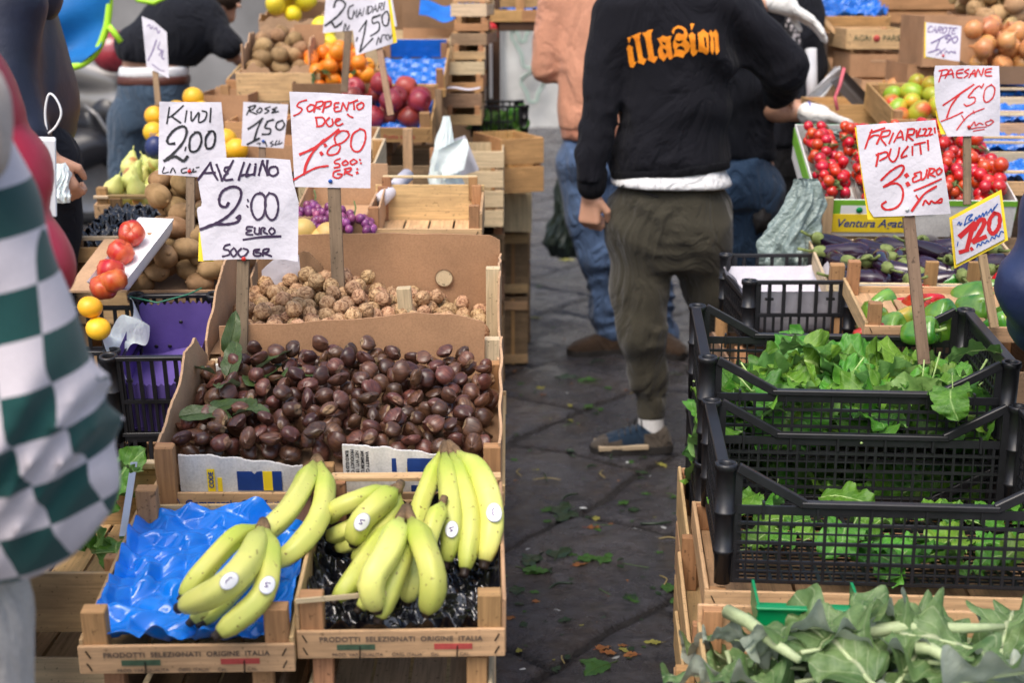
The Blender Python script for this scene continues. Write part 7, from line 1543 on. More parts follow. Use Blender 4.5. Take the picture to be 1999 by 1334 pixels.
s = SDF().col(m3.sec([(-50, 5, 95, .14, 0), (0, -40, 90, .2, 0), (80, -50, 112, .22, 0), (160, -50, 132, .22, 0), (220, -50, 141, .21, 0), (270, -50, 135, .2, 0), (300, -45, 118, .19, 0), (318, -40, 105, .18, 0)])).chain([(J(20, 20, -.17), .085), (J(0, 170, -.2), .075), (J(50, 260, -.22), .06)], .05)
m3.put('jacket', s, M['navy'], .012, folds(.01, 20, 52, [(1, .2, .5), (.3, .2, 1)]), 1)
s = SDF().cone(J(50, -35, 0), J(66, -8, -.02), .075, .07); m3.put('collar', s, M['navy'], .012)
mb = MB(); P_ = [J(x, y, -.23) for x, y in ((92, 262), (88, 220), (94, 186), (104, 186), (116, 205), (119, 225), (108, 248), (92, 262))]; mb.tube([Vector(p) for p in spline(P_, 4)], .0028, 6); mb.build('pocket_zip', M['foam'], m3.o)
s = SDF().chain([(J(35, 320, .08), .11), (J(35, 700, .08), .08), (J(35, 960, .08), .07)]).chain([(J(75, 320, -.08), .11), (J(80, 700, -.08), .08), (J(80, 960, -.08), .07)]); m3.put('trousers', s, M['btee'], .014, folds(.008, 20, 5))
for y in (.08, -.08): shoe(m3, 'shoe', (-.08, y), (.2, y), 0, .05, (M['soled'], M['soled']))
# ---- bending man in the black tee
m4 = Man('man bending forward in a black tee and jeans with a brown belt, back to us', 290, Y=6.4); J = m4.J
b = SDF(); hd = head(b, J(432, 8, .3), -PI / 2 - .5); b.cone(J(425, 15, .25), J(400, 40, .18), .055, .07).col(m4.sec([(105, 235, 362, .13, 0), (150, 235, 362, .12, 0), (200, 240, 360, .12, 0)])).chain([(J(300, 115), .11), (J(370, 60, .1), .1)], .05)
b.chain([(J(262, 220), .09), (J(255, 330, 0), .06), (J(250, 470), .045)]).chain([(J(335, 220), .09), (J(338, 350, 0), .06), (J(340, 470), .045)]).chain([(J(410, 70, .1), .06), (J(452, 105, .1), .045), (J(470, 118, .35), .03)], .03)
body = m4.put('body', b, M['skin'], .013); add_hand(m4, body, (J(470, 118, .35), (.5, 1, -.1), (0, 0, -1), 1, .8, 1), M['skin'], .006)
hs = SDF(); hs.ball(J(428, -6, .28), (.1, .1, .075)).ball(J(405, 2, .28), (.06, .08, .07)); m4.put('hair', hs, plain('dark_brown_hair', (.03, .016, .009), .7, .3, 60, .4, 200, .8, .003), .012)
s = SDF().chain([(J(298, 98, 0), .14), (J(340, 66, .06), .15), (J(392, 42, .14), .125)], .06).chain([(J(400, 45, .1), .085), (J(445, 88, .06), .068)], .03).ball(J(285, 95, 0), (.13, .14, .09), .06)
s.cut(J(300, 122, 0), (-.12, 0, -1)); m4.put('tee', s, M['btee'], .012, folds(.014, 18, 62, [(1, .2, -.5), (.4, .2, 1)]), 2)
s = SDF().col(m4.sec([(128, 236, 366, .145, 0), (150, 234, 368, .145, 0)])); m4.put('waistband', s, M['foam'], .012)
s = SDF().col(m4.sec([(146, 232, 370, .15, 0), (164, 232, 370, .15, 0)])); m4.put('belt', s, plain('brown_belt', (.09, .025, .015), .5), .009)
s = SDF().col(m4.sec([(158, 235, 368, .145, 0), (210, 228, 372, .155, 0), (250, 230, 370, .14, 0)])).chain([(J(264, 240), .12), (J(256, 330), .095), (J(250, 455), .085)], .04).chain([(J(335, 240), .12), (J(338, 350), .095), (J(340, 455), .085)], .04)
m4.put('jeans', s, fabric('slate_blue_denim', (.05, .08, .12), fold=12), .013, folds(.01, 18, 63, [(1, .2, .8), (-.6, .2, .9)]), 2)
for x in (250, 340): shoe(m4, 'shoe', (J(x, 470)[0], -.08), (J(x, 470)[0], .18), 0, .05, (M['soled'], M['soled']))
# ---- navy sleeve at the right edge
m9 = Man('person in a navy blue jacket cut off by the right picture edge', 2180, Y=2.45); J = m9.J
b = SDF(); hd = head(b, J(2210, -160, 0), 1.2); b.cone(J(2210, -110, 0), J(2200, 0, 0), .055, .06).col(m9.sec([(40, 2140, 2270, .08, 0), (500, 2140, 2270, .09, 0), (760, 2140, 2270, .09, 0)])).chain([(J(2160, 760), .08), (J(2160, 1400), .045)]).chain([(J(2230, 760), .08), (J(2230, 1400), .045)]).chain([(J(2130, 150), .045), (J(2050, 540, -.03), .04), (J(2080, 650, .2), .028)])
body = m9.put('body', b, M['skin'], .015); add_hand(m9, body, (J(2083, 664, .2), (.3, 1, -.3), (0, 0, -1), 1, .8, 1), M['skin'], .007); hs = SDF(); hair_cap(hs, hd); m9.put('hair', hs, M['soled'], .016)
s = SDF().col(m9.sec([(10, 2160, 2250, .08, 0), (120, 2120, 2300, .13, 0), (700, 2110, 2300, .14, 0)])).chain([(J(2150, 120), .075), (J(2092, 400, 0), .07), (J(2034, 560, -.03), .068), (J(2045, 630, .04), .058), (J(2080, 655, .18), .048)], .04)
m9.put('jacket', s, plain('blue_nylon', (.014, .024, .075), .5, .5, 8, .25, 22, .35, .006), .011, folds(.012, 24, 71, [(.3, .2, 1), (1, .2, .6)]), 1)
s = SDF().chain([(J(2160, 700), .1), (J(2160, 1380), .075)]).chain([(J(2230, 700), .1), (J(2230, 1380), .075)]); m9.put('trousers', s, M['btee'], .016)
for x in (2160, 2230): shoe(m9, 'shoe', (J(x, 1400)[0], .1), (J(x, 1400)[0] - .05, -.16), 0, .05, (M['soled'], M['soled']))
# ================================================================ paving, walls and background
def vn(x, y, s=0):
    xi, yi = np.floor(x).astype(int), np.floor(y).astype(int); fx, fy = x - xi, y - yi; fx = fx * fx * (3 - 2 * fx); fy = fy * fy * (3 - 2 * fy)
    def h(i, j): q = np.sin(i * 127.1 + j * 311.7 + s * 74.7) * 43758.5453; return q - np.floor(q)
    return (h(xi, yi) * (1 - fx) + h(xi + 1, yi) * fx) * (1 - fy) + (h(xi, yi + 1) * (1 - fx) + h(xi + 1, yi + 1) * fx) * fy
def paving():
    m, nt, b = new_mat('wet_basalt_paving'); tc = nt.nodes.new('ShaderNodeTexCoord'); P = tc.outputs['Object']
    at = nt.nodes.new('ShaderNodeAttribute'); at.attribute_name = 'joint'; tn = nt.nodes.new('ShaderNodeAttribute'); tn.attribute_name = 'tone'
    a = noise_n(nt, P, 2.2, 6, .62, .3); f = noise_n(nt, P, 26, 6, .72); g = noise_n(nt, P, 120, 3, .6)
    base = ramp(nt, a.outputs['Fac'], [(.3, (.027, .027, .033)), (.5, (.054, .053, .063)), (.7, (.092, .088, .098))])
    mud = ramp(nt, noise_n(nt, P, 4.5, 6, .75, .6).outputs['Fac'], [(.46, gray(0)), (.6, gray(.75))])
    c = mixc(nt, mud.outputs[0], base.outputs[0], (.05, .037, .03)); fr = ramp(nt, f.outputs['Fac'], [(.3, gray(.5)), (.7, gray(1.45))]); c = mixc(nt, 1, c, fr.outputs[0], 'MULTIPLY')
    tr = ramp(nt, tn.outputs['Fac'], [(0, gray(.75)), (1, gray(1.25))]); c = mixc(nt, 1, c, tr.outputs[0], 'MULTIPLY'); jr = ramp(nt, at.outputs['Fac'], [(.08, gray(0)), (.5, gray(.95))]); c = mixc(nt, jr.outputs[0], c, (.012, .01, .009))
    sp = ramp(nt, g.outputs['Fac'], [(.68, gray(0)), (.74, gray(.6))]); c = mixc(nt, sp.outputs[0], c, (.15, .14, .11))
    nt.links.new(c, b.inputs['Base Color']); rr = ramp(nt, noise_n(nt, P, 8, 6, .7, .4).outputs['Fac'], [(.4, gray(.08)), (.55, gray(.28)), (.72, gray(.5))]); nt.links.new(rr.outputs[0], b.inputs['Roughness']); b.inputs['Specular IOR Level'].default_value = .55
    n2 = bump(nt, b, a.outputs['Fac'], .5, .04); n3 = bump(nt, b, f.outputs['Fac'], 1.0, .022, n2); bump(nt, b, g.outputs['Fac'], .6, .005, n3); return m
xs = np.concatenate([[-60, -20, -8, -4, -2], np.arange(-1, 1.7, .014), [2, 4, 8, 20, 60]]); ys = np.concatenate([[-40, -10, 0], np.arange(2.2, 8, .015), np.arange(8, 16, .04), [18, 25, 40, 90]])
GX, GY = np.meshgrid(xs, ys, indexing='ij'); WX = GX + .05 * (vn(GX * 3, GY * 3, 1) - .5) + .02 * (vn(GX * 13, GY * 13, 2) - .5); WYY = GY + .05 * (vn(GX * 3, GY * 3, 3) - .5) + .02 * (vn(GX * 13, GY * 13, 4) - .5)
ca, sa = math.cos(R(54)), math.sin(R(54)); U = (WX * ca + WYY * sa) + .16; V = (-WX * sa + WYY * ca) + .43; row = np.floor(V / .52); Uo = U + .43 * (row % 2); cu = np.floor(Uo / .86)
du = np.minimum(Uo - cu * .86, (cu + 1) * .86 - Uo); dv = np.minimum(V - row * .52, (row + 1) * .52 - V); dj = np.minimum(du, dv); joint = np.exp(-(dj / .011)**2)
tone = np.abs(np.sin(row * 12.9 + cu * 78.2)) % 1.0
GZ = -.013 * np.exp(-(dj / .013)**2) + .007 * (1 - np.exp(-dj / .05)) + .012 * (vn(GX * 4, GY * 4, 5) - .5) + .006 * (vn(GX * 14, GY * 14, 6) - .5) + .0035 * (vn(GX * 37, GY * 37, 7) - .5) + .006 * (tone - .5)
GZ = np.minimum(GZ, .006); GZ[(GX < -1.01) | (GX > 1.71) | (GY < 2) | (GY > 16.1)] = 0
nx_, ny_ = GX.shape; I = np.arange(nx_ * ny_).reshape(nx_, ny_); Qd = np.stack([I[:-1, :-1], I[1:, :-1], I[1:, 1:], I[:-1, 1:]], -1).reshape(-1, 4)
gme = npmesh('ground', np.stack([GX, GY, GZ], -1).reshape(-1, 3), Qd, paving())
for nm, arr in (('joint', joint), ('tone', tone)): at_ = gme.attributes.new(nm, 'FLOAT', 'POINT'); at_.data.foreach_set('value', arr.astype(np.float32).ravel())
gr = link('ground', gme); tag(gr, 'dark wet basalt paving slabs of the market street', kind='structure')
# litter
LM_LIT = [leaf_mat('fresh_green_scrap', (.03, .1, .015), (.07, .18, .03), (.15, .25, .08), (.1, .18, .06)), leaf_mat('yellowed_leaf', (.3, .3, .05), (.4, .36, .08), (.4, .38, .15), (.35, .35, .15)), leaf_mat('dry_orange_leaf', (.3, .11, .03), (.38, .16, .05), (.4, .25, .1), (.35, .2, .1)), leaf_mat('dark_trodden_leaf', (.02, .045, .022), (.035, .07, .028), (.1, .14, .07), (.07, .1, .07), rough=.3)]
LS = [leaf_mb(.07, .02, 700 + i, .2, 4, .004, 14, .35, .12, .02, .0013, 10, 6) for i in range(5)]
LT = [(1125, 737, 3, 1.6), (1165, 742, 0, 1.5), (1060, 756, 1, .8), (1020, 748, 0, .6), (1145, 795, 0, 1.1), (1115, 790, 1, .6), (1190, 760, 0, .8), (1090, 1005, 3, 1.9), (1120, 1000, 3, 1.6), (1060, 1000, 0, .9), (1145, 1030, 2, .9), (1165, 1032, 0, .5), (1285, 905, 1, .8), (1265, 925, 3, .8), (1330, 925, 2, .5), (1210, 985, 0, 1), (1050, 1085, 3, 1.7), (1085, 1090, 3, 2.0), (1130, 1095, 0, 1.3), (1175, 1100, 0, 1.2), (1020, 1110, 0, 1.4), (1040, 1120, 0, .9), (1120, 1105, 2, .8), (1225, 1162, 3, 1.1), (1232, 1165, 0, .8), (1305, 1155, 0, 1.3), (1335, 1170, 0, 1.1), (1165, 1268, 2, .9), (1180, 1275, 2, .7), (1190, 1297, 0, 1.4), (1170, 1300, 0, 1.0), (1115, 1210, 3, .7), (1025, 1225, 3, .6), (1290, 1255, 1, .7), (1345, 1060, 2, .6), (1310, 870, 2, .6), (1345, 880, 3, .9), (1230, 860, 0, .9), (1105, 880, 3, .7), (1120, 508, 1, 1.5), (1035, 620, 1, 1.2), (1300, 660, 0, 1.2), (1190, 1090, 0, .8), (1240, 1000, 3, 1), (1280, 1080, 0, .6), (1010, 1160, 3, 1.2), (1330, 1310, 3, .7), (1110, 820, 1, .5), (1010, 900, 0, .6), (1050, 560, 0, .8), (1035, 455, 1, 1.4)]
LITM = [[LS[i].mesh('leaf_scrap', [LM_LIT[k], LM_LIT[k]]) for i in range(5)] for k in range(4)]
LM_STK = [plain('green_scrap', (.08, .17, .03), .5), plain('straw_scrap', (.28, .22, .09), .6), plain('dark_scrap', (.02, .04, .02), .4)]
LN = ['bright green', 'yellowed', 'orange brown', 'dark trodden']
for i, (px, py, k, s_) in enumerate(LT):
    o = link('leaf_scrap', LITM[k][i % 5]); p = onZ(px, py, .006); s_ *= .85; o.location = p; o.rotation_euler = (0, 0, random.uniform(0, 6.28)); o.scale = (s_, s_ * random.uniform(.6, 1), s_ * .6); tag(o, LN[k] + ' leaf scrap lying on the dark wet paving', 'leaf', LN[k] + ' leaf scraps on the paving')
for i in range(170):
    px, py = random.uniform(990, 1360), random.uniform(620, 1330); k = random.choice([0, 3, 3, 3, 2, 1]); o = link('leaf_scrap', LITM[k][i % 5]); o.location = onZ(px, py, .004); s_ = random.uniform(.15, .6); o.rotation_euler = (0, 0, random.uniform(0, 6.28)); o.scale = (s_, s_ * random.uniform(.5, 1), s_ * .6); tag(o, LN[k] + ' leaf scrap lying on the dark wet paving', 'leaf', LN[k] + ' leaf scraps on the paving')
SCR = plain('paper_scrap_white', (.5, .52, .52), .6, .3, 20, .3, rnd=(.05, .5))
for i in range(22):
    px, py = [(1240, 1038), (1030, 1075), (1270, 932), (1320, 1140), (1020, 1310), (1115, 880), (1225, 905), (1085, 1000), (1205, 1040), (1040, 572)][i] if i < 10 else (random.uniform(995, 1350), random.uniform(650, 1330))
    mb = MB(); s_ = random.uniform(.004, .014) if i != 0 else .026; mb.prism([(math.cos(a) * s_ * random.uniform(.6, 1.1), math.sin(a) * s_ * random.uniform(.3, .6)) for a in np.linspace(0, 5.6, 7)], .002, .004); o = mb.build('paper_scrap', SCR); o.location = onZ(px, py, .001); o.rotation_euler = (0, 0, random.uniform(-1, 1)); tag(o, 'small pale scrap of paper on the dark wet paving', 'paper scrap', 'pale scraps on the paving')
for i in range(34):
    px, py = random.uniform(1000, 1350), random.uniform(700, 1300); L_ = random.uniform(.02, .09); c_ = random.uniform(-.5, .5); mb = MB(); mb.tube(spline([(0, 0, .003), (L_ * .5, c_ * L_ * .4, .006), (L_, 0, .003)], 5), [.0008 + .0012 * (i % 3)] * 11, 5); o = mb.build('stalk_scrap', LM_STK[i % 3]); o.location = onZ(px, py, .003); o.rotation_euler = (0, 0, random.uniform(0, 6.28)); tag(o, 'thin ' + ('green', 'straw coloured', 'dark')[i % 3] + ' stalk scrap lying on the wet paving', 'stalk', ('green', 'straw coloured', 'dark')[i % 3] + ' stalk scraps on the paving')
mb = MB(); mb.tube([(.02 * math.cos(a), .014 * math.sin(a), .004) for a in np.linspace(0, 2 * PI, 20)], .0015, 6); o = mb.build('green_band', M['greenp']); o.location = onZ(1335, 1243, 0); tag(o, 'thin green plastic ring lying on the paving by the crate stack', 'ring')
# rear wall with the pale plastered panel and brown doorway
M['plaster'] = plain('stained_plaster', (.5, .49, .46), .85, .2, 2.2, .28, 9, .4, .01); M['gplaster'] = plain('grey_wall', (.2, .195, .19), .85, .2, 1.2, .3, 9, .4, .01); M['brownwood'] = plain('brown_painted_wood', (.07, .035, .018), .5, .4, 6, .3)
WY = 15.4
wl = MB(); wl.box((-7.2, WY + .2, 3), (14.2, .4, 6)); o = wl.build('building_wall', M['gplaster']); tag(o, 'grey rendered building wall far behind the left stall', 'wall')
wl = MB(); wl.box((7.4, WY + .3, 3), (15, .4, 6)); o = wl.build('building_wall', M['plaster']); tag(o, 'pale stained plaster wall at the end of the aisle', 'wall')
for px, py, s_ in ((1035, 85, .16), (1040, 170, .1), (1020, 60, .07)):
    mb = MB(); c0 = onY(px, py, WY - .02); P_ = [c0 + Vector((s_ * math.cos(a) * (1 + .4 * math.sin(a * 3)), 0, 1.6 * s_ * math.sin(a))) for a in np.linspace(0, 9, 26)]; mb.tube(P_, .016, 6); o = mb.build('graffiti', plain('faded_green_paint', (.3, .4, .33), .8)); tag(o, 'faint green spray scribble on the pale wall, ' + {85: 'the largest', 170: 'the lowest', 60: 'the small topmost one'}[py], 'graffiti')
dr = empty('doorway_frame', 'dark brown timber post and lintel at the end of the left stall', 'frame'); dr.location = (0, 0, 0)
mb = MB(); a, b_ = onY(962, -60, 6.3), onZ(962, 640, 0); mb.box(((a.x), 6.3, 1.2), (.06, .08, 2.4), None, 0, .003); mb.build('post', M['brownwood'], dr)
mb = MB(); q = onY(1010, 48, 6.3); mb.box((q.x - .1, 6.3, q.z), (.75, .08, .05), None, 0, .003); mb.build('lintel', M['brownwood'], dr)
mb = MB(); q = onY(958, 138, 6.2); mb.box((q.x, 6.22, q.z), (.014, .02, .24), None, 0, .002); o = mb.build('white_pipe', M['foam']); tag(o, 'short white tube fixed to the dark brown timber post', 'tube')
mb = MB(); q = onY(958, 56, 6.2); mb.lathe(ell_prof(.03, .03, 8), 12, Matrix.Translation((q.x, 6.15, q.z))); mb.box((q.x + .01, 6.16, q.z - .02), (.04, .02, .03)); o = mb.build('red_clip', plain('red_plastic', (.6, .02, .02), .4)); tag(o, 'small red plastic object hanging on the dark timber lintel', 'clip')
for i, px in enumerate((925, 985, 1045)):
    q = wood_crate(['leftmost', 'middle', 'rightmost'][i] + ' dark wooden crate on the lintel above the pale wall', .15, .3, .11, fh=.05, m='wood2', mp='wood2', post=.02, staples=False); setp(q, Place(px, 44, 6.1, (0, -.15, 0)))
    t_ = tray_film('dark_blue_liner', 'dark blue liner in the ' + ['leftmost', 'middle', 'rightmost'][i] + ' crate on the lintel', .13, .28, Place(px, 44, 6.1, (0, -.15, 0)), .04, M['blue'], seed=50 + i)
mb = MB(); mb.box((0, 0, 0), (1.6, 1.0, .03)); 
# dark stall awning frame above (out of the picture) and back of the left stall
for i, (x0, x1, y, z0, z1, mt, lab) in enumerate([(-1.0, -.25, 6.6, .9, 1.75, 'cardd', 'wall of stacked brown boxes behind the left stall')]):
    for j in range(3):
        for k in range(3):
            c = card_box(['left', 'middle', 'right'][j] + ' box in the ' + ['bottom', 'middle', 'top'][k] + ' row of brown boxes at the back of the left stall', .27, .3, .27, m=['cardd', 'card', 'cardl'][(j + k) % 3]); c.location = (-.84 + .29 * j, 6.75, .75 + .275 * k)
stack(-.55, 6.75, .74, .9, .4, 4, 'the brown boxes behind the left stall', 'woodd')
# scooter, sunshade, helmet
sc_ = empty('scooter', 'dark parked scooter with silver side panels behind the navy jacket man', 'scooter', onZ(160, 440, 0)); base = sc_.location.copy(); YS = base.y
Q = lambda px, py, dy=0: onY(px, py, YS + dy) - base
M['tyre'] = plain('rubber', (.012, .012, .013), .8); M['silver'] = plain('silver_paint', (.24, .23, .22), .3, .5, metal=.5); M['darkp'] = plain('dark_body_paint', (.015, .015, .018), .3, .5)
mb = MB(); c0 = Q(168, 352, 0); mb.lathe([(.17, -.05), (.235, -.045), (.255, 0), (.235, .045), (.17, .05), (.17, -.05)], 40, Matrix.Translation((c0.x, 0, .256)) @ Matrix.Rotation(R(35), 4, 'Z') @ Matrix.Rotation(PI / 2, 4, 'X')); wh = mb.build('front_wheel', M['tyre'], sc_)
mb = MB(); mb.lathe([(.0, -.03), (.05, -.035), (.165, -.02), (.172, -.03), (.172, .03), (.165, .02), (.05, .035), (0, .03)], 24, Matrix.Translation((c0.x, 0, .256)) @ Matrix.Rotation(R(35), 4, 'Z') @ Matrix.Rotation(PI / 2, 4, 'X')); mb.build('rim', M['silver'], wh)
s = SDF().cone(Q(150, 300, -.05), Q(185, 290, .0), .12, .1).ball(Q(165, 285, 0), (.2, .13, .12)); link('fender', s.mesh('fender', M['darkp'], .014), sc_)
s = SDF().cone(Q(130, 130, .1), Q(225, 160, .1), .12, .1, .05).cone(Q(150, 190, .15), Q(235, 205, .1), .1, .12, .05); link('side_panel', s.mesh('side_panel', M['silver'], .016), sc_)
s = SDF().cone(Q(140, 110, .2), Q(260, 118, .3), .11, .1, .05).cone(Q(220, 220, .1), Q(235, 330, .2), .14, .12, .05).cone(Q(130, 240, .1), Q(215, 255, .2), .14, .14); link('body', s.mesh('body', M['darkp'], .018), sc_)
mb = MB(); mb.tube([Q(165, 205, -.1), Q(190, 225, -.12), Q(215, 265, -.12), Q(232, 280, -.1)], .012, 8); mb.build('metal_trim', M['silver'], sc_)
mb = MB(); mb.box((Q(200, 380).x + .4, .5, .25), (.5, .2, .3), None, 0, .02); mb.box((Q(200, 380).x + .6, .6, .06), (.1, .1, .12)); mb.build('rear_body', M['darkp'], sc_)
mb = MB(); mb.lathe(ell_prof(.14, .13, 14), 24, Matrix.Translation(onY(222, 100, YS - .2))); o = mb.build('helmet', plain('dark_red_gloss', (.25, .02, .03), .2, .6, 12, .5, coat=.6)); tag(o, 'dark red round helmet resting on the scooter seat', 'helmet')
ss = empty('sunshade', 'bright blue pop up sunshade panel edged with lime green piping', 'sunshade', onY(130, 130, 5.6)); base = ss.location.copy()
def sp_(px, py, dy=0): return onY(px, py, 5.6 + dy) - base
M['lime'] = plain('lime_piping', (.42, .78, .03), .5); ed = [(76, -60), (60, 125), (100, 131), (140, 130), (170, 118), (192, 95), (206, 60), (213, 20), (218, -60)]
mb = MB(); nn = 12
def pan(u, v):
    L_ = [(60, -60), (66, 20), (72, 90), (90, 128)]; R_ = [(218, -60), (212, 30), (196, 92), (150, 128)]
    a = np.array(L_[0]) if v <= 0 else None
    kk = min(2, int(v * 3)); f_ = v * 3 - kk; l = np.array(L_[kk]) * (1 - f_) + np.array(L_[kk + 1]) * f_; r = np.array(R_[kk]) * (1 - f_) + np.array(R_[kk + 1]) * f_; p = l + (r - l) * u
    return sp_(p[0], p[1], .05 * math.sin(u * 3) + .02 * math.sin(v * 9 + u * 4))
mb.grid(pan, 20, 20); mb.grid(lambda u, v: pan(u, v) + Vector((0, .01, 0)), 20, 20, flip=True); mb.build('fabric_panel', plain('bright_blue_nylon', (.005, .14, .42), .5, .4, 5, .15, 10, .3, .01), ss)
mb = MB(); mb.tube([Vector(q) for q in spline([tuple(sp_(x, y, .02)) for x, y in [(88, 128), (130, 131), (162, 124), (188, 100), (204, 65), (212, 25), (217, -60)]], 6)], .014, 8); mb.build('lime_piping', M['lime'], ss); mb = MB(); mb.tube([sp_(212, 50), sp_(222, 62), sp_(236, 82)], .012, 8); mb.build('lime_strap', M['lime'], ss); mb = MB(); mb.tube([sp_(250, -20, .5), sp_(270, 0, .5), sp_(300, 5, .5), sp_(330, -10, .5)], .01, 8); mb.build('lime_pole', M['lime'], ss)
mb = MB(); mb.box((0, 0, .0), (.04, .05, .13), None, 0, .002); o = mb.build('carton', M['foam']); o.location = W(86, 345, 2.4); o.rotation_euler = (0, .06, .3); tag(o, 'white paper carton held beside the red quilted jacket', 'carton')
mb = MB(); mb.box((0, 0, .0), (.06, .03, .012), None, 0, .001); 
drape('plastic_bag', 'pale bag hanging from the hand of the navy jacket man', 'bag', 104, 142, 318, 395, 3.4, M['bag'], 9, .5, .01, 0, dz=.05)
# upper right: boxes, potatoes, onions
def boxat(lab, px, py, D, w_, h_, m='card', d=.3, **k): c = card_box(lab, w_, d, h_, m=m, **k); setp(c, Place(px, py, D, (0, -d / 2, 0))); return c
boxat('brown cardboard box with a hand slot at the upper right', 1712, 150, 5.4, .21, .085, slot=True)
q = wood_crate('wooden crate lettered AGRI PARS above the slotted cardboard box', .23, .3, .075, m='wood', post=.02); setp(q, Place(1710, 98, 5.4, (0, -.15, 0)))
text_mesh('printed_text', 'AGRI     PARS', .03, M['inkg'], q, Matrix.Translation((0, -.152, .045)) @ Matrix.Rotation(PI / 2, 4, 'X')); mb = MB(); mb.lathe([(0, 0), (.013, 0), (.013, .001), (0, .001)], 14, Matrix.Translation((.0, -.1515, .045)) @ Matrix.Rotation(PI / 2, 4, 'X')); mb.build('red_dot', M['inkrd'], q)
boxat('tall brown cardboard box left of the mangoes', 1797, 215, 5.0, .11, .16, 'card'); boxat('short cardboard box with onions at the upper right', 1722, 215, 5.2, .16, .11, 'cardl')
boxat('brown cardboard box behind the CAROTE sign', 1855, 130, 4.9, .2, .17, 'card'); 
PON = Place(1965, 163, 4.8, (0, -.15, 0), tilt=6); c = card_box('cardboard box of onions at the right edge', .26, .32, .06, m='cardd'); setp(c, PON)
ML_ON = fruit_mat('onion_skin', (.5, .2, .07), (.62, .3, .11), 14, .3, stretch=(3, 3, .3)); ONI = [MB().lathe([(0, -.03), (.014, -.031), (.03, -.02), (.037, 0), (.03, .018), (.015, .029), (.005, .038), (.003, .05), (0, .052)], 20).mesh('onion', ML_ON)]
scatter('onion', ONI, drop(20, .036, .125, .15, lambda x, y: .01 + .03 * max(0, y + .12) / .25, 12, 3, .95), PON, 'golden brown onion in the box at the right edge', 'onion', 'onions in the box at the right edge', sc=(.8, 1.1))
for i, (px, py) in enumerate([(1722, 180), (1748, 170), (1712, 190)]): o = link('onion', ONI[0]); o.location = W(px, py, 5.15); o.rotation_euler = (.4, i, 0); tag(o, ['lowest left', 'rightmost', 'topmost'][i] + ' onion in the short cardboard box', 'onion', 'onions in the short box')
PPO = Place(1975, 88, 5.3, (0, -.17, 0), tilt=8); c = card_box('box of potatoes at the top right corner', .3, .36, .07, m='card'); setp(c, PPO)
ML_PT = fruit_mat('potato_skin', (.34, .2, .085), (.48, .31, .15), 14, .8, bscale=80, bstr=.3); POT = [MB().lathe(ell_prof(.03, .038, 12, .85), 18, warp=lambda p, a, k: p * (1 + .08 * math.sin(a * 2 + i) + .06 * math.sin(k + i))).mesh('potato', ML_PT) for i in range(3)]
scatter('potato', POT, drop(55, .031, .17, .17, lambda x, y: .02 + .12 * max(0, y + .15) / .3 + .1 * x, 12, 5, .92), PPO, 'pale brown potato in the heap at the top right corner', 'potato', 'potatoes in the top right heap')
for i, (px, py, D, w_, h_, mm) in enumerate([(1850, 46, 6.0, .62, .1, 'wood2'), (1850, -2, 6.1, .62, .1, 'wood'), (2130, 40, 5.9, .5, .12, 'wood')]):
    q = wood_crate(['lower', 'upper', 'rightmost'][i] + ' long slatted wooden crate along the top right', w_, .35, h_, nf=2, m=mm, post=.03, staples=False); setp(q, Place(px, py, D, (0, -.17, 0)))
q = wood_crate('wooden crate of blue wrapped goods at the top right', .3, .35, .06, m='wood2', post=.026); Pq = Place(1662, 62, 5.7, (0, -.17, 0), tilt=14); setp(q, Pq); tray_in(Pq, 'blue crumpled liner bulging from the top right wooden crate', .28, .34, .04, seed=61, crump=.02, rise=.03)
boxat('plain brown box under the blue lined crate at the top right', 1672, 112, 5.8, .24, .09, 'cardl')
q = wood_crate('wooden crate beside the hanging white cloth', .28, .35, .07, m='wood2'); setp(q, Place(1680, 246, 4.9, (0, -.17, 0)))
for i, (xa, ya, xb, yb, D, w_) in enumerate([(1548, -30, 1690, 130, 5.6, .03), (1590, 60, 1640, 200, 5.7, .04), (1570, -40, 1640, 60, 5.9, .05), (1650, 30, 1660, 130, 5.9, .04)]):
    mb = MB(); mb.bar(W(xa, ya, D), W(xb, yb, D), w_, .015, bev=.001); o = mb.build('timber_batten', M['woodd' if i % 2 else 'wood']); tag(o, ['long slanting', 'short steep', 'upper thick', 'upright'][i] + ' wooden batten in the upper right behind the gloved hand', 'batten')
mb = MB(); mb.tube([W(1583, 95, 5.5), W(1586, 200, 5.5)], .022, 16); o = mb.build('white_pole', M['foam']); tag(o, 'short white upright tube behind the white gloved arm', 'pole')
mb = MB(); mb.grid(lambda u, v: W(1632 + 14 * u - v * (72 - 26 * u), 128 + 8 * u + 70 * v + 4 * math.sin(u * 9 + v * 3), 5.4 + .03 * math.sin(u * 8 + v * 5)), 12, 12); o = mb.build('white_cloth', M['tee']); tag(o, 'white cloth hanging diagonally behind the white gloved arm', 'cloth')
mb = MB(); mb.tube([W(1648, 132, 4.75), W(1640, 165, 4.75), W(1630, 190, 4.75), W(1635, 215, 4.75)], .006, 6); o = mb.build('pink_strap', plain('pink_strap', (.6, .12, .15), .6)); tag(o, 'pink cord beside the hanging white cloth', 'cord')
mb = MB(); mb.grid(lambda u, v: W(1652 + 70 * v - 30 * u, 140 + 75 * v + 20 * u, 4.9 + .04 * math.sin(PI * u)), 10, 10); o = mb.build('metal_scoop', plain('dull_metal', (.12, .1, .09), .5, metal=.5)); tag(o, 'dull grey metal scoop leaning beside the hanging white cloth', 'scoop')
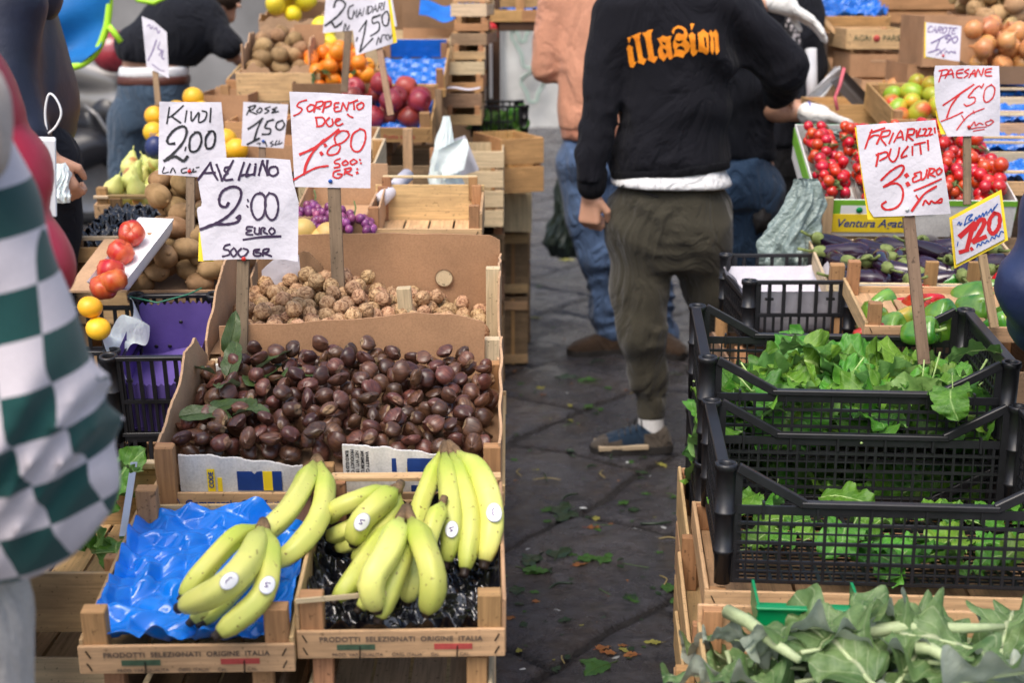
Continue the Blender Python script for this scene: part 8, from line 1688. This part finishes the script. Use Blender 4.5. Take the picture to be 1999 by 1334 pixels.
# dark back of the right stall
for j in range(5):
    for k in range(3):
        c = card_box(['first', 'second', 'third', 'fourth', 'fifth'][j] + ' box from the left in the ' + ['bottom', 'middle', 'top'][k] + ' row of boxes behind the right stall', .33, .3, .27, m=['cardd', 'card', 'cardl'][(j * 2 + k) % 3]); c.location = (1.45 + .36 * j, 6.9, .8 + .28 * k)
stack(2.2, 6.9, .79, 1.8, .5, 4, 'the boxes behind the right stall', 'woodd'); stack(1.55, 5.35, .95, .7, .7, 5, 'the boxes at the upper right', 'woodd'); stack(1.85, 4.75, .95, .6, .5, 5, 'the onions and potatoes', 'woodd'); stack(1.6, 4.15, .88, .5, .5, 5, 'the blue lined crates', 'woodd')
stack(-.2, 5.55, .8, .34, .5, 5, 'the narrow crate stack', 'woodd'); stack(-.3, 5.9, .9, .5, .4, 5, 'the top centre boxes', 'woodd'); stack(-.95, 5.75, 1.12, .4, .4, 6, 'the lemons', 'woodd')
# ================================================================ camera, light, world
sc = bpy.context.scene
cam_d = bpy.data.cameras.new('camera'); cam = bpy.data.objects.new('camera', cam_d); col.objects.link(cam)
cam.location = (0, 0, EYE); cam.rotation_euler = (PI / 2 - TH, 0, 0)
cam_d.sensor_width = 36; cam_d.lens = FPX / 1999 * 36; cam_d.clip_end = 200; cam_d.clip_start = .05
cam_d.dof.use_dof = True; cam_d.dof.focus_distance = 2.75; cam_d.dof.aperture_fstop = 4.2
sc.camera = cam
w = bpy.data.worlds.new('World'); sc.world = w; w.use_nodes = True; nt = w.node_tree
sky = nt.nodes.new('ShaderNodeTexSky'); sky.sky_type = 'NISHITA'; sky.sun_disc = False
SUN_EL, SUN_AZ = 58, 205      # degrees; azimuth clockwise from +Y
sky.sun_elevation = R(SUN_EL); sky.sun_rotation = R(SUN_AZ); sky.air_density = 1.0; sky.dust_density = 4.0; sky.ozone_density = .6
nt.links.new(sky.outputs[0], nt.nodes['Background'].inputs[0]); nt.nodes['Background'].inputs[1].default_value = .15
sd = bpy.data.lights.new('sun', 'SUN'); sd.energy = 1.1; sd.angle = R(40); sd.color = (1, .96, .9)
so = bpy.data.objects.new('sun', sd); col.objects.link(so)
el, az = R(SUN_EL), R(SUN_AZ)
dirv = Vector((math.sin(az) * math.cos(el), math.cos(az) * math.cos(el), math.sin(el)))
so.rotation_euler = dirv.to_track_quat('Z', 'Y').to_euler()
sc.view_settings.view_transform = 'Standard'; sc.view_settings.look = 'None'; sc.view_settings.gamma = 1; sc.view_settings.exposure = .84
sc.cycles.use_denoising = True; sc.cycles.max_bounces = 6; sc.cycles.diffuse_bounces = 3; sc.cycles.glossy_bounces = 3; sc.cycles.transmission_bounces = 4; sc.cycles.transparent_max_bounces = 6
